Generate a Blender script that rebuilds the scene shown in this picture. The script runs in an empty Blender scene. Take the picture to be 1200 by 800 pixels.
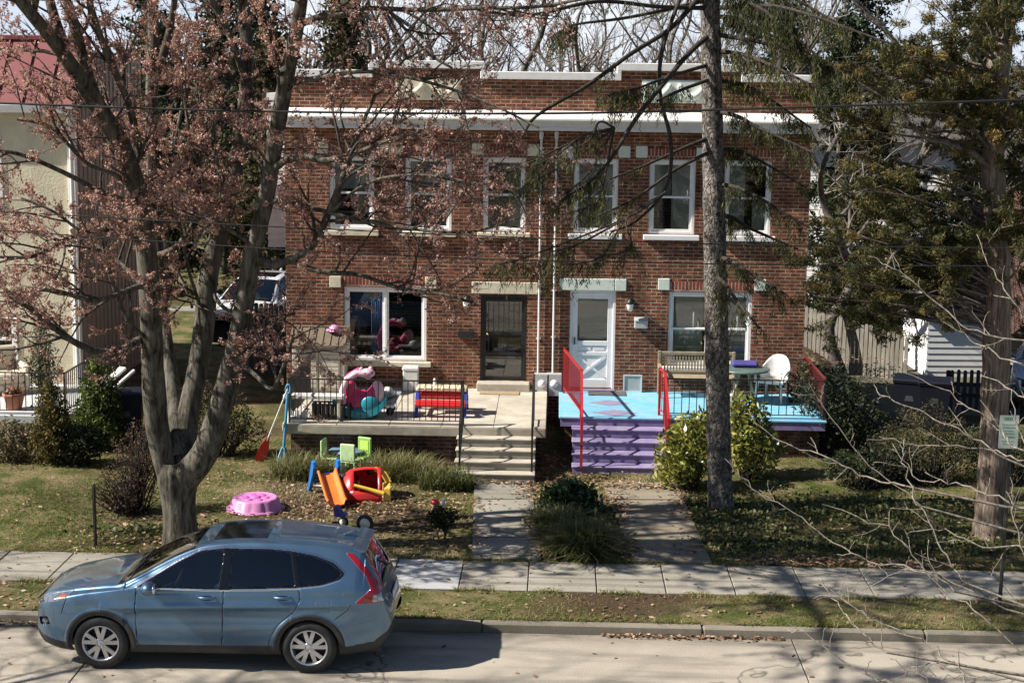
import bpy, math, random
import numpy as np
from mathutils import Matrix, Vector
random.seed(7); RG = np.random.default_rng(7)
SC = bpy.context.scene
COL = SC.collection
R = math.radians
pi = math.pi

# ------------------------------------------------------------------ camera
FPX = 1900.0
CAMPOS = Vector((0.0, 0.0, 7.58))
CROT = Matrix.Rotation(R(1.55), 3, 'Z') @ Matrix.Rotation(R(90 - 9.24), 3, 'X') @ Matrix.Rotation(R(0.7), 3, 'Z')
cam_d = bpy.data.cameras.new('camera'); cam = bpy.data.objects.new('camera', cam_d); COL.objects.link(cam)
cam.matrix_world = Matrix.Translation(CAMPOS) @ CROT.to_4x4()
cam_d.sensor_width = 36.0; cam_d.lens = 36.0 * FPX / 1200.0; cam_d.clip_end = 3000; cam_d.clip_start = 0.1
SC.camera = cam

def ray(px, py):
    return CROT @ Vector(((px - 600) / FPX, -(py - 400) / FPX, -1.0))
def PY(px, py, Y):
    """world point where the sight line through a photo pixel meets the vertical plane at distance Y"""
    d = ray(px, py); t = (Y - CAMPOS.y) / d.y
    return CAMPOS + d * t
def PZ(px, py, z=0.0):
    d = ray(px, py); t = (z - CAMPOS.z) / d.z
    return CAMPOS + d * t

def gz(x, y):
    """height of the ground"""
    pts = ((0, 0.14), (24.4, 0.14), (29.8, 0.20), (34.0, 0.30), (60.0, 1.0), (120, 3.0), (400, 9))
    for (a, za), (b, zb) in zip(pts, pts[1:]):
        if y <= b:
            sx = min(1, max(0, (x - 6.5) / 1.6)); sy = min(1, max(0, (y - 33.5) / 6))
            return za + (zb - za) * (y - a) / (b - a) - .62 * sx * sx * (3 - 2 * sx) * sy * sy * (3 - 2 * sy)
    return 9.0
def PG(px, py):
    z = 0.2
    for _ in range(8):
        p = PZ(px, py, z); z = gz(p.x, p.y)
    return Vector((p.x, p.y, z))

# ------------------------------------------------------------------ tagging
def tag(o, label=None, cat=None, group=None, kind=None):
    if label: o['label'] = label
    if cat: o['category'] = cat
    if group: o['group'] = group
    if kind: o['kind'] = kind
    return o
def thing(name, label, cat, loc=(0, 0, 0), rz=0.0, group=None):
    o = bpy.data.objects.new(name, None); COL.objects.link(o)
    o.location = loc; o.rotation_euler = (0, 0, rz); o.empty_display_size = 0.2
    return tag(o, label, cat, group)
def children_of(o): return [c for c in bpy.data.objects if c.parent == o]
def copy_tree(o, parent=None):
    c = o.copy(); COL.objects.link(c)
    if parent is not None: c.parent = parent
    for ch in children_of(o): copy_tree(ch, c)
    return c

# ------------------------------------------------------------------ mesh builder
class MB:
    def __init__(self): self.v = []; self.f = []; self.mi = []; self.m = 0; self.X = None; self.sm = []; self.s = False
    def add(self, vs, fs, smooth=None):
        b = len(self.v)
        for p in vs:
            p = Vector(p)
            if self.X is not None: p = self.X @ p
            self.v.append(tuple(p))
        for f in fs:
            self.f.append(tuple(b + i for i in f)); self.mi.append(self.m); self.sm.append(self.s if smooth is None else smooth)
        return self
    def quad(self, a, b, c, d): return self.add([a, b, c, d], [(0, 1, 2, 3)])
    def box(self, x0, x1, y0, y1, z0, z1, bev=0.0):
        if bev <= 0:
            return self.add([(x0, y0, z0), (x1, y0, z0), (x1, y1, z0), (x0, y1, z0), (x0, y0, z1), (x1, y0, z1), (x1, y1, z1), (x0, y1, z1)],
                            [(0, 3, 2, 1), (4, 5, 6, 7), (0, 1, 5, 4), (1, 2, 6, 5), (2, 3, 7, 6), (3, 0, 4, 7)])
        b = min(bev, (x1 - x0) * .45, (y1 - y0) * .45, (z1 - z0) * .45)
        vs = []; idx = {}
        for i, x in enumerate((x0, x1)):
            for j, y in enumerate((y0, y1)):
                for k, z in enumerate((z0, z1)):
                    sx, sy, sz = (1 - 2 * i) * b, (1 - 2 * j) * b, (1 - 2 * k) * b
                    for a, p in (('x', (x, y + sy, z + sz)), ('y', (x + sx, y, z + sz)), ('z', (x + sx, y + sy, z))):
                        idx[(i, j, k, a)] = len(vs); vs.append(p)
        fs = []
        I = lambda i, j, k, a: idx[(i, j, k, a)]
        fs += [(I(0,0,0,'x'),I(0,0,1,'x'),I(0,1,1,'x'),I(0,1,0,'x')), (I(1,0,0,'x'),I(1,1,0,'x'),I(1,1,1,'x'),I(1,0,1,'x')),
               (I(0,0,0,'y'),I(1,0,0,'y'),I(1,0,1,'y'),I(0,0,1,'y')), (I(0,1,0,'y'),I(0,1,1,'y'),I(1,1,1,'y'),I(1,1,0,'y')),
               (I(0,0,0,'z'),I(0,1,0,'z'),I(1,1,0,'z'),I(1,0,0,'z')), (I(0,0,1,'z'),I(1,0,1,'z'),I(1,1,1,'z'),I(0,1,1,'z'))]
        for j in (0, 1):
            for k in (0, 1):
                f = (I(0,j,k,'y'),I(1,j,k,'y'),I(1,j,k,'z'),I(0,j,k,'z')); fs.append(f if (j + k) % 2 == 1 else f[::-1])
                f = (I(j,0,k,'x'),I(j,1,k,'x'),I(j,1,k,'z'),I(j,0,k,'z')); fs.append(f if (j + k) % 2 == 0 else f[::-1])
                f = (I(j,k,0,'x'),I(j,k,1,'x'),I(j,k,1,'y'),I(j,k,0,'y')); fs.append(f if (j + k) % 2 == 1 else f[::-1])
        for i in (0, 1):
            for j in (0, 1):
                for k in (0, 1):
                    f = (I(i,j,k,'x'),I(i,j,k,'y'),I(i,j,k,'z')); fs.append(f if (i + j + k) % 2 == 0 else f[::-1])
        return self.add(vs, fs)
    def bar(self, a, b, w, h=None, up=(0, 0, 1)):
        """square bar from a to b"""
        h = h or w; a = Vector(a); b = Vector(b); t = (b - a).normalized(); u = Vector(up)
        s = t.cross(u)
        if s.length < 1e-4: s = t.cross(Vector((0, 1, 0)))
        s.normalize(); u = s.cross(t).normalized(); s *= w / 2; u *= h / 2
        return self.add([a - s - u, a + s - u, a + s + u, a - s + u, b - s - u, b + s - u, b + s + u, b - s + u],
                        [(0, 1, 2, 3), (7, 6, 5, 4), (0, 4, 5, 1), (1, 5, 6, 2), (2, 6, 7, 3), (3, 7, 4, 0)])
    def tube(self, pts, r, n=8, cap=True):
        pts = [Vector(p) for p in pts]
        rs = [r] * len(pts) if isinstance(r, (int, float)) else list(r)
        vs = []; fs = []; prev = None
        for i, p in enumerate(pts):
            t = (pts[min(i + 1, len(pts) - 1)] - pts[max(i - 1, 0)]).normalized()
            if prev is None:
                ref = Vector((0, 0, 1)) if abs(t.z) < .9 else Vector((1, 0, 0))
                s = t.cross(ref).normalized()
            else:
                s = (prev - t * prev.dot(t)).normalized()
            prev = s; u = t.cross(s)
            for k in range(n):
                a = 2 * pi * k / n; vs.append(p + (s * math.cos(a) + u * math.sin(a)) * rs[i])
        for i in range(len(pts) - 1):
            for k in range(n):
                fs.append((i * n + k, i * n + (k + 1) % n, (i + 1) * n + (k + 1) % n, (i + 1) * n + k))
        self.add(vs, fs, True)
        if cap:
            m = len(pts) - 1
            self.add(vs[:n], [tuple(range(n))[::-1]], False); self.add(vs[m * n:], [tuple(range(n))], False)
        return self
    def lathe(self, prof, n=24, c=(0, 0, 0), rad=None, smooth=True, axis='z'):
        """prof: list of (r,z); rad(angle,i) optional radius multiplier"""
        vs = []; fs = []
        for i, (r, z) in enumerate(prof):
            for k in range(n):
                a = 2 * pi * k / n; q = r * (rad(a, i) if rad else 1)
                x, y = q * math.cos(a), q * math.sin(a)
                if axis == 'z': p = (c[0] + x, c[1] + y, c[2] + z)
                elif axis == 'y': p = (c[0] + x, c[1] - z, c[2] + y)
                else: p = (c[0] + z, c[1] + x, c[2] + y)
                vs.append(p)
        for i in range(len(prof) - 1):
            for k in range(n):
                fs.append((i * n + k, i * n + (k + 1) % n, (i + 1) * n + (k + 1) % n, (i + 1) * n + k))
        return self.add(vs, fs, smooth)
    def prism(self, poly, y0, y1, plane='xz'):
        """extrude a 2-D outline"""
        n = len(poly)
        def P(a, b, d):
            return {'xz': (a, d, b), 'xy': (a, b, d), 'yz': (d, a, b)}[plane]
        vs = [P(a, b, y0) for a, b in poly] + [P(a, b, y1) for a, b in poly]
        fs = [tuple(range(n)), tuple(range(2 * n - 1, n - 1, -1))]
        fs += [(i, i + n, (i + 1) % n + n, (i + 1) % n) for i in range(n)]
        return self.add(vs, fs)
    def ball(self, c, r, n=12, m=8):
        rx, ry, rz = (r, r, r) if isinstance(r, (int, float)) else r
        vs = []; fs = []
        for i in range(m + 1):
            t = pi * i / m
            for k in range(n):
                a = 2 * pi * k / n
                vs.append((c[0] + rx * math.sin(t) * math.cos(a), c[1] + ry * math.sin(t) * math.sin(a), c[2] - rz * math.cos(t)))
        for i in range(m):
            for k in range(n):
                fs.append((i * n + k, i * n + (k + 1) % n, (i + 1) * n + (k + 1) % n, (i + 1) * n + k))
        return self.add(vs, fs, True)
    def build(self, name, mats, parent=None, world=False, origin=None, bevel=0.0):
        if not isinstance(mats, (list, tuple)): mats = [mats]
        off = Vector((0, 0, 0))
        if world and parent is not None: off = Vector(parent.location)
        if origin is not None: off = Vector(origin)
        me = bpy.data.meshes.new(name)
        me.from_pydata([(a - off.x, b - off.y, c - off.z) for a, b, c in self.v], [], self.f)
        for m in mats: me.materials.append(m)
        me.polygons.foreach_set('material_index', self.mi); me.polygons.foreach_set('use_smooth', self.sm)
        me.update()
        o = bpy.data.objects.new(name, me); COL.objects.link(o)
        if parent is not None: o.parent = parent
        if origin is not None: o.location = off
        if bevel > 0:
            md = o.modifiers.new('b', 'BEVEL'); md.width = bevel; md.segments = 2; md.limit_method = 'ANGLE'; md.angle_limit = R(40)
        return o

def np_mesh(name, V, F, mat, parent=None, rnd=None, smooth=False, off=None, mats=None, mi=None):
    """mesh from arrays: V (n,3), F (m,k)"""
    V = np.asarray(V, dtype=np.float32)
    if off is None and parent is not None: off = parent.location
    if off is not None: V = V - np.array(off, dtype=np.float32)
    F = np.asarray(F, dtype=np.int32); m, k = F.shape
    me = bpy.data.meshes.new(name)
    me.vertices.add(len(V)); me.vertices.foreach_set('co', V.ravel())
    me.loops.add(m * k); me.loops.foreach_set('vertex_index', F.ravel())
    me.polygons.add(m); me.polygons.foreach_set('loop_start', np.arange(m, dtype=np.int32) * k)
    me.polygons.foreach_set('loop_total', np.full(m, k, dtype=np.int32))
    for q in (mats or [mat]): me.materials.append(q)
    if mi is not None: me.polygons.foreach_set('material_index', np.asarray(mi, dtype=np.int32))
    if smooth: me.polygons.foreach_set('use_smooth', np.ones(m, dtype=bool))
    me.update(calc_edges=True)
    if rnd is not None:
        at = me.attributes.new('rnd', 'FLOAT', 'FACE'); at.data.foreach_set('value', np.asarray(rnd, dtype=np.float32))
    o = bpy.data.objects.new(name, me); COL.objects.link(o)
    if parent is not None: o.parent = parent
    elif off is not None: o.location = off
    return o

# ------------------------------------------------------------------ materials
def new_mat(name):
    m = bpy.data.materials.new(name); m.use_nodes = True
    nt = m.node_tree; b = nt.nodes['Principled BSDF']
    return m, nt, b
def N(nt, t, **kw):
    n = nt.nodes.new(t)
    for k, v in kw.items():
        if k in n.inputs: n.inputs[k].default_value = v
        else: setattr(n, k, v)
    return n
def ramp(nt, stops, interp='LINEAR'):
    r = nt.nodes.new('ShaderNodeValToRGB'); r.color_ramp.interpolation = interp
    el = r.color_ramp.elements
    while len(el) < len(stops): el.new(0.5)
    for e, (p, c) in zip(el, stops):
        e.position = p; e.color = (c[0], c[1], c[2], 1) if not isinstance(c, (int, float)) else (c, c, c, 1)
    return r
def mixc(nt, fac, a, b, mode='MIX'):
    m = nt.nodes.new('ShaderNodeMix'); m.data_type = 'RGBA'; m.blend_type = mode
    for sock, v in ((m.inputs[0], fac), (m.inputs[6], a), (m.inputs[7], b)):
        if hasattr(v, 'links'): nt.links.new(v, sock)
        elif isinstance(v, (int, float)): sock.default_value = v if sock.type == 'VALUE' else (v, v, v, 1)
        else: sock.default_value = (v[0], v[1], v[2], 1)
    return m.outputs[2]
def mathn(nt, op, a, b=0.0, clamp=False):
    m = nt.nodes.new('ShaderNodeMath'); m.operation = op; m.use_clamp = clamp
    for s, v in ((m.inputs[0], a), (m.inputs[1], b)):
        if hasattr(v, 'links'): nt.links.new(v, s)
        else: s.default_value = v
    return m.outputs[0]
def coords(nt, kind='Object', scale=(1, 1, 1), rot=(0, 0, 0), loc=(0, 0, 0)):
    t = nt.nodes.new('ShaderNodeTexCoord'); mp = nt.nodes.new('ShaderNodeMapping')
    mp.inputs['Scale'].default_value = scale; mp.inputs['Rotation'].default_value = rot; mp.inputs['Location'].default_value = loc
    if kind == 'World':
        g = nt.nodes.new('ShaderNodeNewGeometry'); nt.links.new(g.outputs['Position'], mp.inputs[0])
    else: nt.links.new(t.outputs[kind], mp.inputs[0])
    return mp.outputs[0]
def noise(nt, co, scale, detail=4, rough=.55, dist=0.0):
    n = nt.nodes.new('ShaderNodeTexNoise'); n.inputs['Scale'].default_value = scale; n.inputs['Detail'].default_value = detail
    n.inputs['Roughness'].default_value = rough; n.inputs['Distortion'].default_value = dist
    nt.links.new(co, n.inputs['Vector']); return n.outputs['Fac']
def bump(nt, b, h, strength=.3, dist=.01):
    n = nt.nodes.new('ShaderNodeBump'); n.inputs['Strength'].default_value = strength; n.inputs['Distance'].default_value = dist
    nt.links.new(h, n.inputs['Height']); nt.links.new(n.outputs[0], b.inputs['Normal'])
_M = {}
def pm(name, c, rough=.6, var=.2, scale=6.0, bmp=.15, metal=0.0, coat=0.0, stretch=(1, 1, 1), spec=.5, dirt=None, dirt_amt=.5, dirt_scale=2.0, bd=.006):
    """painted / plain surface with uneven tone, optional dirt of its own shape, and slight relief"""
    if name in _M: return _M[name]
    m, nt, b = new_mat(name)
    co = coords(nt, 'Object', stretch)
    n1 = noise(nt, co, scale, 6, .6); n2 = noise(nt, co, scale * 7, 3, .6)
    lo = tuple(x * (1 - var) for x in c); hi = tuple(min(1, x * (1 + var)) for x in c)
    r = ramp(nt, ((.3, lo), (.7, hi))); nt.links.new(n1, r.inputs[0]); col = r.outputs[0]
    if dirt:
        nd = noise(nt, co, dirt_scale, 8, .65, .6); rd = ramp(nt, ((.45, 0.0), (.75, dirt_amt))); nt.links.new(nd, rd.inputs[0])
        col = mixc(nt, rd.outputs[0], col, dirt)
    nt.links.new(col, b.inputs['Base Color'])
    b.inputs['Metallic'].default_value = metal; b.inputs['Coat Weight'].default_value = coat; b.inputs['Coat Roughness'].default_value = .05
    b.inputs['Specular IOR Level'].default_value = spec
    rr = ramp(nt, ((.2, max(0.02, rough * .8)), (.8, min(1, rough * 1.2)))); nt.links.new(n2, rr.inputs[0]); nt.links.new(rr.outputs[0], b.inputs['Roughness'])
    if bmp > 0: bump(nt, b, n2, bmp, bd)
    _M[name] = m; return m
def leafmat(name, stops, rough=.6, trans=.25, spec=.3):
    """leaf colours picked per leaf through the face attribute rnd"""
    if name in _M: return _M[name]
    m, nt, b = new_mat(name)
    a = nt.nodes.new('ShaderNodeAttribute'); a.attribute_name = 'rnd'
    r = ramp(nt, stops); nt.links.new(a.outputs['Fac'], r.inputs[0]); nt.links.new(r.outputs[0], b.inputs['Base Color'])
    b.inputs['Roughness'].default_value = rough; b.inputs['Specular IOR Level'].default_value = spec
    if trans > 0:
        t = nt.nodes.new('ShaderNodeBsdfTranslucent'); nt.links.new(r.outputs[0], t.inputs[0])
        mx = nt.nodes.new('ShaderNodeMixShader'); mx.inputs[0].default_value = trans
        nt.links.new(b.outputs[0], mx.inputs[1]); nt.links.new(t.outputs[0], mx.inputs[2])
        nt.links.new(mx.outputs[0], nt.nodes['Material Output'].inputs[0])
    _M[name] = m; return m
def barkmat(name, dark, light, scale=5.0, stretch=(1, 1, .25), strength=.8, dist=.03, patch=None, plates=0):
    m, nt, b = new_mat(name)
    co = coords(nt, 'Object', stretch)
    n1 = noise(nt, co, scale * 2.2, 8, .7, .4); n2 = noise(nt, coords(nt, 'Object', (1, 1, 1)), 1.3, 5, .6)
    r = ramp(nt, ((.38, dark), (.62, light))); nt.links.new(n1, r.inputs[0])
    r2 = ramp(nt, ((.35, .75), (.7, 1.2))); nt.links.new(n2, r2.inputs[0])
    col = mixc(nt, 1.0, r.outputs[0], r2.outputs[0], 'MULTIPLY')
    if plates:
        v = nt.nodes.new('ShaderNodeTexVoronoi'); v.feature = 'DISTANCE_TO_EDGE'; v.inputs['Scale'].default_value = plates
        wv = nt.nodes.new('ShaderNodeVectorMath'); wv.operation = 'MULTIPLY_ADD'; nn = nt.nodes.new('ShaderNodeTexNoise'); nn.inputs['Scale'].default_value = plates * .8; c0_ = coords(nt, 'Object', (1, 1, .55)); nt.links.new(c0_, nn.inputs['Vector'])
        nt.links.new(nn.outputs['Color'], wv.inputs[0]); wv.inputs[1].default_value = (.12, .12, .12); nt.links.new(c0_, wv.inputs[2]); nt.links.new(wv.outputs[0], v.inputs['Vector'])
        rv = ramp(nt, ((0.0, .5), (.2, 1.1))); nt.links.new(v.outputs['Distance'], rv.inputs[0]); col = mixc(nt, 1, col, rv.outputs[0], 'MULTIPLY'); n1 = mathn(nt, 'ADD', n1, mathn(nt, 'MULTIPLY', rv.outputs[0], .8))
    if patch:
        n3 = noise(nt, coords(nt, 'Object', (1, 1, .6)), 3.0, 6, .7); rp = ramp(nt, ((.55, 0.0), (.68, .6))); nt.links.new(n3, rp.inputs[0])
        col = mixc(nt, rp.outputs[0], col, patch)
    nt.links.new(col, b.inputs['Base Color']); b.inputs['Roughness'].default_value = .9; b.inputs['Specular IOR Level'].default_value = .2
    bump(nt, b, n1, strength, dist); return m
def glassmat(name, tint=(.75, .8, .8), clear=.85, rough=.02):
    m, nt, b = new_mat(name); nt.nodes.remove(b)
    fr = nt.nodes.new('ShaderNodeFresnel'); fr.inputs[0].default_value = 1.5
    tr = nt.nodes.new('ShaderNodeBsdfTransparent'); tr.inputs[0].default_value = (tint[0] * clear, tint[1] * clear, tint[2] * clear, 1)
    gl = nt.nodes.new('ShaderNodeBsdfGlossy'); gl.inputs['Roughness'].default_value = rough; gl.inputs[0].default_value = (1, 1, 1, 1)
    n = noise(nt, coords(nt), 1.2, 2); bp = nt.nodes.new('ShaderNodeBump'); bp.inputs['Strength'].default_value = .03; bp.inputs['Distance'].default_value = .02
    nt.links.new(n, bp.inputs['Height']); nt.links.new(bp.outputs[0], gl.inputs['Normal'])
    fm = mathn(nt, 'MULTIPLY_ADD', fr.outputs[0], 1.4); nt.nodes[-1].inputs[2].default_value = .02
    mx = nt.nodes.new('ShaderNodeMixShader'); nt.links.new(fm, mx.inputs[0]); nt.links.new(tr.outputs[0], mx.inputs[1]); nt.links.new(gl.outputs[0], mx.inputs[2])
    nt.links.new(mx.outputs[0], nt.nodes['Material Output'].inputs[0]); return m

# ------------------------------------------------------------------ leaves, blades and twigs in bulk
def leaf_quads(C, size, aspect=.5, hang=0.0, rng=None, up=0.0):
    """one diamond quad per centre; hang>0 turns the long axis downwards"""
    rng = rng or RG
    C = np.asarray(C, dtype=np.float32); n = len(C)
    L = np.asarray(size, dtype=np.float32) * np.ones(n, dtype=np.float32)
    d = rng.normal(size=(n, 3)); d[:, 2] += up
    d /= np.linalg.norm(d, axis=1, keepdims=True) + 1e-9
    if hang > 0:
        d = d * (1 - hang) + np.array([0, 0, -1]) * hang; d /= np.linalg.norm(d, axis=1, keepdims=True) + 1e-9
    e = rng.normal(size=(n, 3)); s = np.cross(d, e); s /= np.linalg.norm(s, axis=1, keepdims=True) + 1e-9
    h = L[:, None] * .5; w = h * aspect
    V = np.stack([C - d * h, C + s * w - d * h * .1, C + d * h, C - s * w - d * h * .1], axis=1).reshape(-1, 3)
    F = np.arange(4 * n).reshape(n, 4)
    return V, F
def blades(P, h, w, lean=.5, seg=3, rng=None, droop=.6):
    """arching strap leaves from points P"""
    rng = rng or RG
    P = np.asarray(P, dtype=np.float32); n = len(P)
    H = np.asarray(h) * np.ones(n); a = rng.uniform(0, 2 * pi, n); ln = np.abs(rng.normal(lean, lean * .5, n))
    dirv = np.stack([np.cos(a), np.sin(a), np.zeros(n)], 1); side = np.stack([-np.sin(a), np.cos(a), np.zeros(n)], 1)
    rows = []
    for i in range(seg + 1):
        t = i / seg
        c = P + dirv * (H * ln * t * t)[:, None] * 1.2 + np.stack([np.zeros(n), np.zeros(n), H * (t - droop * ln * t * t * .8)], 1)
        ww = w * (1 - .92 * t ** 1.5) * .5
        rows.append((c - side * ww, c + side * ww))
    V = np.stack([x for r in rows for x in r], axis=1).reshape(-1, 3)
    k = 2 * (seg + 1); base = (np.arange(n) * k)[:, None]
    F = np.concatenate([base + np.array([2 * i, 2 * i + 1, 2 * i + 3, 2 * i + 2]) for i in range(seg)], axis=1).reshape(-1, 4)
    return V, F, seg
class Tubes:
    """many tapering tubes in one mesh"""
    def __init__(self): self.V = []; self.F = []; self.n = 0
    def add(self, pts, rad, k=6):
        P = np.asarray(pts, dtype=np.float32); r = np.asarray(rad, dtype=np.float32); m = len(P)
        T = np.gradient(P, axis=0); T /= np.linalg.norm(T, axis=1, keepdims=True) + 1e-9
        ref = np.array([.31, .17, .93]) if abs(T[0, 2]) < .8 else np.array([.93, .3, .2])
        S = np.cross(T, ref); S /= np.linalg.norm(S, axis=1, keepdims=True) + 1e-9; U = np.cross(T, S)
        a = np.arange(k) * 2 * pi / k
        V = P[:, None, :] + (S[:, None, :] * np.cos(a)[None, :, None] + U[:, None, :] * np.sin(a)[None, :, None]) * r[:, None, None]
        self.V.append(V.reshape(-1, 3))
        i = np.arange(m - 1)[:, None] * k; j = np.arange(k)[None, :]; j2 = (j + 1) % k
        F = np.stack([i + j, i + j2, i + k + j2, i + k + j], axis=-1).reshape(-1, 4) + self.n
        self.F.append(F); self.n += m * k
    def build(self, name, mat, parent=None, off=None):
        return np_mesh(name, np.concatenate(self.V), np.concatenate(self.F), mat, parent, smooth=True, off=off)
def spline(pts, n):
    """Catmull-Rom through points (rows of any width)"""
    P = np.asarray(pts, dtype=float); P = np.vstack([2 * P[0] - P[1], P, 2 * P[-1] - P[-2]])
    out = []
    for i in range(1, len(P) - 2):
        for j in range(n):
            t = j / n; p0, p1, p2, p3 = P[i - 1], P[i], P[i + 1], P[i + 2]
            out.append(.5 * (2 * p1 + (p2 - p0) * t + (2 * p0 - 5 * p1 + 4 * p2 - p3) * t * t + (3 * p1 - p0 - 3 * p2 + p3) * t ** 3))
    out.append(P[-2]); return np.array(out)
# ================================================================== THE SETTING
KERB_Y = 21.5; WALK0 = 22.95; WALK1 = 24.40
def ground_mat():
    m, nt, b = new_mat('lawn_ground')
    co = coords(nt, 'World')
    big = noise(nt, co, .35, 5, .6, .5); mid = noise(nt, co, 1.6, 6, .65, .4); fine = noise(nt, co, 22, 5, .7)
    g = ramp(nt, ((.3, (.035, .045, .014)), (.7, (.10, .115, .03)))); nt.links.new(fine, g.inputs[0])
    s = ramp(nt, ((.3, (.11, .085, .042)), (.7, (.27, .215, .115)))); nt.links.new(fine, s.inputs[0])
    d = ramp(nt, ((.3, (.04, .026, .016)), (.7, (.10, .068, .042)))); nt.links.new(fine, d.inputs[0])
    f1 = ramp(nt, ((.42, 0.0), (.60, 1.0))); nt.links.new(mid, f1.inputs[0])
    f2 = ramp(nt, ((.48, 0.0), (.62, 1.0))); nt.links.new(big, f2.inputs[0])
    c = mixc(nt, f1.outputs[0], g.outputs[0], s.outputs[0]); c = mixc(nt, f2.outputs[0], c, d.outputs[0])
    nt.links.new(c, b.inputs['Base Color']); b.inputs['Roughness'].default_value = .95; b.inputs['Specular IOR Level'].default_value = .1
    bump(nt, b, fine, .7, .04); return m
def lumps(x, y):
    return .018 * math.sin(x * 1.7 + y * .9) * math.sin(y * 2.3 - x * .6) + .012 * math.sin(x * 4.1 + 1) * math.sin(y * 3.7)
def build_terrain():
    xs = list(np.arange(-14, 14.01, .2)); xs = [-300, -120, -60, -30, -20] + xs + [20, 30, 60, 120, 300]
    ys = list(np.arange(WALK1, 34.2, .2)); ys = ys + list(np.arange(34.4, 62, 1.0)) + [70, 90, 120, 200, 400]
    V = []; nx = len(xs)
    for y in ys:
        for x in xs:
            fade = min(1, max(0, (y - WALK1) / .5)) * (1 if y < 60 else 0)
            V.append((x, y, gz(x, y) + lumps(x, y) * fade))
    F = [(j * nx + i, j * nx + i + 1, (j + 1) * nx + i + 1, (j + 1) * nx + i) for j in range(len(ys) - 1) for i in range(nx - 1)]
    o = np_mesh('lawn_ground', V, F, ground_mat(), smooth=True, off=(0, 0, 0)); tag(o, kind='structure')
build_terrain()
# verge between kerb and pavement, and the earth under everything
mb = MB(); xs = np.arange(-40, 40.1, .25); V = []; ny = 6
for j in range(ny + 1):
    y = KERB_Y + .17 + (WALK0 - KERB_Y - .17) * j / ny
    for x in xs: V.append((x, y, .122 + .02 * math.sin(pi * j / ny) + .006 * math.sin(x * 5 + j * 2)))
nx = len(xs); F = [(j * nx + i, j * nx + i + 1, (j + 1) * nx + i + 1, (j + 1) * nx + i) for j in range(ny) for i in range(nx - 1)]
tag(np_mesh('verge_ground', V, F, bpy.data.materials['lawn_ground'], smooth=True, off=(0, 0, 0)), kind='structure')
mb = MB(); mb.quad((-400, -300, -.03), (400, -300, -.03), (400, 500, -.03), (-400, 500, -.03))
tag(mb.build('ground', pm('earth', (.09, .08, .05), .95, .3, .3, .3)), kind='structure')

def concrete_mat(name, c0, c1, crack=.0, joint=None, stain=(.1, .085, .065), stain_amt=.55, tone=None):
    m, nt, b = new_mat(name)
    co = coords(nt, 'World')
    n1 = noise(nt, co, .9, 8, .65, .3); n2 = noise(nt, co, 45, 4, .7); n3 = noise(nt, coords(nt, 'World', (.25, 1.6, 1)), 1.4, 6, .6)
    r = ramp(nt, ((.3, c0), (.7, c1))); nt.links.new(n1, r.inputs[0])
    sp = ramp(nt, ((.3, .78), (.7, 1.15))); nt.links.new(n2, sp.inputs[0])
    col = mixc(nt, 1.0, r.outputs[0], sp.outputs[0], 'MULTIPLY')
    st = ramp(nt, ((.5, 0.0), (.72, stain_amt))); nt.links.new(n3, st.inputs[0])
    col = mixc(nt, st.outputs[0], col, stain)
    if crack:
        v = nt.nodes.new('ShaderNodeTexVoronoi'); v.feature = 'DISTANCE_TO_EDGE'; v.inputs['Scale'].default_value = .17
        nd = nt.nodes.new('ShaderNodeTexNoise'); nd.inputs['Scale'].default_value = 2.2; nt.links.new(co, nd.inputs['Vector'])
        mx = nt.nodes.new('ShaderNodeVectorMath'); mx.operation = 'MULTIPLY_ADD'; nt.links.new(nd.outputs['Color'], mx.inputs[0]); mx.inputs[1].default_value = (.9, .9, .9); nt.links.new(co, mx.inputs[2])
        nt.links.new(mx.outputs[0], v.inputs['Vector']); rc = ramp(nt, ((0.0, crack), (.006, 0.0))); nt.links.new(v.outputs['Distance'], rc.inputs[0])
        col = mixc(nt, rc.outputs[0], col, (.05, .045, .04))
    if tone:
        s_ = nt.nodes.new('ShaderNodeSeparateXYZ'); nt.links.new(co, s_.inputs[0])
        rg = ramp(nt, ((0.0, 0.0), (1.0, 1.0))); nt.links.new(mathn(nt, 'MULTIPLY', mathn(nt, 'SUBTRACT', s_.outputs[1], tone - .55), 1.8, True), rg.inputs[0])
        ng = noise(nt, coords(nt, 'World', (.8, 3, 1)), 2.5, 7, .7); gg = ramp(nt, ((.3, .15), (.65, .85))); nt.links.new(ng, gg.inputs[0])
        col = mixc(nt, mathn(nt, 'MULTIPLY', rg.outputs[0], gg.outputs[0]), col, (.085, .068, .048))
        no = noise(nt, coords(nt, 'World', (.5, 1, 1)), 1.1, 5, .5); go = ramp(nt, ((.60, 0.0), (.74, .5))); nt.links.new(no, go.inputs[0])
        col = mixc(nt, go.outputs[0], col, (.13, .115, .095))
    nt.links.new(col, b.inputs['Base Color']); b.inputs['Roughness'].default_value = .88; b.inputs['Specular IOR Level'].default_value = .25
    bump(nt, b, n2, .35, .006); return m
road_m = concrete_mat('street_concrete', (.33, .29, .235), (.43, .38, .305), .75, tone=KERB_Y)
walk_m = concrete_mat('pavement_concrete', (.25, .228, .185), (.36, .33, .275))
walk_new = concrete_mat('pale_concrete', (.36, .36, .36), (.44, .44, .435), stain_amt=.15)
kerb_m = concrete_mat('kerb_concrete', (.17, .15, .115), (.29, .255, .20))
path_m = concrete_mat('path_concrete', (.21, .195, .16), (.34, .315, .265), stain_amt=.7)
dark_gap = pm('joint_dark', (.045, .04, .035), .95, .2, 20)
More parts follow.
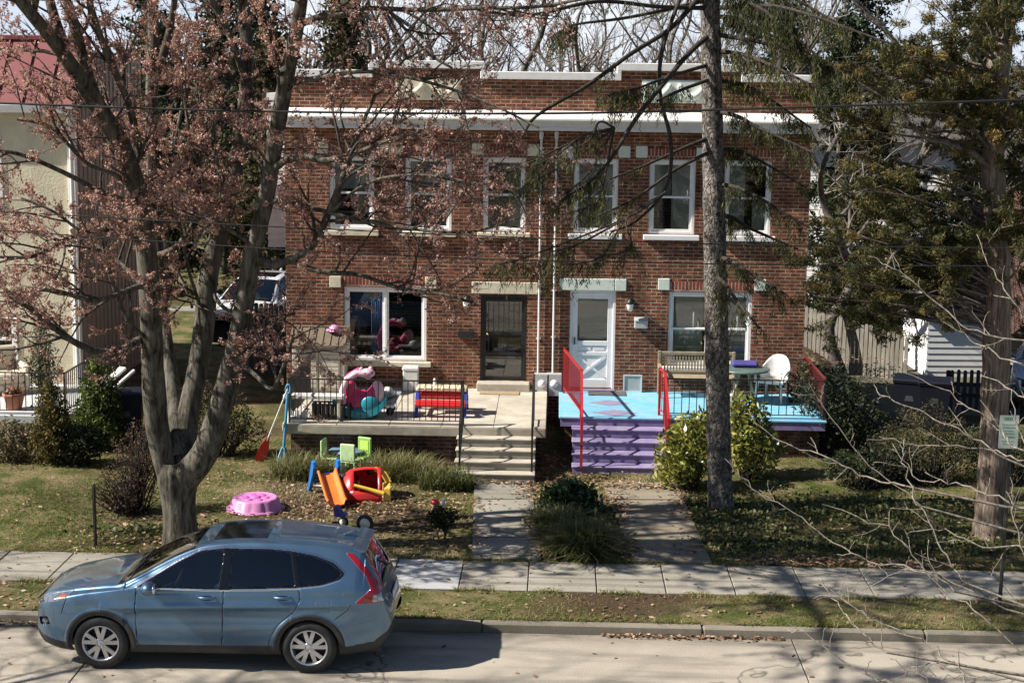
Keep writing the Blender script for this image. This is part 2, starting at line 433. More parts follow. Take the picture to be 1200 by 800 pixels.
# street: concrete bays with narrow filled joints
mb = MB(); jx = [-40, -27, -14.2, -6.05, 3.32, 12.5, 25, 40]; jy = [12.0, 18.9, KERB_Y - .02]
mb.quad((-60, 12.5, -.012), (60, 12.5, -.012), (60, KERB_Y, -.012), (-60, KERB_Y, -.012))
jj = mb.build('street_joint', dark_gap); tag(jj, kind='structure')
mb = MB()
for a, c in zip(jx, jx[1:]):
    mb.box(a + .008, c - .008, 12.5, 17.9, -.15, 0.0, .006); mb.box(a + .008, c - .008, 17.915, KERB_Y - .012, -.15, 0.0, .006)
tag(mb.build('street', road_m), kind='structure')
# kerb in long stones
mb = MB(); x = -40.6
while x < 40:
    L = 3.05; mb.box(x + .006, x + L - .006, KERB_Y, KERB_Y + .165, -.12, .128 + random.uniform(-.004, .004), .02); x += L
tag(mb.build('kerb', kerb_m), kind='structure')
# pavement slabs
mb = MB(); mb.m = 1; mb.quad((-40, WALK0, .128), (40, WALK0, .128), (40, WALK1, .128), (-40, WALK1, .128)); mb.m = 0
xe = PZ(541, 670, .145).x; step = 1.02; i0 = -40; edges = [xe + step * k for k in range(-38, 39)]
for a, c in zip(edges, edges[1:]):
    mb.m = 2 if abs(c - xe) < .01 else 0
    dz = random.uniform(-.006, .006)
    mb.box(a + .008, c - .008, WALK0 + random.uniform(0, .015), WALK1 - random.uniform(0, .015), .05, .148 + dz, .008)
tag(mb.build('pavement', [walk_m, dark_gap, walk_new]), kind='structure')
# garden paths
def path(name, quad_px, ny, m):
    pts = [PG(*p) for p in quad_px]; mb = MB()
    a, b, c, d = pts                      # near-left, near-right, far-right, far-left
    for j in range(ny):
        t0, t1 = j / ny, (j + 1) / ny - .012
        q = [a.lerp(d, t0), b.lerp(c, t0), b.lerp(c, t1), a.lerp(d, t1)]
        z = [gz(p.x, p.y) + .03 + random.uniform(-.006, .006) for p in q]
        top = [(p.x, p.y, zz) for p, zz in zip(q, z)]; bot = [(p.x, p.y, zz - .12) for p, zz in zip(q, z)]
        mb.add(top + bot, [(0, 1, 2, 3), (4, 0, 3, 7), (1, 5, 6, 2), (0, 4, 5, 1), (3, 2, 6, 7)])
    o = mb.build(name, m); tag(o, kind='structure'); return pts
path_b = concrete_mat('path_worn', (.20, .17, .125), (.32, .28, .21), stain=(.13, .095, .06), stain_amt=.85)
LP = path('path', ((553, 656), (634, 656), (622, 566), (556, 566)), 4, path_m)
RP = path('path', ((742, 659), (834, 661), (792, 566), (706, 566)), 4, path_b)
# driveway on the right, running back beside the timber fence
mb = MB()
a, b = 11.6, 15.0
for j in range(8):
    y0, y1 = 25.1 + j * 3, 28.08 + j * 3
    mb.add([(a, y0, gz(0, y0) + .035), (b, y0, gz(0, y0) + .035), (b, y1, gz(0, y1) + .035), (a, y1, gz(0, y1) + .035)], [(0, 1, 2, 3)])
tag(mb.build('driveway', path_m), kind='structure')
# back lane
mb = MB(); mb.box(-40, 40, 47.0, 50.5, .3, .68); tag(mb.build('lane', path_m), kind='structure')
# ================================================================== THE BRICK HOUSE
HY = 34.0
def brick_mat(name, c1, c2, mortar, bw=.215, rh=.075, ms=.0095, var=1.0):
    m, nt, b = new_mat(name)
    g = nt.nodes.new('ShaderNodeNewGeometry'); s = nt.nodes.new('ShaderNodeSeparateXYZ'); nt.links.new(g.outputs['Position'], s.inputs[0])
    u = mathn(nt, 'ADD', s.outputs[0], s.outputs[1]); cmb = nt.nodes.new('ShaderNodeCombineXYZ'); nt.links.new(u, cmb.inputs[0]); nt.links.new(s.outputs[2], cmb.inputs[1])
    t = nt.nodes.new('ShaderNodeTexBrick'); t.inputs['Scale'].default_value = 1; t.inputs['Brick Width'].default_value = bw; t.inputs['Row Height'].default_value = rh
    t.inputs['Mortar Size'].default_value = ms; t.inputs['Mortar Smooth'].default_value = .15; t.inputs['Bias'].default_value = -.1
    t.inputs['Color1'].default_value = (*c1, 1); t.inputs['Color2'].default_value = (*c2, 1); t.inputs['Mortar'].default_value = (*mortar, 1)
    nw = noise(nt, cmb.outputs[0], 25, 2); sc = nt.nodes.new('ShaderNodeVectorMath'); sc.operation = 'MULTIPLY_ADD'
    cw = nt.nodes.new('ShaderNodeCombineXYZ'); nt.links.new(nw, cw.inputs[0]); nt.links.new(nw, cw.inputs[1])
    nt.links.new(cw.outputs[0], sc.inputs[0]); sc.inputs[1].default_value = (.006, .006, 0); nt.links.new(cmb.outputs[0], sc.inputs[2]); nt.links.new(sc.outputs[0], t.inputs['Vector'])
    # tone per brick course area and soot
    n1 = noise(nt, cmb.outputs[0], .8, 6, .65); r1 = ramp(nt, ((.3, .62), (.7, 1.3))); nt.links.new(n1, r1.inputs[0])
    n2 = noise(nt, cmb.outputs[0], 60, 3, .7); r2 = ramp(nt, ((.3, .75), (.7, 1.2))); nt.links.new(n2, r2.inputs[0])
    wn = nt.nodes.new('ShaderNodeTexWhiteNoise'); wn.noise_dimensions = '2D'
    sn = nt.nodes.new('ShaderNodeVectorMath'); sn.operation = 'SNAP'; sn.inputs[1].default_value = (bw / 2, rh, 1); nt.links.new(cmb.outputs[0], sn.inputs[0]); nt.links.new(sn.outputs[0], wn.inputs[0])
    r3 = ramp(nt, ((0.0, .6), (.5, .95), (.9, 1.2), (1.0, 1.5))); nt.links.new(wn.outputs[0], r3.inputs[0])
    col = mixc(nt, 1, t.outputs['Color'], r1.outputs[0], 'MULTIPLY'); col = mixc(nt, 1, col, r2.outputs[0], 'MULTIPLY')
    mn = noise(nt, cmb.outputs[0], 3.2, 6, .7); rm_ = ramp(nt, ((.35, .45), (.65, 1.35))); nt.links.new(mn, rm_.inputs[0])
    col = mixc(nt, mathn(nt, 'MULTIPLY', t.outputs['Fac'], 1.0), col, mixc(nt, 1, col, rm_.outputs[0], 'MULTIPLY'))
    colb = mixc(nt, 1, col, r3.outputs[0], 'MULTIPLY'); inv = mathn(nt, 'SUBTRACT', 1.0, t.outputs['Fac']); col = mixc(nt, mathn(nt, 'MULTIPLY', inv, var), col, colb)
    n4 = noise(nt, cmb.outputs[0], 2.5, 6, .7); r4 = ramp(nt, ((.56, 0.0), (.72, .35))); nt.links.new(n4, r4.inputs[0])
    col = mixc(nt, r4.outputs[0], col, (.34, .22, .14))
    zst = noise(nt, coords(nt, 'World', (2.2, 2.2, .22)), 1.0, 6, .65); rz_ = ramp(nt, ((.46, 0.0), (.70, .75))); nt.links.new(zst, rz_.inputs[0]); col = mixc(nt, rz_.outputs[0], col, mixc(nt, 1, col, (.42, .38, .36), 'MULTIPLY'))
    nt.links.new(col, b.inputs['Base Color']); b.inputs['Roughness'].default_value = .85; b.inputs['Specular IOR Level'].default_value = .25
    hgt = mathn(nt, 'ADD', mathn(nt, 'MULTIPLY', inv, 1.0), mathn(nt, 'MULTIPLY', n2, .35)); bump(nt, b, hgt, .8, .009); return m
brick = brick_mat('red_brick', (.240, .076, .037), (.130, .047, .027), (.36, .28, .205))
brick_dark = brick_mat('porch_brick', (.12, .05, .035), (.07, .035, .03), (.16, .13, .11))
white = pm('white_paint', (.80, .79, .76), .45, .06, 5, .1, dirt=(.42, .38, .32), dirt_amt=.3, dirt_scale=3)
white2 = pm('white_metal', (.82, .82, .81), .35, .04, 4, .05, dirt=(.5, .47, .42), dirt_amt=.2, dirt_scale=4)
cream_stone = pm('cream_stone', (.66, .61, .46), .8, .12, 9, .3, dirt=(.3, .27, .2), dirt_amt=.4, dirt_scale=4)
green_stone = pm('pale_green_stone', (.66, .72, .64), .7, .08, 9, .25, dirt=(.35, .36, .3), dirt_amt=.35, dirt_scale=4)
inner_dark = pm('room_dark', (.05, .045, .04), .9, .3, 2)
pane_m = glassmat('window_glass', (.86, .9, .9), .92)
screen_m = pm('curtain_grey', (.66, .67, .64), .9, .1, 3, .2)
curtain_b = pm('curtain_blue', (.10, .16, .34), .9, .25, 3, .2)
black_metal = pm('black_metal', (.012, .012, .012), .5, .3, 10, .1)
iron = pm('black_iron', (.018, .017, .016), .45, .3, 20, .1)

def FX(px, py): return PY(px, py, HY).x
def FZ(px, py): return PY(px, py, HY).z
HX0 = FX(334, 250); HX1 = FX(947, 280); ZB = gz(0, HY) - .4
Z_COR1 = .5 * (FZ(335, 127) + FZ(890, 135)); Z_COR0 = .5 * (FZ(335, 149) + FZ(890, 155))
Z_LOW = .5 * (FZ(600, 93) + FZ(420, 91)); Z_HIGH = .5 * (FZ(500, 79) + FZ(780, 85))
HD = 5.5
house = thing('brick_house', 'two storey red brick double house with white cornice, stepped parapet and six upper windows', 'house', ((HX0 + HX1) / 2, HY, gz(0, HY)))
UPW = [(385.5, 438.5, 184, 271), (474.6, 529.5, 184, 271), (565.5, 616.5, 184, 271), (672, 724.5, 185, 274), (760.5, 815, 186, 275), (848.5, 904.5, 188, 276)]
zt = sum(FZ((w[0] + w[1]) / 2, w[2]) for w in UPW) / 6; zb = sum(FZ((w[0] + w[1]) / 2, w[3]) for w in UPW) / 6
upw = [(FX(a, 228), FX(c, 228), zb, zt) for a, c, _, _ in UPW]
lz1 = .5 * (FZ(450, 338) + FZ(832, 341)); lz0 = .5 * (FZ(450, 425) + FZ(832, 427))
lowL = (FX(403, 380), FX(500, 380), lz0, lz1); lowR = (FX(783, 380), FX(881, 380), lz0, lz1)
DZ = 1.02
dL = (FX(563, 400), FX(617, 400), DZ + .17, FZ(590, 346)); dR = (FX(667, 400), FX(721, 400), DZ + .03, FZ(694, 340))
holes = upw + [lowL, lowR, dL, dR]
def wall_holes(mb, x0, x1, z0, z1, Y, holes, depth):
    xs = sorted({x0, x1} | {h[0] for h in holes} | {h[1] for h in holes}); zs = sorted({z0, z1} | {h[2] for h in holes} | {h[3] for h in holes})
    for a, c in zip(xs, xs[1:]):
        for d, e in zip(zs, zs[1:]):
            cx, cz = (a + c) / 2, (d + e) / 2
            if any(h[0] < cx < h[1] and h[2] < cz < h[3] for h in holes): continue
            mb.quad((a, Y, d), (c, Y, d), (c, Y, e), (a, Y, e))
    for (a, c, d, e) in holes:
        mb.quad((a, Y, d), (a, Y + depth, d), (c, Y + depth, d), (c, Y, d)); mb.quad((a, Y, e), (c, Y, e), (c, Y + depth, e), (a, Y + depth, e))
        mb.quad((a, Y, d), (a, Y, e), (a, Y + depth, e), (a, Y + depth, d)); mb.quad((c, Y, d), (c, Y + depth, d), (c, Y + depth, e), (c, Y, e))
mb = MB(); wall_holes(mb, HX0, HX1, ZB, Z_COR0, HY, holes, .22)
mb.quad((HX0, HY, ZB), (HX0, HY, Z_COR0), (HX0, HY + HD, Z_COR0), (HX0, HY + HD, ZB)); mb.quad((HX1, HY, ZB), (HX1, HY + HD, ZB), (HX1, HY + HD, Z_COR0), (HX1, HY, Z_COR0))
mb.quad((HX0, HY + HD, ZB), (HX0, HY + HD, Z_COR0), (HX1, HY + HD, Z_COR0), (HX1, HY + HD, ZB))
mb.build('wall', brick, house, world=True)
# parapet with two raised blocks
PR = [(FX(437, 100), FX(563, 100)), (FX(728, 100), FX(868, 100))]
segs = []; x = HX0
for a, c in PR: segs.append((x, a, Z_LOW)); segs.append((a, c, Z_HIGH)); x = c
segs.append((x, HX1, Z_LOW))
mb = MB()
for a, c, z in segs: mb.box(a, c, HY + .003, HY + .35, Z_COR0 - .05, z)
mb.box(HX0, HX0 + .3, HY + .36, HY + HD, Z_COR0 - .01, Z_LOW - .1); mb.box(HX1 - .3, HX1, HY + .36, HY + HD, Z_COR0 - .01, Z_LOW - .1)
par = mb.build('parapet', brick, house, world=True)
mb = MB(); CT = .16
for i, (a, c, z) in enumerate(segs):
    l = 0 if (i > 0 and segs[i - 1][2] > z) else (.09 if i > 0 else .08); r_ = 0 if (i < 4 and segs[i + 1][2] > z) else .09
    l = .09 if (i == 0 or segs[i - 1][2] < z) else 0.0; r_ = .09 if (i == 4 or segs[min(4, i + 1)][2] < z) else 0.0
    mb.box(a - l, c + r_, HY - .09, HY + .42, z + .002, z + CT, .012)
    if l and i: mb.box(a - l, a - .003, HY - .088, HY + .40, segs[i - 1][2] + CT + .002, z - .001)
    if r_ and i < 4: mb.box(c + .003, c + r_, HY - .088, HY + .40, segs[i + 1][2] + CT + .002, z - .001)
mb.build('parapet_cap', white, house, world=True)
mb = MB(); mb.box(HX0 + .31, HX1 - .31, HY + .36, HY + HD - .01, Z_COR0 - .3, Z_COR0 - .1); mb.build('roof', pm('roof_felt', (.08, .08, .08), .9), house, world=True)
# cornice: sloped white top, boxed gutter below
zc0, zc1 = Z_COR0, Z_COR1; zm = zc0 + (zc1 - zc0) * .52
prof = [(HY - .005, zc1 + .03), (HY - .40, zm + .07), (HY - .43, zm + .05), (HY - .43, zm + .01), (HY - .30, zm - .005), (HY - .30, zc0 + .06), (HY - .33, zc0 + .05), (HY - .33, zc0), (HY - .005, zc0 - .02)]
mb = MB(); mb.prism([(y, z) for y, z in prof], HX0 - .02, HX1 + .06, 'yz'); mb.build('cornice', white, house, world=True, bevel=.006)
# carved panels
def swag(mb, cx, cz, w, h, y):
    for s in (-1, 1):
        pts = [(cx + s * (w * .08 + w * .36 * t), y - .03, cz + h * .18 - h * .42 * math.sin(pi * t)) for t in np.linspace(0, 1, 9)]
        mb.tube(pts, [.035 + .05 * math.sin(pi * t) for t in np.linspace(0, 1, 9)], 8)
        for e in (0, 1):
            p = pts[-1 if e else 0]; mb.ball((p[0], y - .03, p[2] + .02), (.06, .04, .06), 8, 6)
            mb.tube([(p[0], y - .02, p[2]), (p[0] + s * .02, y - .02, p[2] - h * .5)], [.045, .015], 6)
for (a, c, t, bt, m, word) in ((FX(463, 105), FX(541, 105), FZ(500, 92), FZ(500, 117), cream_stone, 'cream carved panel'), (FX(752, 107), FX(829, 107), FZ(790, 94), FZ(790, 121), green_stone, 'pale green carved panel')):
    mb = MB(); mb.box(a, c, HY - .035, HY, bt, t, .01)
    swag(mb, (a + c) / 2, (t + bt) / 2, c - a, t - bt, HY - .035)
    o = mb.build('relief_panel', m, house, world=True); o['label'] = word + ' with a hanging garland'
# lintel blocks and door lintels
def stone(px, py, s, m, w=None):
    x, z = FX(px, py), FZ(px, py); w = w or s
    mb = MB(); mb.box(x - w / 2, x + w / 2, HY - .03, HY + .002, z - s / 2, z + s / 2, .008); mb.build('lintel_block', m, house, world=True)
for px, py in ((378, 173), (452, 175), (465, 174), (560, 175), (625, 176), (393, 330), (505, 331)): stone(px, py, .24, cream_stone)
for px, py in ((665, 178), (732, 178), (752, 178), (823, 180), (840, 181), (778, 333), (891, 334)): stone(px, py, .24, green_stone)
for a, c, py, m in ((553, 630, 337, cream_stone), (656, 734, 333, green_stone)):
    mb = MB(); z = FZ((a + c) / 2, py); xa, xc = FX(a, py), FX(c, py); s = (xc - xa) * .17
    for p, q in ((xa, xc - s - .01), (xc - s, xc)): mb.box(p, q, HY - .035, HY + .002, z - .13, z + .12, .01)
    mb.build('lintel', m, house, world=True)
# soldier courses over windows
sold = brick_mat('soldier_brick', (.30, .075, .042), (.19, .05, .034), (.46, .38, .31), .075, .40, .0095, 0)
for (a, c, d, e) in upw + [lowL, lowR]:
    mb = MB(); mb.box(a - .06, c + .06, HY - .006, HY + .001, e + .003, e + .22); mb.build('window_arch', sold, house, world=True)

def curtain(x0, x1, z0, z1, y, m, parent, n=26, amp=.002):
    V = []; F = []
    for i in range(n + 1):
        x = x0 + (x1 - x0) * i / n; yy = y + amp * math.sin(i * 1.35) + amp * .4 * math.sin(i * 3.1)
        V += [(x, yy, z0), (x, yy, z1)]
    F = [(2 * i, 2 * i + 2, 2 * i + 3, 2 * i + 1) for i in range(n)]
    o = np_mesh('curtain', V, F, m, parent, smooth=True, off=house.location)
    md = o.modifiers.new('s', 'SOLIDIFY'); md.thickness = .006
def window(h, style, drapes=(), sill_m=cream_stone, sill=True):
    a, c, d, e = h; y0 = HY + .045
    mb = MB(); fw = .075
    mb.box(a + .002, a + fw, y0, y0 + .12, d + .002, e - .002, .008); mb.box(c - fw, c - .002, y0, y0 + .12, d + .002, e - .002, .008)
    mb.box(a + fw + .001, c - fw - .001, y0 + .003, y0 + .117, e - fw, e - .002, .006); mb.box(a + fw + .001, c - fw - .001, y0 + .003, y0 + .117, d + .002, d + fw * .9, .006)
    cells = []
    A, C, D, E = a + fw, c - fw, d + fw * .9, e - fw
    if style == 'sash': cols = [(A, C)]
    else:
        mm = (A + C) / 2; g = .05 if style == 'double' else .028
        mb.box(mm - g, mm + g, y0 + .002, y0 + .118, D, E, .006); cols = [(A, mm - g), (mm + g, C)]
    s = .04
    for (p, q) in cols:
        if style == 'slider':
            for zz in ((D, D + s), (E - s, E)): mb.box(p + .001, q - .001, y0 + .03, y0 + .075, zz[0] + .001, zz[1] - .001, .004)
            for xx in ((p, p + s), (q - s, q)): mb.box(xx[0] + .001, xx[1] - .001, y0 + .028, y0 + .077, D + .001, E - .001, .004)
            cells.append((p + s, q - s, D + s, E - s, y0 + .05))
        else:
            zm_ = (D + E) / 2
            for (lo, hi, yy) in ((D, zm_ + .02, y0 + .03), (zm_ - .02, E, y0 + .075)):
                mb.box(p + .001, q - .001, yy, yy + .035, lo + .001, lo + s * 1.1, .004); mb.box(p + .001, q - .001, yy, yy + .035, hi - s, hi - .001, .004)
                mb.box(p + .001, p + s, yy + .002, yy + .033, lo + s * 1.1, hi - s, .003); mb.box(q - s, q - .001, yy + .002, yy + .033, lo + s * 1.1, hi - s, .003)
                cells.append((p + s, q - s, lo + s * 1.1, hi - s, yy + .017))
    w = mb.build('window', white2, house, world=True)
    for (p, q, lo, hi, yy) in cells:
        g = MB(); g.box(p - .004, q + .004, yy - .003, yy + .003, lo - .004, hi + .004)
        o = g.build('pane', pane_m, None, origin=house.location); o.parent = w; o.location = (0, 0, 0)
    if sill:
        g = MB(); g.box(a - .10, c + .10, HY - .10, HY + .05, d - .11, d - .002, .012)
        o = g.build('sill', sill_m, None, origin=house.location); o.parent = w; o.location = (0, 0, 0)
    for (f0, f1, g0, g1, m) in drapes:
        curtain(a + (c - a) * f0, a + (c - a) * f1, d + (e - d) * g0, d + (e - d) * g1, HY + .178, m, house)
        o = bpy.data.objects[-1] if False else None
    return w
white_cloth = pm('curtain_white', (.85, .85, .83), .9, .08, 3, .2)
window(upw[0], 'sash', ((.02, .98, .55, .98, screen_m),)); window(upw[1], 'sash', ((.02, .98, .6, .98, screen_m),)); window(upw[2], 'sash', ((.6, .98, .02, .98, screen_m),))
window(upw[3], 'sash', ((.02, .98, .05, .98, screen_m),), white2); window(upw[4], 'sash', ((.5, .98, .02, .98, white_cloth), (.0, .48, .5, .98, screen_m)), white2)
window(upw[5], 'sash', ((.02, .45, .02, .98, screen_m), (.62, .98, .02, .5, white_cloth)), white2)
window(lowL, 'slider', ((.02, .3, .45, .98, curtain_b), (.32, .46, .1, .98, curtain_b)), cream_stone); window(lowR, 'double', ((.03, .42, .02, .98, screen_m), (.5, .97, .02, .98, screen_m)), white2)
# ---- doors
def door_frame(h, m, y0):
    a, c, d, e = h; mb = MB(); w = .06
    mb.box(a + .002, a + w, y0, y0 + .14, d, e - .002, .006); mb.box(c - w, c - .002, y0, y0 + .14, d, e - .002, .006); mb.box(a + w, c - w, y0 + .002, y0 + .138, e - w, e - .002, .006)
    return mb
def sub(mb, name, m, parent, bevel=0):
    o = mb.build(name, m, None, origin=house.location, bevel=bevel); o.parent = parent; o.location = (0, 0, 0); return o
# left: dark security door
a, c, d, e = dL; y0 = HY + .03
mb = door_frame(dL, black_metal, y0); A, C = a + .06, c - .06
for x in (A, C - .05): mb.box(x + .001, x + .05, y0 + .03, y0 + .07, d + .02, e - .06, .004)
for z in (d + .02, d + .55, d + .98, e - .14): mb.box(A + .05, C - .05, y0 + .032, y0 + .068, z, z + .06, .004)
for k in range(1, 8):
    x = A + (C - A) * k / 8; mb.box(x - .006, x + .006, y0 + .04, y0 + .052, d + .6, e - .1)
dl = mb.build('door', black_metal, house, world=True); dl['label'] = 'black barred security door'
g = MB(); g.box(A + .03, C - .03, y0 + .06, y0 + .066, d + .05, e - .1); sub(g, 'pane', pane_m, dl)
g = MB(); g.ball((A + .09, y0 + .01, d + 1.0), (.03, .03, .03), 10, 8); sub(g, 'door_handle', pm('brass', (.5, .36, .13), .3, metal=1.0), dl)
g = MB(); g.box(a, c, y0 + .14, y0 + .18, d, e); sub(g, 'inner_door', pm('inner_door_brown', (.05, .03, .022), .5), dl)
g = MB(); g.box(a - .06, c + .08, HY - .32, HY + .03, DZ + .002, d - .002, .015); o = g.build('door_step', pm('step_stone', (.42, .38, .31), .85, .15, 8, .3), house, world=True)
# right: white storm door with cross-braced lower panel
a, c, d, e = dR
mb = door_frame(dR, white2, y0); A, C = a + .06, c - .06; zm_ = d + (e - d) * .47
for x in (A, C - .11): mb.box(x + .001, x + .11, y0 + .03, y0 + .075, d + .02, e - .07, .006)
for z0, z1 in ((d + .02, d + .2), (zm_ - .28, zm_ - .20), (zm_ - .07, zm_ + .03), (e - .19, e - .07)): mb.box(A + .11, C - .11, y0 + .031, y0 + .074, z0, z1, .006)
mb.box(A + .11, C - .11, y0 + .052, y0 + .066, d + .2, zm_ - .07)
L, Rr, Bz, Tz = A + .13, C - .13, d + .23, zm_ - .30
for p, q in (((L, Bz), (Rr, Tz)), ((L, Tz), (Rr, Bz))):
    mb.bar((p[0], y0 + (.045 if p[1] == Bz else .0475), p[1]), (q[0], y0 + (.045 if p[1] == Bz else .0475), q[1]), .05, .03, up=(0, 1, 0))
for k in (0, 1):
    x = L + (Rr - L) * (.26 + .48 * k); mb.box(x - .12, x + .12, y0 + .042, y0 + .055, zm_ - .175, zm_ - .095, .006)
dr = mb.build('door', white2, house, world=True); dr['label'] = 'white storm door with crossed lower panel'
g = MB(); g.box(A + .1, C - .1, y0 + .05, y0 + .056, zm_ + .02, e - .18); sub(g, 'pane', pane_m, dr)
g = MB(); g.box(a, c, y0 + .14, y0 + .18, d, e); sub(g, 'inner_door', screen_m, dr)
g = MB(); g.box(A + .04, A + .07, y0 - .02, y0 + .03, d + .95, d + 1.1, .006); sub(g, 'door_handle', black_metal, dr)
g = MB(); g.box(a - .02, c + .02, HY - .09, HY + .03, DZ + .004, d - .002, .006); g.build('door_sill', pm('sill_purple', (.22, .17, .30), .6), house, world=True)
# ---- service pipes, meters, lamps, plates
pipe_m = pm('pipe_white', (.75, .74, .71), .5, .1, 8, .1, dirt=(.3, .25, .2), dirt_amt=.4)
grey_box = pm('grey_meter', (.42, .43, .42), .5, .1, 6, .1, dirt=(.2, .19, .17), dirt_amt=.35)
for px, pt, pb in ((632.5, 160, 438), (650, 160, 436)):
    x = FX(px, 300); zt_, zb_ = FZ(px, pt), FZ(px, pb)
    mb = MB(); mb.tube([(x, HY - .05, zb_), (x, HY - .05, zt_)], .022, 8)
    for q in np.linspace(.15, .95, 5): mb.box(x - .05, x + .05, HY - .055, HY, zb_ + (zt_ - zb_) * q, zb_ + (zt_ - zb_) * q + .03)
    mb.tube([(x, HY - .05, zt_), (x, HY - .1, zt_ + .08), (x, HY - .22, zt_ + .05), (x, HY - .25, zt_ - .04)], [.03, .045, .045, .035], 8)
    mb.build('service_pipe', pipe_m, house, world=True)
    xb = FX(635 if px < 640 else 649.5, 450); mb = MB(); zc = FZ(px, 449)
    mb.box(xb - .16, xb + .16, HY - .22, HY - .01, zc - .24, zc + .24, .012); bx_ = mb.build('meter_box', grey_box, house, world=True)
    g = MB(); g.lathe([(0, .05), (.05, .05), (.055, .02), (.08, .015), (.085, 0)], 20, (xb, HY - .22, zc + .03), axis='y'); sub(g, 'meter_dial', white2, bx_)
def lantern(px, py, m, glow):
    x, z = FX(px, py), FZ(px, py); mb = MB()
    mb.box(x - .05, x + .05, HY - .03, HY, z - .02, z + .12, .008); mb.tube([(x, HY - .03, z + .08), (x, HY - .12, z + .13), (x, HY - .16, z + .08)], .012, 6)
    mb.lathe([(.01, .12), (.06, .07), (.085, .02), (.08, .0)], 12, (x, HY - .16, z)); L = mb.build('wall_lantern', m, house, world=True)
    g = MB(); g.lathe([(.075, 0), (.07, -.06), (.05, -.14), (.0, -.16)], 12, (x, HY - .16, z)); sub(g, 'lamp_glass', glow, L)
frost = pm('frosted_glass', (.78, .76, .68), .3)
lantern(738, 355, iron, frost); lantern(547, 352, iron, frost)
x, z = FX(751, 379), FZ(751, 379); mb = MB(); mb.box(x - .14, x + .14, HY - .12, HY - .005, z - .09, z + .08, .015); mb.prism([(HY - .135, z + .075), (HY - .004, z + .14), (HY - .004, z + .083), (HY - .13, z + .08)], x - .15, x + .15, 'yz')
mb.build('letter_box', grey_box, house, world=True)
x, z = FX(546, 391), FZ(546, 391); mb = MB(); mb.box(x - .17, x + .17, HY - .10, HY - .005, z - .08, z + .07, .01); mb.build('letter_box', black_metal, house, world=True)

# ================================================================== PORCHES
deck_stone = pm('deck_flagstone', (.48, .435, .35), .85, .18, 3, .3, dirt=(.22, .19, .14), dirt_amt=.5, dirt_scale=1.5)
edge_stone = pm('deck_edge', (.37, .33, .26), .9, .2, 5, .4, dirt=(.15, .12, .09), dirt_amt=.6)
step_stone = pm('stair_stone', (.27, .25, .205), .9, .2, 5, .4, dirt=(.15, .13, .1), dirt_amt=.5)
LPY = PZ(440, 498, DZ).y
px0 = PZ(331, 499, DZ).x; pxs0 = PZ(537, 499, DZ).x; pxs1 = PZ(628, 497, DZ).x; px1 = PZ(640, 497, DZ).x
por = thing('porch', 'stone floored porch with bare steps and black railings, left half of the brick house', 'porch', ((px0 + px1) / 2, LPY, gz(0, LPY)))
def flag_deck(x0, x1, y0, y1, z, th, m, mt, joints, gapm):
    mb = MB(); mb.m = 1; mb.box(x0, x1, y0, y1, z - th, z - .012, .02); mb.m = 0
    xs = [x0] + joints[0] + [x1]; ys = [y0] + joints[1] + [y1]
    for a, c in zip(xs, xs[1:]):
        for b_, d_ in zip(ys, ys[1:]): mb.box(a + .005, c - .005, b_ + .005, d_ - .005, z - .03, z + random.uniform(-.002, .002), .006)
    return mb
mb = flag_deck(px0 - .05, px1, LPY, HY - .003, DZ, .2, deck_stone, edge_stone, ([px0 + (px1 - px0) * k / 5 for k in range(1, 5)], [LPY + .42, LPY + 1.6]), None)
mb.build('deck', [deck_stone, edge_stone], por, world=True)
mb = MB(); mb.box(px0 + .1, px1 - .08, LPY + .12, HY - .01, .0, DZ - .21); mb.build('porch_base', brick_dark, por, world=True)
def stairs(x0, x1, yd, ztop, zbot, n, run, m, tm, parent, nosing=.02):
    """n risers; the highest is the deck edge itself"""
    rise = (ztop - zbot) / n
    for k in range(1, n):
        zt_ = ztop - rise * k; mb = MB()
        mb.m = 0; mb.box(x0, x1, yd - run * k + nosing, yd - .002, zt_ - rise if k < n - 1 else zt_ - rise - .15, zt_ - .036)
        mb.m = 1; mb.box(x0 - .015, x1 + .015, yd - run * k, yd - run * (k - 1) - .001, zt_ - .035, zt_, .01)
        o = mb.build('step', [m, tm], parent, world=True)
zb_l = gz(0, LPY - 1) + .03
stairs(pxs0, pxs1, LPY, DZ, zb_l, 5, .27, step_stone, deck_stone, por)
def rail(pts, h, m, parent, gap=.11, post=True, name='railing', balu=.010, toprad=.02, base_gap=.09, mesh=None):
    """straight railing along floor points"""
    mb = MB(); P = [Vector(p) for p in pts]
    for a, b_ in zip(P, P[1:]):
        L = (b_ - a).length; n = max(2, int(L / gap))
        mb.bar(a + Vector((0, 0, h)), b_ + Vector((0, 0, h)), toprad * 2, .022); mb.bar(a + Vector((0, 0, base_gap)), b_ + Vector((0, 0, base_gap)), .022, .016)
        for k in range(1, n):
            q = a.lerp(b_, k / n); mb.bar(q + Vector((0, 0, base_gap + .009)), q + Vector((0, 0, h - .012)), balu * 1.6, up=(0, 1, 0))
    for p in P: mb.bar(p, p + Vector((0, 0, h + .02)), .038, up=(0, 1, 0))
    return mb.build(name, m, parent, world=True)
e = .06
xa = PZ(338, 497, DZ).x; xb = pxs0 + .06
rail([(xa, HY - .04, DZ), (xa, LPY + e, DZ), (xb, LPY + e, DZ)], .86, iron, por)
rs = (DZ - zb_l) / 5
rail([(xb + .03, LPY + .12, DZ), (xb + .03, LPY - .95, DZ - rs * 4 + .02)], .86, iron, por, gap=.3, name='stair_railing')
xc = pxs1 - .05
rail([(xc, LPY + .75, DZ), (xc, LPY + .1, DZ), (xc, LPY - .95, DZ - rs * 4 + .02)], .88, iron, por, gap=.12, name='stair_railing')
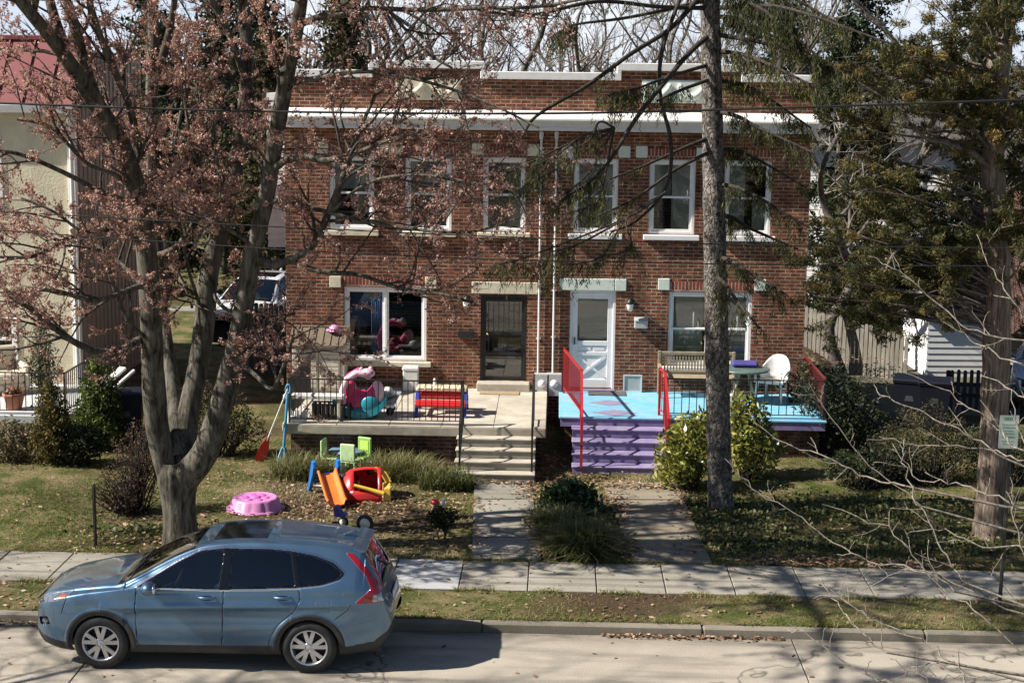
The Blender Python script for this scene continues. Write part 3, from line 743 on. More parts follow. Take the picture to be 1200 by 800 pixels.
# --- painted porch
cyan = pm('cyan_paint', (.18, .49, .69), .6, .12, 2.5, .2, dirt=(.42, .46, .46), dirt_amt=.9, dirt_scale=4.5)
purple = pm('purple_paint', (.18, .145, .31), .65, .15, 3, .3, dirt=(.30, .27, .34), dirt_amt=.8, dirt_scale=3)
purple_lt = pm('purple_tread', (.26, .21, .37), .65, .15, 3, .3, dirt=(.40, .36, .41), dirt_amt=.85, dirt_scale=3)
mauve = pm('mauve_paint', (.30, .25, .37), .6, .15, 4, .15)
red_m = pm('red_rail', (.40, .022, .022), .4, .12, 6, .1, dirt=(.3, .05, .04), dirt_amt=.4)
darkred = pm('dark_red_rail', (.13, .018, .016), .5, .2, 6, .1)
RPY = PZ(720, 489, DZ).y
qx0 = PZ(655, 487, DZ).x; qx1 = PZ(969, 493, DZ).x; qs0 = PZ(671, 489, DZ).x; qs1 = PZ(779, 489, DZ).x
por2 = thing('porch', 'bright blue painted porch with purple steps and red stair railings', 'porch', ((qx0 + qx1) / 2, RPY, gz(0, RPY)))
mb = MB(); mb.m = 1; mb.box(qx0 + .03, qx1 - .03, RPY + .02, HY - .004, DZ - .2, DZ - .041); mb.m = 0; mb.box(qx0, qx1, RPY, HY - .003, DZ - .04, DZ, .008)
mb.build('deck', [cyan, purple], por2, world=True)
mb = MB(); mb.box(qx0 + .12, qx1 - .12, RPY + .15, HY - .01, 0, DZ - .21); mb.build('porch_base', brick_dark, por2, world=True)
for (cx, cy), w in (((714, 472), .50), ((720.5, 483.5), .52)):
    p = PZ(cx, cy, DZ); mb = MB(); hh = .30
    mb.add([(p.x - w / 1.15, p.y, DZ + .004), (p.x, p.y - hh, DZ + .004), (p.x + w / 1.15, p.y, DZ + .004), (p.x, p.y + hh, DZ + .004)], [(0, 1, 2, 3)])
    mb.build('painted_diamond', mauve, por2, world=True)
zb_r = gz(0, RPY - 1.35) - .02
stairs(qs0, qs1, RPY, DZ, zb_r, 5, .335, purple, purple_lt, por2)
rs = (DZ - zb_r) / 5
def red_stair(x, ytop, xt):
    mb = MB(); a = Vector((xt, ytop, DZ)); b_ = Vector((x, RPY - .02, DZ)); c_ = Vector((x, RPY - 1.36, DZ - rs * 4))
    h = .93
    for p, q in ((a, b_), (b_, c_)):
        if (p - q).length < .1: continue
        mb.bar(p + Vector((0, 0, h)), q + Vector((0, 0, h)), .05, .03); mb.bar(p + Vector((0, 0, .12)), q + Vector((0, 0, .12)), .03, .02)
        n = int((p - q).length / .115)
        for k in range(n + 1):
            s = p.lerp(q, k / n); mb.bar(s + Vector((0, 0, .1)), s + Vector((0, 0, h)), .014, up=(0, 1, 0))
    for p in (a, b_, c_): mb.bar(p + Vector((0, 0, -.02)), p + Vector((0, 0, h + .03)), .05, up=(0, 1, 0))
    return mb.build('stair_railing', red_m, por2, world=True)
red_stair(PY(681, 470, RPY).x, HY - .35, PY(661, 440, HY - .35).x); red_stair(qs1 - .02, RPY + .3, qs1 - .10)
rail([(qs1 + .03, RPY + .3, DZ), (qs1 + .03, RPY + .08, DZ), (qx1 - .06, RPY + .08, DZ)], .78, iron, por2, gap=.14)
rr = rail([(qx1 - .05, RPY + .1, DZ), (qx1 - .05, HY - .05, DZ)], .82, darkred, por2, gap=.09, balu=.012); rr['label'] = 'dark red end railing'

# white boarded bay at the left rear of the house
mb = MB(); xb0, xb1, yb0, yb1 = PY(316, 200, 39.8).x, HX0 + 1.0, HY + HD + .02, HY + HD + 2.4
k = 0; z = 3.4
while z < 7.0:
    mb.add([(xb0 - .018, yb0, z), (xb1, yb0, z), (xb1, yb1, z), (xb0 - .018, yb1, z), (xb0, yb0 + .018, z + .17), (xb1, yb0 + .018, z + .17), (xb1, yb1, z + .17), (xb0, yb1, z + .17)], [(0, 1, 5, 4), (1, 2, 6, 5), (2, 3, 7, 6), (3, 0, 4, 7), (0, 3, 2, 1), (4, 5, 6, 7)]); z += .17
bay = mb.build('rear_bay', white, house, world=True); bay['label'] = 'white boarded rear bay'
# ================================================================== THINGS ON THE PORCHES
def plastic(name, c, rough=.35, dirt=.12): return pm(name, c, rough, .08, 4, .06, dirt=tuple(x * .45 + .05 for x in c), dirt_amt=dirt * 4, dirt_scale=6)
tan_p = plastic('tan_plastic', (.60, .54, .43), .5); brown_p = plastic('brown_plastic', (.17, .13, .09), .5); white_p = plastic('white_plastic', (.70, .69, .65), .4)
pink_p = plastic('pink_plastic', (.60, .23, .47), .4); hot_p = plastic('hot_pink_plastic', (.62, .04, .16), .35); palepink = plastic('pale_pink_plastic', (.85, .52, .60), .4)
teal_p = plastic('teal_plastic', (.02, .26, .33), .35); blue_p = plastic('blue_plastic', (.015, .17, .55), .35); orange_p = plastic('orange_plastic', (.80, .20, .03), .35)
red_p = plastic('red_plastic', (.58, .02, .02), .35); yellow_p = plastic('yellow_plastic', (.85, .52, .07), .4); cream_p = plastic('cream_plastic', (.82, .68, .45), .45)
green_p = plastic('green_plastic', (.27, .50, .11), .4); dkblue_p = plastic('dark_blue_plastic', (.03, .05, .30), .35); black_p = plastic('black_plastic', (.015, .015, .016), .5); grey_p = plastic('grey_plastic', (.30, .33, .36), .5)
slate_p = plastic('slate_plastic', (.13, .22, .28), .45); purple_p = plastic('purple_plastic', (.30, .10, .42), .4)

# playhouse-shaped storage shed
p = PZ(377, 486, DZ); sy = HY - .62
sx = PY(377, 470, sy).x
t = thing('storage_shed', 'tan plastic garden storage shed with brown pitched roof on the stone porch', 'shed', (sx, sy, DZ))
mb = MB(); w, dp, h = .50, .40, 1.02
mb.box(-w, w, -dp, dp, .03, h, .02); mb.box(-w - .02, w + .02, -dp - .02, dp + .02, .0, .07, .01)
for s in (-1, 1): mb.box(s * w - .04, s * w + .04, -dp - .025, -dp + .05, .07, h - .005, .01)
mb.prism([(-dp, h - .01), (dp, h - .01), (0, h + .28)], -w + .02, w - .02, 'yz'); mb.build('shed_body', tan_p, t)
for s in (-1, 1):
    mb = MB(); x0, x1 = (-.45, -.008) if s < 0 else (.008, .45)
    mb.box(x0, x1, -dp - .035, -dp - .003, .12, h - .06, .01)
    for k in range(9): mb.box(x0 + .03, x1 - .03, -dp - .047, -dp - .034, .16 + k * .09, .23 + k * .09, .006)
    d_ = mb.build('door', tan_p, t); g = MB(); g.box(-.05 if s < 0 else .03, -.03 if s < 0 else .05, -dp - .07, -dp - .046, .5, .68, .005); g.build('handle', brown_p, d_)
mb = MB()
for s in (-1, 1):
    a, b = (0, h + .36), (s * (dp + .12), h + .04)
    mb.prism([a, b, (b[0], b[1] - .04), (0, a[1] - .05)] if s > 0 else [a, (0, a[1] - .05), (b[0], b[1] - .04), b], -w - .10, w + .10, 'yz')
    for k in range(8):
        x = -w - .06 + k * (2 * w + .12) / 7
        mb.bar((x, s * .02, a[1] - .005), (x, b[0] * .98, b[1] + .015), .022, .022)
mb.box(-w - .11, w + .11, -.04, .04, h + .345, h + .375, .01); mb.build('shed_roof', brown_p, t)
# folded pink float lying on the shed roof
t = thing('toy_hat', 'bright pink child sun hat lying on the shed roof', 'hat', (sx + .30, sy - .08, DZ + 1.33))
mb = MB(); mb.lathe([(.0, .10), (.07, .095), (.11, .05), (.12, .015), (.20, -.005), (.21, -.02), (.12, -.005)], 20, rad=lambda a, i: 1 + (.12 * math.sin(3 * a) if i > 3 else 0)); o = mb.build('brim', pink_p, t)
mb = MB(); mb.lathe([(.122, .018), (.124, .032), (.116, .045)], 20); mb.build('ribbon', palepink, t)
# white plank bench by the railing
q = PZ(372, 480, DZ); by = LPY + .42; bx = PY(371, 470, by).x
t = thing('bench', 'long white plastic bench between shed and porch railing', 'bench', (bx, by, DZ))
mb = MB(); mb.box(-.63, .55, -.13, .13, .42, .50, .015); mb.build('seat', white_p, t)
for x in (-.52, .44):
    mb = MB(); mb.box(x - .03, x + .03, -.11, .11, 0, .419, .01); mb.build('leg', tan_p, t)
# small white toy box and dark crates under
x, y = PZ(350, 493, DZ).x, LPY + .16
t = thing('toy_castle', 'small white toy castle at the left corner of the stone porch', 'toy', (x, y, DZ))
mb = MB(); mb.box(-.16, .16, -.07, .07, 0, .13, .01); mb.build('wall', white_p, t)
for xx in (-.14, -.02, .12):
    mb = MB(); mb.lathe([(.05, 0), (.05, .20), (.0, .28)], 10, (xx, 0, 0)); mb.build('tower', white_p, t)
x, y = PZ(391, 487, DZ).x, LPY + .62
t = thing('milk_crate', 'dark slatted crate under the white bench', 'crate', (x, y, DZ))
mb = MB()
for k in range(9): mb.box(-.36 + k * .085, -.32 + k * .085, -.15, -.13, .03, .27); mb.box(-.36 + k * .085, -.32 + k * .085, .13, .15, .03, .27)
mb.box(-.38, .38, -.155, .155, .0, .03); mb.box(-.38, .38, -.156, -.128, .27, .30); mb.box(-.38, .38, .128, .156, .27, .30)
for s in (-.38, .36): mb.box(s, s + .02, -.127, .127, .031, .299)
mb.build('basket', black_p, t)
# pink and teal ride-on rocker
q = PZ(421, 491, DZ)
t = thing('rocking_toy', 'pink rocking toy with arched hood and teal rocker base on the stone porch', 'rocking toy', (q.x, q.y + .18, DZ))
mb = MB(); pr = []
for k in range(15):
    a = -1.0 + 2.0 * k / 14; pr.append((.52 * math.sin(a) / math.sin(1.0), .10 + .62 * (1 - math.cos(a))))
for s in (-.20, .14):
    mb.prism([(x, z - .09) for x, z in pr] + [(x, z + .05) for x, z in pr[::-1]], s, s + .06)
mb.ball((0, 0, .12), (.42, .22, .12), 18, 8); mb.build('rocker_base', teal_p, t)
mb = MB(); mb.ball((-.05, .02, .34), (.33, .19, .22), 18, 12); mb.tube([(.16, 0, .34), (.28, 0, .52), (.34, 0, .62)], [.15, .12, .10], 12); mb.ball((-.2, .03, .52), (.13, .17, .25), 14, 10); mb.build('body', hot_p, t)
for s in (-1, 1):
    mb = MB(); mb.tube([(-.30, s * .18, .30), (-.33, s * .18, .55), (-.24, s * .17, .78), (-.05, s * .15, .90), (.12, s * .13, .86), (.2, s * .12, .78)], [.05, .06, .065, .065, .055, .04], 10); mb.build('hood_arch', palepink if s < 0 else hot_p, t)
mb = MB(); mb.ball((.14, 0, .88), (.15, .13, .09), 14, 10); mb.ball((.02, .02, .93), (.05, .05, .06), 8, 6); mb.ball((.2, .02, .95), (.05, .05, .06), 8, 6); mb.build('hood_bow', palepink, t)
mb = MB(); mb.ball((.20, -.16, .30), (.17, .05, .15), 14, 10); mb.build('wing', teal_p, t)
mb = MB(); mb.ball((.33, 0, .52), (.13, .12, .22), 14, 10); mb.build('mane', palepink, t)
# grey toy wagon
q = PZ(449, 488, DZ)
t = thing('toy_wagon', 'grey toy wagon with white load beside the pink rocker', 'toy wagon', (q.x, q.y + .3, DZ))
mb = MB(); mb.prism([(-.26, .12), (.16, .12), (.32, .42), (-.30, .42), (-.27, .38), (.26, .38)], -.15, .15); mb.box(-.25, .18, -.148, .148, .125, .3); mb.build('tub', grey_p, t)
for x in (-.18, .12):
    for s in (-.17, .13):
        mb = MB(); mb.lathe([(0, .04), (.07, .04), (.08, .02), (.07, 0), (0, 0)], 14, (x, s + .02, .08), axis='y'); mb.build('wheel', black_p, t)
mb = MB(); mb.ball((.06, 0, .42), (.12, .11, .12), 10, 8); mb.build('load', white_p, t)
# white box against the wall
by = HY - .35; bx = PY(481.5, 452, by).x
t = thing('storage_bin', 'tall white plastic bin standing against the brick under the left window', 'bin', (bx, by, DZ))
mb = MB(); mb.box(-.16, .16, -.14, .14, 0, .44, .02); mb.build('bin_body', white_p, t)
mb = MB(); mb.box(-.175, .175, -.155, .155, .442, .52, .02); mb.build('lid', white_p, t)
# toy picnic table
q = PZ(516, 489, DZ); 
t = thing('picnic_table', 'child picnic table with cream top, red seats and blue legs on the stone porch', 'toy table', (q.x, q.y + .42, DZ))
mb = MB(); mb.box(-.50, .50, -.20, .20, .47, .53, .02)
for k in range(6): mb.box(-.48 + k * .16, -.34 + k * .16, -.205, .205, .527, .538, .004)
mb.build('tabletop', cream_p, t)
for s in (-1, 1):
    mb = MB(); mb.tube([(-.48, s * .40, .27), (.48, s * .40, .27)], .075, 10); mb.box(-.50, .50, s * .40 - .10, s * .40 + .10, .235, .275, .015); mb.build('seat', red_p, t)
mb = MB(); mb.tube([(-.40, -.06, .40), (.40, -.06, .40)], .06, 10); mb.build('crossbar', red_p, t)
for s in (-1, 1):
    mb = MB(); x = s * .47; mb.bar((x, -.44, .0), (x, -.12, .47), .06, .07, up=(1, 0, 0)); mb.bar((x, .44, .0), (x, .12, .47), .06, .07, up=(1, 0, 0)); mb.box(x - .028, x + .028, -.44, .44, .19, .235); mb.build('leg', dkblue_p, t)
mb = MB(); mb.lathe([(.03, 0), (.032, .1), (.02, .14), (.0, .15)], 10); o = mb.build('cup', white_p, None, origin=None); o.location = (q.x - .15, q.y + .50, DZ + .5385); tag(o, 'small white cup standing on the cream picnic table', 'cup')
# doormats
a, b = PZ(562, 470, DZ), PZ(606, 464, DZ); mb = MB(); cx = (a.x + b.x) / 2
mb.box(-.42, .42, -.16, .16, .004, .022, .006); o = mb.build('doormat', pm('mat_tan', (.33, .25, .15), .95, .25, 30, .5)); o.location = (cx, HY - .52, DZ); tag(o, 'tan doormat in front of the black security door', 'doormat')
mb = MB(); mb.box(-.40, .40, -.22, .22, .004, .02, .006); o = mb.build('doormat', pm('mat_grey', (.10, .09, .09), .95, .3, 30, .5)); o.location = (PZ(712, 466, DZ).x, HY - .36, DZ); tag(o, 'dark grey doormat in front of the white storm door', 'doormat')
# framed board leaning by the white door
x = PY(741, 458, HY - .12).x
t = thing('vent_cover', 'square white framed grey board leaning on the brick right of the white door', 'board', (x, HY - .1, DZ))
mb = MB(); mb.box(-.19, .19, -.03, .0, .01, .37, .01); mb.build('board', grey_box, t)
mb = MB()
for (x0, x1, z0, z1) in ((-.2, .2, 0, .03), (-.2, .2, .35, .38), (-.2, -.17, .031, .349), (.17, .2, .031, .349)): mb.box(x0, x1, -.045, -.031, z0, z1)
mb.build('frame', white_p, t)
# wooden bench
wood = pm('weathered_wood', (.30, .245, .16), .8, .3, 9, .4, stretch=(1, 1, 6))
by = HY - .45; xa, xb = PY(771, 450, by).x, PY(862, 450, by).x; bx = (xa + xb) / 2; hw = (xb - xa) / 2
t = thing('garden_bench', 'weathered slatted wooden bench under the right window behind the trunk', 'bench', (bx, by, DZ))
mb = MB()
for k in range(24):
    x = -hw + .08 + k * (2 * hw - .16) / 23; mb.box(x - .018, x + .018, .20, .222, .50, .84)
mb.box(-hw + .03, hw - .03, .19, .235, .84, .91, .008); mb.box(-hw + .03, hw - .03, .19, .235, .46, .51, .006); mb.build('backrest', wood, t)
mb = MB()
for k in range(5): mb.box(-hw + .03, hw - .03, -.26 + k * .092, -.185 + k * .092, .41, .435, .005)
mb.build('seat', wood, t)
for x in (-hw, hw - .06):
    mb = MB(); mb.box(x, x + .06, .18, .24, 0, .92, .006); mb.build('leg', wood, t)
    mb = MB(); mb.box(x, x + .06, -.29, -.23, 0, .62, .006); mb.build('leg', wood, t)
    mb = MB(); mb.box(x - .01, x + .07, -.32, .18, .62, .655, .01); mb.build('armrest', wood, t)
# round table with cushion
ty = HY - .95; tx = PY(872, 437, ty).x
t = thing('patio_table', 'round dark green patio table between wooden bench and white chair', 'table', (tx, ty, DZ))
gm = pm('table_green', (.10, .14, .12), .4, .2, 6, .1)
mb = MB(); mb.lathe([(0, .71), (.50, .71), (.53, .70), (.53, .67), (.50, .665), (0, .665)], 32); mb.build('tabletop', gm, t)
for k in range(4):
    a = k * pi / 2 + .6; mb = MB(); mb.tube([(.12 * math.cos(a), .12 * math.sin(a), .66), (.2 * math.cos(a), .2 * math.sin(a), .35), (.36 * math.cos(a), .36 * math.sin(a), .0)], .02, 8); mb.build('leg', wood, t)
mb = MB(); mb.box(-.30, .26, -.16, .16, 0, .12, .05); o = mb.build('cushion', pm('cushion_indigo', (.06, .05, .22), .85, .2, 5, .3)); o.location = (tx + .04, ty + .14, DZ + .711); tag(o, 'dark indigo cushion lying on the round patio table', 'cushion')
# white resin chair
cy = HY - .75; cx = PY(906, 455, cy).x
t = thing('patio_chair', 'white moulded plastic garden chair in front of the brick at the porch end', 'chair', (cx, cy, DZ), R(-28))
mb = MB(); n, mrow = 15, 8; V = []; F = []
for j in range(mrow):
    s = j / (mrow - 1)
    for i in range(n):
        a = pi * (i / (n - 1)) ; rx = .30 + .03 * s; ry = .25 + .10 * s
        side = abs(math.cos(a)); hgt = .42 + (.50 * (1 - side ** 3) + .20 * side ** 3) * s
        V.append((rx * math.cos(a), .02 + ry * math.sin(a), hgt))
F = [(j * n + i, j * n + i + 1, (j + 1) * n + i + 1, (j + 1) * n + i) for j in range(mrow - 1) for i in range(n - 1)]
mb.add(V, F, True); o = mb.build('backrest', white_p, t); md = o.modifiers.new('s', 'SOLIDIFY'); md.thickness = .02
mb = MB(); mb.prism([(-.29, .0), (-.26, -.28), (.26, -.28), (.29, .0), (.22, .2), (0, .27), (-.22, .2)], .39, .43, 'xy'); mb.build('seat', white_p, t)
for x, y in ((-.25, -.25), (.25, -.25), (-.21, .2), (.21, .2)):
    mb = MB(); mb.tube([(x, y, .40), (x * 1.18, y * 1.15, 0)], [.035, .022], 8); mb.build('leg', white_p, t)
for s in (-1, 1):
    mb = MB(); mb.tube([(s * .31, .05, .63), (s * .32, -.12, .62), (s * .31, -.26, .56), (s * .29, -.27, .40)], [.03, .035, .03, .03], 8); mb.build('armrest', white_p, t)
mb = MB(); mb.ball((0, 0, .06), (.13, .08, .06), 10, 6); o = mb.build('shoes', white_p); q = PZ(854, 459, DZ); o.location = (q.x, HY - .6, DZ); o.name = 'rolled_towel'; tag(o, 'rolled white towel on the blue deck beside the wooden bench', 'towel')

# ================================================================== THINGS ON THE LAWN
# leaning broom and paddle at the porch corner
a = PG(331, 545); top = PY(338, 449, LPY - .02)
t = thing('broom', 'blue long-handled broom with loop grip leaning on the stone porch corner', 'broom', (a.x, a.y, a.z))
d = top - a; 
mb = MB(); mb.tube([d * .18, d * .86], .028, 8); mb.build('handle', blue_t := plastic('sky_blue_plastic', (.06, .30, .48), .4), t)
mb = MB(); e_ = d.normalized(); c0 = d * .93; rr = .09
mb.tube([c0 + Vector((.045 * math.cos(k * pi / 6), 0, 0)) + e_ * (rr * math.sin(k * pi / 6)) for k in range(13)], .018, 6, cap=False); mb.build('grip', blue_t, t)
mb = MB()
for k in range(26):
    u = random.uniform(-.12, .12); v = random.uniform(-.05, .05); mb.tube([d * .22 + Vector((u * .3, v, 0)), d * .10 + Vector((u * .8, v * 1.5, 0)), Vector((u, v * 2, .02))], .009, 4)
mb.build('bristles', plastic('pale_blue', (.22, .42, .55), .6), t)
a = PG(303, 541); top = PY(337, 456, LPY - .25)
t = thing('paddle', 'paddle with long white shaft and red blade leaning in the grass', 'paddle', (a.x, a.y, a.z)); d = top - a; e_ = d.normalized()
mb = MB(); mb.tube([d * .3, d * 1.0], .016, 8); mb.build('shaft', white_p, t)
mb = MB(); s_ = Vector((1, 0, 0)) - e_ * e_.x; s_.normalize(); nrm = e_.cross(s_)
prof = [(0, .05), (.04, .085), (.2, .10), (.38, .085), (.52, .04), (.60, .022)]
V = [e_ * h_ + s_ * w_ + nrm * .012 for h_, w_ in prof] + [e_ * h_ - s_ * w_ + nrm * .012 for h_, w_ in prof[::-1]]; n = len(V)
V2 = [v - nrm * .024 for v in V]; mb.add(V + V2, [tuple(range(n)), tuple(range(2 * n - 1, n - 1, -1))] + [(i, i + n, (i + 1) % n + n, (i + 1) % n) for i in range(n)])
mb.build('blade', red_p, t)
# paddling pool, upside down
q = PG(298, 598)
t = thing('paddling_pool', 'round pink plastic paddling pool lying upside down on the lawn', 'paddling pool', (q.x, q.y + .12, q.z + .01)); t.scale = (.87, .87, .78)
mb = MB(); scal = lambda a, i: 1 + (.045 * abs(math.sin(6 * a)) - .02 if 1 < i < 5 else 0)
mb.lathe([(.57, -.01), (.58, .02), (.52, .03), (.50, .06), (.45, .22), (.43, .255), (.40, .265), (.37, .25), (.30, .245), (.0, .25)], 96, rad=scal); mb.build('basin', pink_p, t)
mb = MB()
for k in range(6):
    a = k * pi / 3; mb.ball((.2 * math.cos(a), .2 * math.sin(a), .245), (.09, .09, .03), 10, 6)
mb.ball((0, 0, .25), (.12, .12, .045), 12, 6); mb.build('floor_relief', plastic('deep_pink', (.66, .16, .48), .3), t)
# slide
q = PG(395, 597)
t = thing('toy_slide', 'small child slide with orange chute and blue ladder frame on the lawn', 'slide', (q.x, q.y, q.z)); t.rotation_euler = (0, 0, R(20)); t.scale = (.9, .86, .72)
def SV(x, y, z): return (x, y, z)
mb = MB(); L0, L1 = (0, 1.08, .66), (0, -.02, .06); n = 14; V = []; F = []
cs = [(-.19, .12), (-.16, .125), (-.14, .02), (-.08, 0), (.08, 0), (.14, .02), (.16, .125), (.19, .12)]
for j in range(n + 1):
    s = j / n; y = .98 - 1.0 * s; z = .60 - .55 * (s ** .95) + (.05 * max(0, (s - .85) / .15)); z = max(z, .045)
    for (cx_, cz_) in cs: V.append((cx_ * 1.05, y, z + cz_))
m_ = len(cs); F = [(j * m_ + i, j * m_ + i + 1, (j + 1) * m_ + i + 1, (j + 1) * m_ + i) for j in range(n) for i in range(m_ - 1)]
mb.add(V, F, True); o = mb.build('chute', orange_p, t); md = o.modifiers.new('s', 'SOLIDIFY'); md.thickness = .025
for s in (-1, 1):
    mb = MB(); x = s * .245; mb.prism([(1.62, 0), (1.5, 0), (1.02, .60), (.94, .78), (.98, .92), (1.10, .94), (1.17, .84)], x - .035, x + .035, 'yz'); o = mb.build('ladder_side', blue_p, t, bevel=.015)
for k in range(3):
    mb = MB(); y = 1.46 - .17 * k; z = .14 + .2 * k; mb.box(-.21, .21, y - .06, y + .06, z, z + .035, .01); mb.build('rung', dkblue_p if k else white_p, t)
# overturned toy car
q = PG(420, 583)
t = thing('toy_car', 'red child ride-in car with yellow pillars tipped over on its side', 'toy car', (q.x + .02, q.y + .05, q.z), R(8)); t.scale = (1.12, 1.0, .84)
mb = MB(); V = []; F = []; nu, nv = 22, 12
for j in range(nv + 1):
    v = j / nv
    for i in range(nu + 1):
        a = pi * i / nu; x = -.40 + .74 * v; rad_ = .34 + .14 * math.sin(pi * min(1, v * 1.25) * .55); r2 = rad_ * (math.sin(pi * min(1, (v + .04) / .38) / 2) if v < .34 else 1)
        V.append((x, .02 - r2 * .95 * math.cos(a), .02 + r2 * 1.22 * math.sin(a)))
F = [(j * (nu + 1) + i, j * (nu + 1) + i + 1, (j + 1) * (nu + 1) + i + 1, (j + 1) * (nu + 1) + i) for j in range(nv) for i in range(nu) if not (5 <= j <= 10 and 3 <= i <= 9)]
mb.add(V, F, True); o = mb.build('body', red_p, t); md = o.modifiers.new('s', 'SOLIDIFY'); md.thickness = .03
mb = MB(); mb.box(-.2, .3, .05, .36, .03, .09, .02); mb.box(-.12, .0, -.1, .30, .06, .40, .03); mb.build('seat', dkred := plastic('dark_red_plastic', (.22, .01, .012), .4), t)
mb = MB(); mb.tube([(-.10, -.40, .38), (.12, -.42, .30), (.36, -.44, .20)], [.035, .04, .055], 8); mb.tube([(.24, .05, .60), (.38, -.05, .52), (.46, -.2, .36)], [.05, .055, .05], 8); mb.build('pillar', yellow_p, t)
mb = MB(); mb.prism([(-.44, .04), (-.40, .0), (-.12, .0), (-.06, .06), (-.04, .24), (-.10, .34), (-.26, .38), (-.40, .30)], .36, .48, 'yz'); mb.build('roof', yellow_p, t, bevel=.02)
for (x, y, z) in ((-.26, -.02, .44), (.17, .26, .5)):
    mb = MB(); mb.lathe([(0, .05), (.08, .05), (.09, .02), (.09, -.02), (.08, -.05), (0, -.05)], 16, (x, y, z), axis='x'); mb.build('wheel', black_p, t)
mb = MB(); mb.ball((-.10, -.385, .20), (.075, .02, .06), 12, 8); mb.ball((-.02, -.40, .12), (.05, .02, .04), 10, 6); mb.build('sticker', white_p, t)
mb = MB(); mb.ball((-.36, -.22, .22), (.045, .045, .05), 10, 8); mb.build('headlight', white_p, t)
# small table and green chairs
q = PG(407, 548)
t = thing('play_table', 'small slate blue play table standing in the long grass by the porch', 'play table', (q.x, q.y, q.z))
mb = MB(); mb.lathe([(0, .36), (.33, .36), (.35, .345), (.33, .32), (0, .32)], 26); mb.build('tabletop', slate_p, t)
for k in range(3):
    a = k * 2.1 + .4; mb = MB(); mb.tube([(.2 * math.cos(a), .2 * math.sin(a), .33), (.26 * math.cos(a), .26 * math.sin(a), 0)], .035, 8); mb.build('leg', white_p, t)
def kid_chair(px, py, rz, lab, m, first=None):
    q = PG(px, py)
    t = thing('child_chair', lab, 'child chair', (q.x, q.y, q.z), rz, 'green child chairs round the play table')
    mb = MB(); mb.box(-.15, .15, .12, .165, .28, .62, .03); mb.build('backrest', m, t)
    g = MB(); g.box(-.09, .09, .113, .119, .37, .55, .02); g.build('back_motif', yg, t)
    mb = MB(); mb.box(-.16, .16, -.15, .16, .25, .285, .02); mb.build('seat', m, t)
    for x in (-.13, .13):
        for y in (-.12, .13): mb = MB(); mb.tube([(x, y, .25), (x * 1.15, y * 1.1, 0)], [.025, .02], 8); mb.build('leg', m, t)
yg = plastic('yellow_green_plastic', (.50, .72, .12), .4); palegreen = plastic('pale_green_plastic', (.48, .68, .34), .4)
kid_chair(388, 552, R(80), 'pale green child chair seen edge-on, left of the play table', palegreen)
kid_chair(423, 551, R(-25), 'bright green child chair with upright back, right of the play table', green_p)
kid_chair(411, 556, R(165), 'low pale green child chair in front of the play table', palegreen)
mb = MB(); mb.lathe([(0, 0), (.09, .01), (.11, .12), (.10, .22), (.06, .26), (0, .26)], 16); o = mb.build('bucket', white_p); q = PG(430, 556); o.location = (q.x + .05, q.y, q.z - .005); tag(o, 'white plastic bucket beside the bright green child chair', 'bucket')
# tricycle behind the parked car
q = PG(412, 622)
t = thing('tricycle', 'child tricycle with blue seat and white hub wheel on the lawn behind the car', 'tricycle', (q.x, q.y, q.z), R(-15)); t.scale = (.8, .8, .8)
mb = MB(); mb.prism([(-.34, .30), (-.12, .30), (-.10, .36), (-.22, .38), (-.30, .52), (-.37, .52)], -.10, .10); mb.build('seat', dkblue_p, t, bevel=.02)
mb = MB(); mb.tube([(-.22, 0, .30), (.05, 0, .28), (.22, 0, .42), (.26, 0, .52)], .022, 8); mb.build('frame', cream_p, t)
mb = MB(); mb.tube([(.24, -.2, .55), (.26, 0, .53), (.24, .2, .55)], .018, 8); mb.ball((.24, -.2, .55), .03, 8, 6); mb.ball((.24, .2, .55), .03, 8, 6); mb.build('handlebar', orange_p, t)
for x, y, r_ in ((.30, 0, .19), (-.27, -.2, .12), (-.27, .2, .12)):
    mb = MB(); mb.lathe([(r_ * .6, .02), (r_ * .95, .025), (r_, .01), (r_, -.01), (r_ * .95, -.025), (r_ * .6, -.02)], 20, (x, y, r_), axis='y'); w = mb.build('wheel', black_p, t)
    g = MB(); g.lathe([(0, .03), (r_ * .6, .02), (r_ * .6, -.02), (0, -.03)], 16, (x, y, r_), axis='y'); g.build('hub', white_p, w)
# garden ornament perched in the little clipped bush
q = PG(518, 628)
t = thing('garden_ornament', 'red and white mushroom ornament perched on the small clipped bush', 'ornament', (q.x - .12, q.y, q.z + .54)); t.scale = (.72, .72, .72)
mb = MB(); mb.lathe([(0, .12), (.07, .10), (.11, .04), (.10, .01), (0, .02)], 16); mb.build('cap', red_p, t)
mb = MB(); mb.lathe([(.04, .02), (.05, -.10), (0, -.10)], 12); mb.build('stem', white_p, t)
mb = MB(); mb.ball((.17, 0, .02), (.07, .06, .07), 10, 8); mb.ball((.2, -.03, .1), (.04, .04, .05), 8, 6); mb.build('figure', white_p, t)
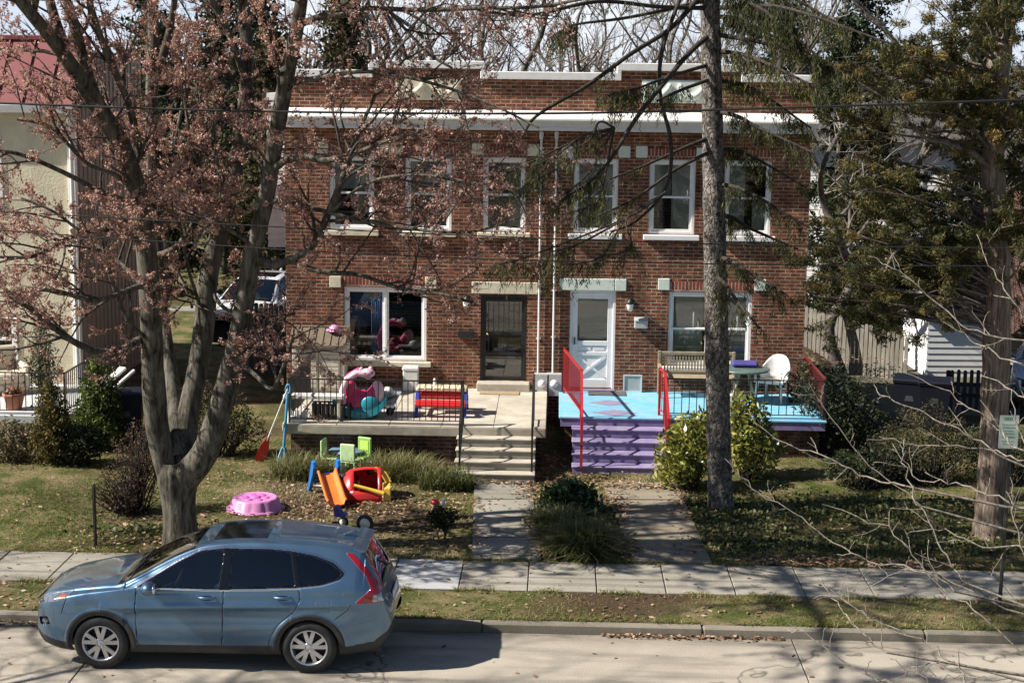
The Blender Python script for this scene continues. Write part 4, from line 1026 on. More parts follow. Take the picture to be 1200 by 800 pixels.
# posts
post_m = pm('post_dark', (.03, .028, .025), .6, .3, 12, .2)
q = PG(112, 640); mb = MB(); mb.bar((0, 0, -.1), (0, 0, 1.0), .045, up=(0, 1, 0)); mb.bar((0, -.028, .0), (0, -.028, .98), .02, up=(0, 1, 0)); mb.ball((0, 0, 1.01), (.03, .03, .02), 8, 4)
o = mb.build('fence_post', post_m); o.location = q; tag(o, 'dark metal fence post standing alone on the left lawn', 'post')
q = PZ(1171, 712, .13); t = thing('street_sign', 'parking sign with green lettering on a dark post on the verge', 'sign', (q.x, q.y, .13))
mb = MB(); mb.bar((0, 0, -.1), (.02, 0, 2.82), .045, up=(0, 1, 0)); mb.bar((0, -.03, -.1), (.02, -.03, 2.8), .02, up=(0, 1, 0)); mb.build('post', post_m, t)
sgn = pm('sign_white', (.50, .56, .50), .4, .08, 6, .05, dirt=(.25, .3, .25), dirt_amt=.3); sgreen = pm('sign_green', (.10, .25, .16), .4)
mb = MB(); mb.box(-.17, .10, -.052, -.042, 2.36, 2.84, .004); pl = mb.build('plate', sgn, t)
mb = MB()
for z, x0, x1, th in ((2.53, -.03, .16, .04), (2.46, -.06, .19, .012), (2.415, -.05, .17, .02), (2.37, -.05, .15, .012), (2.33, -.04, .16, .012), (2.275, -.05, .17, .02), (2.22, -.05, .16, .012), (2.18, -.03, .14, .01)):
    n = max(3, int((x1 - x0) / .03)); 
    for k in range(n):
        a = (x0 + (x1 - x0) * k / n) * .82 - .085; mb.box(a, a + .82 * (x1 - x0) / n * random.uniform(.5, .85), -.0555, -.0525, z + .24, z + .24 + th)
mb.build('lettering', sgreen, pl)
# ================================================================== CARS
def carpaint(name, c):
    m, nt, b = new_mat(name)
    co = coords(nt, 'Object'); v = nt.nodes.new('ShaderNodeTexVoronoi'); v.inputs['Scale'].default_value = 900; nt.links.new(co, v.inputs['Vector'])
    r = ramp(nt, ((0, tuple(x * .85 for x in c)), (1, tuple(min(1, x * 1.15) for x in c)))); nt.links.new(v.outputs['Color'], r.inputs[0])
    d = noise(nt, co, 3.0, 6, .65); rd = ramp(nt, ((.5, 0.0), (.8, .18))); nt.links.new(d, rd.inputs[0])
    col = mixc(nt, rd.outputs[0], r.outputs[0], (.30, .29, .27)); nt.links.new(col, b.inputs['Base Color'])
    b.inputs['Metallic'].default_value = .75; b.inputs['Roughness'].default_value = .38; b.inputs['Coat Weight'].default_value = 1.0; b.inputs['Coat Roughness'].default_value = .03
    return m
trim_black = pm('trim_black', (.022, .023, .025), .6, .2, 8, .15, dirt=(.12, .11, .10), dirt_amt=.35)
gloss_black = pm('gloss_black', (.006, .006, .007), .12, .1, 8, 0)
chrome = pm('chrome', (.72, .73, .75), .15, .05, 8, 0, metal=1.0)
tyre_m = pm('tyre_rubber', (.018, .018, .018), .8, .25, 12, .3, dirt=(.09, .085, .08), dirt_amt=.4)
alloy = pm('alloy_silver', (.58, .58, .60), .3, .06, 6, .05, metal=.7, dirt=(.2, .19, .18), dirt_amt=.25)
tint_m = glassmat('tinted_glass', (.48, .54, .58), .75); wind_m = glassmat('windscreen_glass', (.60, .66, .66), .75); dark_tint = glassmat('privacy_glass', (.10, .12, .14), .4)
lamp_red = pm('lamp_red', (.30, .006, .010), .15, .15, 5, 0, coat=1.0); lamp_clear = pm('lamp_clear', (.36, .38, .41), .12, .5, 22, 0, coat=1.0, metal=.6); amber = pm('lamp_amber', (.55, .12, .03), .2)
seat_m = pm('seat_grey', (.07, .07, .075), .85, .2, 6, .2)
def sdpoly(X, Z, poly):
    """signed distance to a polygon (negative inside), arrays"""
    P = np.asarray(poly, float); d = np.full(X.shape, 1e9); ins = np.zeros(X.shape, bool)
    for (ax, az), (bx, bz) in zip(P, np.roll(P, -1, axis=0)):
        ex, ez = bx - ax, bz - az; wx, wz = X - ax, Z - az
        t = np.clip((wx * ex + wz * ez) / (ex * ex + ez * ez + 1e-12), 0, 1)
        d = np.minimum(d, (wx - ex * t) ** 2 + (wz - ez * t) ** 2)
        c = ((az <= Z) & (bz > Z)) | ((bz <= Z) & (az > Z)); xi = ax + (Z - az) / (bz - az + 1e-12) * ex; ins ^= c & (X < xi)
    d = np.sqrt(d); return np.where(ins, -d, d)
def dseg(X, Z, pts):
    d = np.full(X.shape, 1e9)
    for (ax, az), (bx, bz) in zip(pts, pts[1:]):
        ex, ez = bx - ax, bz - az; t = np.clip(((X - ax) * ex + (Z - az) * ez) / (ex * ex + ez * ez + 1e-12), 0, 1)
        d = np.minimum(d, np.hypot(X - ax - ex * t, Z - az - ez * t))
    return d
def rounded(poly, r=.04, n=4):
    P = [Vector((*p, 0)) for p in poly]; out = []
    for i, p in enumerate(P):
        a, b = P[i - 1], P[(i + 1) % len(P)]; la, lb = (a - p).length, (b - p).length; q = min(r, la * .45, lb * .45)
        s, e = p + (a - p) / la * q, p + (b - p) / lb * q
        for k in range(n + 1):
            t = k / n; v = s * (1 - t) ** 2 + p * 2 * t * (1 - t) + e * t * t; out.append((v.x, v.y))
    return out
def itp(tab):
    t = np.array(tab); return lambda x: np.interp(x, t[:, 0], t[:, 1])
def smooth_itp(tab):
    t = np.array(tab, float); S = spline(t, 14); return lambda x: np.interp(x, S[:, 0], S[:, 1])
def make_suv(name, label, paint, NX=720, NV=200, group=None, half=False):
    root = thing(name, label, 'car', (0, 0, 0), 0, group)
    L = 4.56; WC = (.90, 3.53); WZ = .345
    ztop = smooth_itp([(0, .70), (.03, .80), (.10, .90), (.22, .965), (.50, 1.03), (.90, 1.095), (1.14, 1.13), (1.36, 1.235), (1.75, 1.445), (2.08, 1.585), (2.40, 1.645), (2.80, 1.665), (3.30, 1.655), (3.80, 1.615), (4.10, 1.56), (4.17, 1.52), (4.28, 1.36), (4.40, 1.15), (4.45, 1.02), (4.50, .92), (4.545, .80), (4.56, .68)])
    zbot = itp([(0, .46), (.03, .36), (.12, .28), (.35, .22), (.6, .21), (4.0, .24), (4.35, .30), (4.5, .40), (4.56, .52)])
    hw = smooth_itp([(0, .50), (.03, .62), (.10, .715), (.25, .80), (.5, .855), (.8, .885), (1.2, .90), (2.5, .905), (3.6, .90), (4.0, .875), (4.25, .83), (4.42, .765), (4.52, .66), (4.56, .56)])
    belt = itp([(0, .62), (.05, .72), (.12, .80), (.3, .88), (.7, .97), (1.1, 1.03), (1.35, 1.06), (2.4, 1.085), (3.4, 1.115), (4.1, 1.13), (4.35, 1.05), (4.45, .95), (4.56, .62)])
    # half width of the roof edge
    redge = itp([(0, .40), (.1, .56), (.3, .66), (.8, .74), (1.15, .775), (1.4, .745), (1.8, .675), (2.1, .63), (2.6, .61), (3.4, .60), (3.9, .58), (4.15, .56), (4.30, .60), (4.42, .62), (4.50, .55), (4.56, .44)])
    u = np.linspace(0, 1, NX); xs = L * (u - .055 * np.sin(2 * pi * u) * 1.4); xs = np.clip(xs, 0, L)
    rows = []
    for x in xs:
        zb_, zt_, w, be, re = zbot(x), ztop(x), hw(x), belt(x), redge(x)
        be = min(be, zt_ - .03); ze = zt_ - .045 - .02 * (1.2 < x < 4.2)
        if ze < be + .01: be = ze - .01
        mid = zb_ + (be - zb_) * .55
        pts = [(w * .90, zb_), (w * .965, zb_ + (be - zb_) * .10), (w * .992, zb_ + (be - zb_) * .30), (w, mid), (w * .985, zb_ + (be - zb_) * .82), (w * .955, be),
               (w * .955 + (re - w * .955) * .5 + .012, be + (ze - be) * .52), (re + .012, ze - .012), (re - .06, zt_ - .022), (re * .5, zt_ - .004), (0, zt_)]
        S = spline(pts, 6); d = np.r_[0, np.cumsum(np.hypot(*np.diff(S, axis=0).T))]
        k0 = d[5 * 6]; k1 = d[7 * 6 + 3]; nA, nB, nC = int(NV * .42), int(NV * .38), NV - int(NV * .42) - int(NV * .38)
        t = np.r_[np.linspace(0, k0, nA, endpoint=False), np.linspace(k0, k1, nB, endpoint=False), np.linspace(k1, d[-1], nC)]
        rows.append(np.stack([np.interp(t, d, S[:, 0]), np.interp(t, d, S[:, 1])], 1))
    G = np.array(rows); Yh, Zg = G[:, :, 0], G[:, :, 1]; Xg = np.repeat(xs[:, None], NV, 1)
    nA, nB = int(NV * .42), int(NV * .38); J = np.arange(NV)[None, :].repeat(NX, 0); side = J < nA + nB
    # outlines in side view
    fw = rounded([(1.40, 1.105), (1.55, 1.20), (1.90, 1.405), (2.16, 1.525), (2.44, 1.555), (2.40, 1.10)], .05)
    rw = rounded([(2.53, 1.108), (2.55, 1.56), (3.02, 1.555), (3.28, 1.535), (3.36, 1.145)], .04)
    qw = rounded([(3.42, 1.155), (3.345, 1.522), (3.55, 1.49), (3.78, 1.41), (3.93, 1.305), (3.90, 1.25), (3.70, 1.18)], .05)
    hull = rounded([(1.33, 1.085), (1.52, 1.205), (1.88, 1.42), (2.14, 1.548), (2.45, 1.583), (3.02, 1.583), (3.30, 1.56), (3.58, 1.515), (3.83, 1.43), (3.985, 1.30), (3.93, 1.225), (3.70, 1.155), (3.38, 1.118), (2.45, 1.075)], .05)
    tl = rounded([(3.96, 1.53), (4.06, 1.51), (4.28, 1.30), (4.40, 1.12), (4.455, .93), (4.10, .94), (4.295, 1.11), (4.22, 1.27)], .025)
    tlw = rounded([(4.33, 1.03), (4.47, 1.05), (4.47, .945), (4.31, .945)], .01)
    hl = rounded([(.075, .90), (.16, .965), (.55, 1.005), (.46, .93), (.33, .86), (.10, .82)], .03)
    ambp = rounded([(.30, .90), (.40, .945), (.46, .95), (.36, .885)], .01)
    fog = rounded([(.06, .62), (.20, .66), (.24, .56), (.10, .52)], .02)
    gr = rounded([(-.1, .90), (.075, .895), (.075, .80), (.02, .66), (-.1, .66)], .01)
    dfw, drw, dqw, dh, dtl, dhl, dfog = (sdpoly(Xg, Zg, p) for p in (fw, rw, qw, hull, tl, hl, fog))
    dtlw = sdpoly(Xg, Zg, tlw); dgr = sdpoly(Xg, Zg, gr)
    rad = np.minimum(np.hypot(Xg - WC[0], Zg - WZ), np.hypot(Xg - WC[1], Zg - WZ))
    arch = np.abs(Yh) > .5
    clad = ((rad < .455) | (Zg < zbot(Xg) + .13 + .0 * Xg)) & side & (Zg < .83)
    # door seams
    seams = [[(1.36, 1.075), (1.345, .85), (1.36, .40), (1.38, .33)], [(2.46, 1.08), (2.45, .80), (2.43, .33)], [(3.405, 1.12), (3.42, .98), (3.34, .82), (3.12, .62), (3.03, .45), (3.01, .33)]]
    dseam = np.minimum.reduce([dseg(Xg, Zg, s) for s in seams])
    fuel = np.abs(sdpoly(Xg, Zg, rounded([(3.60, .99), (3.80, .99), (3.80, .82), (3.60, .82)], .04)))
    belt_line = dseg(Xg, Zg, [(1.36, 1.02), (2.4, 1.035), (3.4, 1.055), (3.95, 1.06)])
    bumper = dseg(Xg, Zg, [(.46, .90), (.42, .80), (.40, .72)]); hatch = dseg(Xg, Zg, [(4.06, .925), (4.0, .84), (3.86, .73)])
    D = np.zeros_like(Yh)
    D += .016 * np.exp(-((Zg - (.83 + .03 * (Xg - .9))) / .05) ** 2) * (Xg > .9) * (Xg < 4.2) * side - .016 * np.exp(-((Zg - (.68 + .02 * (Xg - .9))) / .09) ** 2) * (Xg > 1.2) * (Xg < 3.3) * side
    D += .018 * np.clip(1 - np.abs(rad - .43) / .05, 0, 1) * arch * side
    D -= .006 * np.exp(-(belt_line / .012) ** 2) * side
    D -= .014 * (np.minimum(np.minimum(dfw, drw), dqw) < 0) * side
    D += .004 * ((dh < 0) & (np.minimum(np.minimum(dfw, drw), dqw) > 0)) * side
    D -= .010 * np.exp(-(np.minimum(dseam, np.minimum(bumper, hatch)) / .005) ** 2) * side * (dh > 0)
    D -= .004 * np.exp(-(fuel / .005) ** 2) * side
    D += .010 * (dtl < 0) * side + .004 * (dhl < 0) * side
    D -= .05 * (dfog < 0) * side
    Ys = Yh + D
    parts = {}
    ic, jc = np.arange(NX - 1)[:, None], np.arange(NV - 1)[None, :]
    def cen(A): return .25 * (A[:-1, :-1] + A[1:, :-1] + A[:-1, 1:] + A[1:, 1:])
    cx, cy, cz = cen(Xg), cen(Yh), cen(Zg); cs = side[:-1, :-1]; crad = cen(rad)
    lab = np.full(cx.shape, 'body', dtype=object)
    door_f = (cx > 1.35) & (cx < 2.45) & (cz < 1.085) & (cz > .33) & cs
    fx = np.interp(cz, [.33, .45, .62, .82, .98, 1.12], [3.01, 3.03, 3.12, 3.34, 3.42, 3.405])
    door_r = (cx >= 2.45) & (cx < fx) & (cz < 1.105) & (cz > .33) & cs
    lab[door_f] = 'door_front'; lab[door_r] = 'door_rear'
    lab[cs & (np.minimum(np.minimum(cen(dseam), cen(bumper)), cen(hatch)) < .005) & (cen(dh) > 0) & (cz > .33)] = 'seam'
    cl = cs & (((crad < .455) & (cz < .80)) | ((cz < zbot(cx) + .125)))
    lab[cl] = 'cladding'
    cwin = np.minimum(np.minimum(cen(dfw), cen(drw)), cen(dqw))
    lab[cs & (cen(dh) < 0)] = 'pillar'
    lab[cs & (np.abs(cen(dh)) < .0135)] = 'chrome'
    lab[cs & (cen(dfw) < 0)] = 'window_front'; lab[cs & (cen(drw) < 0)] = 'window_rear'; lab[cs & (cen(dqw) < 0)] = 'window_quarter'
    lab[cs & (cen(dtl) < 0)] = 'taillight'; lab[cs & (cen(dtlw) < 0)] = 'tail_clear'
    lab[cs & (cen(dhl) < 0)] = 'headlight'; lab[cs & (cen(sdpoly(Xg, Zg, ambp)) < 0)] = 'amber'; lab[cs & (cen(dfog) < 0)] = 'foglight'
    ro = ~cs; re_c = redge(cx)
    lab[ro & (cx > 1.17) & (cx < 2.06) & (np.abs(cy) < re_c - .035)] = 'windscreen'
    lab[ro & (cx > 1.10) & (cx <= 1.17) & (np.abs(cy) < re_c - .02)] = 'pillar'
    lab[ro & (cx > 2.26) & (cx < 2.95) & (np.abs(cy) < .43)] = 'sunroof'
    lab[ro & (cx > 4.175) & (cx < 4.41) & (np.abs(cy) < re_c - .07)] = 'rear_window'
    lab[ro & (cx > 1.22) & (cx < 1.232) & (np.abs(cy) < 0)] = 'seam'
    lab[(cx < .075) & (cz > .66) & (cz < .885) & (cy < .60)] = 'grille'
    lab[(cx < .03) & (cz < .60)] = 'cladding'
    lab[(cx > 4.35) & (cz < zbot(cx) + .14)] = 'cladding'
    keep = ~((crad < .375) & cs & (cz < .78))
    spec = {'body': ('bodywork', paint), 'door_front': ('door', paint), 'door_rear': ('door', paint), 'cladding': ('lower_cladding', trim_black),
            'pillar': ('pillar_trim', gloss_black), 'chrome': ('window_trim', chrome), 'window_front': ('window', tint_m), 'window_rear': ('window', dark_tint), 'window_quarter': ('window', dark_tint),
            'taillight': ('taillight', lamp_red), 'tail_clear': ('reversing_light', lamp_clear), 'headlight': ('headlight', lamp_clear), 'foglight': ('fog_light_recess', trim_black), 'amber': ('turn_signal', amber),
            'windscreen': ('windscreen', wind_m), 'sunroof': ('sunroof', gloss_black), 'rear_window': ('rear_window', dark_tint), 'grille': ('grille', gloss_black)}
    V1 = np.stack([Xg, -Ys, Zg], -1).reshape(-1, 3); V2 = np.stack([Xg, Ys, Zg], -1).reshape(-1, 3)
    Fq = np.stack([ic * NV + jc, (ic + 1) * NV + jc, (ic + 1) * NV + jc + 1, ic * NV + jc + 1], -1)
    made = {}
    paired = ('door_front', 'door_rear', 'window_front', 'window_rear', 'window_quarter', 'taillight', 'tail_clear', 'headlight', 'foglight', 'amber')
    for key, (nm, mat) in spec.items():
        msk = ((lab == key) | ((lab == 'seam') if key == 'body' else False)) & keep; f = Fq[msk]
        if not len(f): continue
        def mk(V, F):
            us, inv = np.unique(F.ravel(), return_inverse=True); return V[us], inv.reshape(-1, 4)
        a = mk(V1, f); b = mk(V2, f[:, ::-1])
        if key in paired:
            for s, (vv, ff) in enumerate((a, b)): made[(key, s)] = np_mesh(nm, vv, ff, mat, root, smooth=True, off=(0, 0, 0))
        elif key == 'body':
            q = (lab[msk] == 'seam').astype(np.int32); made[(key, 0)] = np_mesh(nm, np.vstack([a[0], b[0]]), np.vstack([a[1], b[1] + len(a[0])]), mat, root, smooth=True, off=(0, 0, 0), mats=[mat, gloss_black], mi=np.r_[q, q])
        else: made[(key, 0)] = np_mesh(nm, np.vstack([a[0], b[0]]), np.vstack([a[1], b[1] + len(a[0])]), mat, root, smooth=True, off=(0, 0, 0))
    def P(mb, nm, m, par=root, **k): 
        o = mb.build(nm, m, par, **k); return o
    # underbody, wheel housings and cabin floor
    mb = MB(); mb.box(.25, 4.40, -.55, .55, .20, .60); mb.box(1.25, 3.1, -.78, .78, .21, .40)
    for wc in WC:
        for s in (-1, 1):
            n = 20; a = [(wc + .40 * math.cos(pi * k / n), WZ + .40 * math.sin(pi * k / n)) for k in range(n + 1)]
            for k in range(n):
                q = [(a[k][0], s * .56, a[k][1]), (a[k + 1][0], s * .56, a[k + 1][1]), (a[k + 1][0], s * .88, a[k + 1][1]), (a[k][0], s * .88, a[k][1])]; mb.add(q, [(0, 1, 2, 3)])
            mb.prism([(wc + .41 * math.cos(pi * k / n), WZ + .41 * math.sin(pi * k / n)) for k in range(n + 1)] + [(wc - .41, .22), (wc + .41, .22)], s * .55, s * .555)
    mb.prism([(1.15, .6), (1.15, 1.02), (1.45, 1.04), (1.5, .6)], -.76, .76); mb.box(4.2, 4.3, -.6, .6, .5, .95)
    P(mb, 'underbody', trim_black)
    # seats and steering wheel
    for s in (-.36, .36):
        mb = MB(); mb.prism([(2.05, .55), (2.55, .50), (2.62, .60), (2.72, 1.12), (2.62, 1.16), (2.50, .70), (2.08, .72)], s - .24, s + .24); mb.box(2.62, 2.72, s - .13, s + .13, 1.17, 1.36, .03); P(mb, 'seat', seat_m, bevel=.02)
    mb = MB(); mb.prism([(3.0, .55), (3.45, .50), (3.55, .60), (3.65, 1.15), (3.55, 1.18), (3.42, .70), (3.03, .72)], -.62, .62); P(mb, 'seat', seat_m, bevel=.02)
    mb = MB(); ring = [(1.78 + .07 * math.sin(k * pi / 8), -.36 + .185 * math.cos(k * pi / 8), 1.02 + .17 * math.sin(k * pi / 8)) for k in range(17)]
    mb.tube(ring, .016, 6, cap=False); mb.bar((1.78, -.5, 1.02), (1.78, -.22, 1.02), .03); mb.bar((1.78, -.36, 1.02), (1.55, -.36, .92), .05); P(mb, 'steering_wheel', trim_black)
    # mirrors, handles
    for s in (-1, 1):
        mb = MB(); mb.ball((1.56, s * 1.02, 1.13), (.10, .13, .088), 16, 10); mr = P(mb, 'mirror', paint)
        g = MB(); g.bar((1.56, s * .86, 1.07), (1.56, s * .95, 1.09), .06, .04); P(g, 'mirror_stalk', trim_black, mr)
        g = MB(); g.ball((1.632, s * 1.02, 1.13), (.035, .11, .07), 12, 8); P(g, 'mirror_glass', chrome, mr)
        for key, x in (('door_front', 2.25), ('door_rear', 3.20)):
            z = .985 if x < 3 else 1.005; d_ = made[(key, 0 if s < 0 else 1)]
            w = float(hw(x)) * .985; mb = MB(); mb.tube([(x - .10, s * (w - .005), z), (x - .07, s * (w + .035), z + .004), (x + .07, s * (w + .035), z + .006), (x + .11, s * (w - .005), z + .004)], [.014, .019, .019, .014], 8)
            P(mb, 'handle', paint, d_)
            g = MB(); g.ball((x, s * (w - .002), z - .005), (.09, .012, .032), 12, 8); P(g, 'handle_recess', gloss_black, d_)
    # roof spoiler, wipers, aerial, grille bars, fog lamps
    mb = MB(); mb.prism([(4.02, 1.582), (4.20, 1.54), (4.215, 1.522), (4.12, 1.50)], -.53, .53); sp = P(mb, 'roof_spoiler', paint, bevel=.008)
    mb = MB(); mb.box(4.214, 4.220, -.16, .16, 1.523, 1.535); P(mb, 'brake_light', lamp_red, sp)
    mb = MB(); mb.prism([(3.86, 1.615), (3.98, 1.66), (4.02, 1.655), (4.04, 1.59)], -.02, .02); P(mb, 'aerial_fin', paint, bevel=.008)
    mb = MB(); mb.bar((1.20, -.62, 1.165), (1.27, .0, 1.205), .02, .015); mb.bar((1.20, .02, 1.17), (1.27, .6, 1.20), .02, .015); P(mb, 'wiper', trim_black)
    mb = MB(); mb.bar((4.32, -.1, 1.30), (4.43, .3, 1.13), .02, .02); P(mb, 'wiper', trim_black)
    mb = MB(); mb.box(-.012, .02, -.48, .48, .80, .83, .006); mb.box(-.006, .02, -.46, .46, .73, .75, .004)
    for s in (-1, 1): mb.bar((.0, s * .48, .815), (.11, s * .70, .855), .03, .02)
    P(mb, 'grille_bar', chrome)
    for s in (-1, 1):
        mb = MB(); mb.ball((.17, s * .735, .59), (.05, .03, .035), 10, 8); P(mb, 'fog_lamp', lamp_clear)
        mb = MB(); mb.box(4.46, 4.50, s * .50 - .12, s * .50 + .12, .56, .60, .01); P(mb, 'reflector', lamp_red)
    mb = MB(); mb.box(4.515, 4.535, -.26, .26, .82, .94, .006); P(mb, 'number_plate', pm('plate_white', (.62, .64, .66), .4))
    # wheels
    for wc in WC:
        for s in (-1, 1):
            c = (wc, s * .785, WZ); mb = MB(); o_ = s
            prof = [(.235, .105), (.275, .118), (.315, .112), (.338, .09), (.345, .06), (.345, -.06), (.338, -.09), (.30, -.11), (.24, -.10)]
            mb.lathe(prof, 44, c, axis='y', rad=lambda a, i: 1 + (.006 * (1 if math.sin(a * 60) > 0 else 0) if 3 < i < 6 else 0)); ty = P(mb, 'wheel', tyre_m)
            if s > 0: pass
            sg = 1 if s < 0 else -1
            rm = MB(); rm.lathe([(.236, .108), (.228, .112), (.215, .098), (.205, .04), (.20, -.09)] if sg > 0 else [(.236, -.108), (.228, -.112), (.215, -.098), (.205, -.04), (.20, .09)], 40, c, axis='y')
            yf = c[1] - sg * .088
            for k in range(5):
                for off in (-.20, .20):
                    a = 2 * pi * k / 5 + pi / 2 + off * .55; a2 = 2 * pi * k / 5 + pi / 2 + off * 1.25
                    p = Vector((c[0] + .05 * math.cos(a), yf, c[2] + .05 * math.sin(a))); q = Vector((c[0] + .216 * math.cos(a2), yf + sg * .004, c[2] + .216 * math.sin(a2)))
                    rm.bar(p, q, .05, .032, up=(0, 1, 0))
            rm.lathe([(0, .105 * sg), (.03, .105 * sg), (.065, .092 * sg), (.07, .05 * sg)], 20, c, axis='y')
            P(rm, 'rim', alloy, ty)
            bk = MB(); bk.lathe([(0, .03 * sg), (.20, .03 * sg), (.205, .02 * sg)], 30, c, axis='y'); P(bk, 'brake_disc', pm('disc_dark', (.03, .03, .03), .5, .2, 8, .1, metal=.5), ty)
    return root
blue_paint = carpaint('blue_grey_paint', (.100, .185, .285))
car = make_suv('parked_car', 'steel blue compact sport utility car parked at the kerb in the foreground', blue_paint)
cp = PZ(264, 787, 0)
CARY = 20.64; KX = 1.022
xl = PY(56, 720, CARY - .1).x
car.location = (xl, CARY, 0.0); car.scale = (KX, .965, 1.0)
# ================================================================== TREES
def nrm(v): return v / (np.linalg.norm(v) + 1e-9)
UP = np.array([0, 0, 1.0])
def px_path(pts, n=5):
    """photo trace with distances -> smooth 3-D path with radii; pts rows (px, py, Y, width in px)"""
    rows = []
    for px, py, Y, w in pts:
        p = PY(px, py, Y); rows.append((p.x, p.y, p.z, w * .47 * (Y * 1.03) / FPX))
    S = spline(rows, n); return S[:, :3], np.maximum(S[:, 3], .003)
def sprout(T, ends, P, r, level, rng, spec, start=.15):
    """grow side shoots along a path; spec per level: (per metre, length lo, length hi, angle, up, wander, end radius)"""
    per, lo, hi, ang, up, wan, rt = spec[level]
    seg = np.linalg.norm(np.diff(P, axis=0), axis=1); cum = np.r_[0, np.cumsum(seg)]; L = cum[-1]
    n = int(per * L * (1 - start) + rng.random())
    for _ in range(n):
        s = L * (start + (1 - start) * rng.random() ** .85); i = min(len(P) - 2, int(np.searchsorted(cum, s) - 1)); i = max(0, i); f = (s - cum[i]) / (seg[i] + 1e-9)
        p = P[i] * (1 - f) + P[i + 1] * f; rb = r[i] * (1 - f) + r[i + 1] * f
        t = nrm(P[i + 1] - P[i]); side = nrm(np.cross(t, rng.normal(size=3)))
        a = R(ang) * rng.uniform(.6, 1.3); d = nrm(t * math.cos(a) + side * math.sin(a) + UP * up)
        ln = rng.uniform(lo, hi) * (1.0 - .35 * s / L); m = 5 if level < 2 else 4
        Q = [p]; dd = d
        for k in range(m):
            dd = nrm(dd + rng.normal(size=3) * wan + UP * up * .35); Q.append(Q[-1] + dd * ln / m)
        Q = np.array(Q); r0 = min(rb * .62, .004 + ln * .018); rr = np.linspace(r0, max(rt, .0022), m + 1)
        T.add(Q, rr, 5 if level == 0 else 3)
        if level + 1 < len(spec): sprout(T, ends, Q, rr, level + 1, rng, spec, .12)
        ends.append((level, Q))
    return n

# ---------------------------------------------------------------- the red maple in front
rng = np.random.default_rng(11)
maple_bark = barkmat('maple_bark', (.028, .024, .018), (.165, .15, .118), 5.5, (1, 1, .16), 1.0, .03, (.17, .18, .15))
twig_bark = barkmat('maple_twig', (.035, .028, .024), (.12, .10, .085), 12, (1, 1, 1), .2, .004)
bud_m = leafmat('maple_buds', ((0, (.20, .09, .065)), (.35, (.42, .225, .17)), (.7, (.56, .36, .285)), (1, (.70, .52, .44))), .7, .35)
MY = 25.05
tb = PG(212, 641); MY = tb.y + .1
maple = thing('maple_tree', 'big grey multi-stemmed maple in red bud on the lawn behind the blue car', 'tree', (tb.x, tb.y, tb.z - .1))
T = Tubes(); TW = Tubes(); ends = []
LIMBS = []
def limb(pts, k=12, n=6, addto=T):
    P, r = px_path(pts, n); addto.add(P, r, k); LIMBS.append((P, r)); return P, r
limb([(212, 660, MY, 62), (212, 640, MY, 50), (211, 612, MY, 42), (209, 585, MY, 43), (208, 562, MY, 50), (206, 540, MY, 40)], 18)
limb([(207, 575, MY, 34), (196, 545, MY, 32), (186, 510, MY - .1, 29), (180, 460, MY - .25, 28), (178, 400, MY - .4, 27), (175, 340, MY - .5, 26), (170, 280, MY - .55, 25), (160, 222, MY - .9, 24), (142, 172, MY - 1.2, 24), (116, 128, MY - 1.5, 22), (92, 90, MY - 1.9, 19), (66, 52, MY - 2.2, 17), (36, 16, MY - 2.5, 15), (6, -20, MY - 2.8, 12), (-30, -70, MY - 3.1, 8)], 16)
limb([(100, 100, MY - 1.0, 15), (84, 78, MY - .9, 14), (72, 45, MY - .9, 13), (62, 15, MY - .9, 12), (52, -30, MY - .9, 9), (46, -80, MY - .8, 6)])
limb([(118, 130, MY - .9, 14), (100, 80, MY - 1.4, 14), (90, 40, MY - 1.7, 13), (78, 0, MY - 1.9, 11), (66, -60, MY - 2.2, 8)])
limb([(210, 560, MY, 34), (216, 520, MY + .2, 30), (222, 478, MY + .3, 27), (233, 425, MY + .45, 25), (240, 372, MY + .6, 26), (243, 330, MY + .7, 25), (252, 290, MY + .8, 22), (268, 232, MY + .9, 20), (278, 185, MY + 1.0, 19), (286, 130, MY + 1.1, 17), (290, 70, MY + 1.1, 16), (286, 20, MY + 1.2, 14), (284, -40, MY + 1.2, 10), (280, -120, MY + 1.2, 6)], 16)
limb([(212, 535, MY, 26), (206, 480, MY + .35, 20), (200, 430, MY + .6, 17), (192, 380, MY + .8, 16), (187, 320, MY + .9, 15), (182, 250, MY + 1.0, 15), (178, 180, MY + 1.0, 15), (178, 100, MY + 1.0, 15), (180, 40, MY + 1.0, 14), (177, -20, MY + 1.0, 11), (174, -110, MY + 1.0, 6)], 14)
limb([(180, 105, MY + 1.0, 12), (190, 70, MY + .8, 11), (199, 35, MY + .6, 9), (206, -10, MY + .5, 7), (212, -70, MY + .4, 4)])
limb([(211, 565, MY, 40), (222, 553, MY - .1, 38), (240, 530, MY - .2, 34), (256, 486, MY - .3, 30), (269, 440, MY - .35, 29), (280, 396, MY - .4, 27), (288, 345, MY - .5, 24), (298, 288, MY - .6, 22), (312, 232, MY - .7, 20), (321, 175, MY - .8, 20), (334, 100, MY - 1.2, 19), (347, 38, MY - 1.6, 17), (355, -10, MY - 2.0, 14), (366, -90, MY - 2.8, 9), (372, -170, MY - 3.8, 6)], 16)
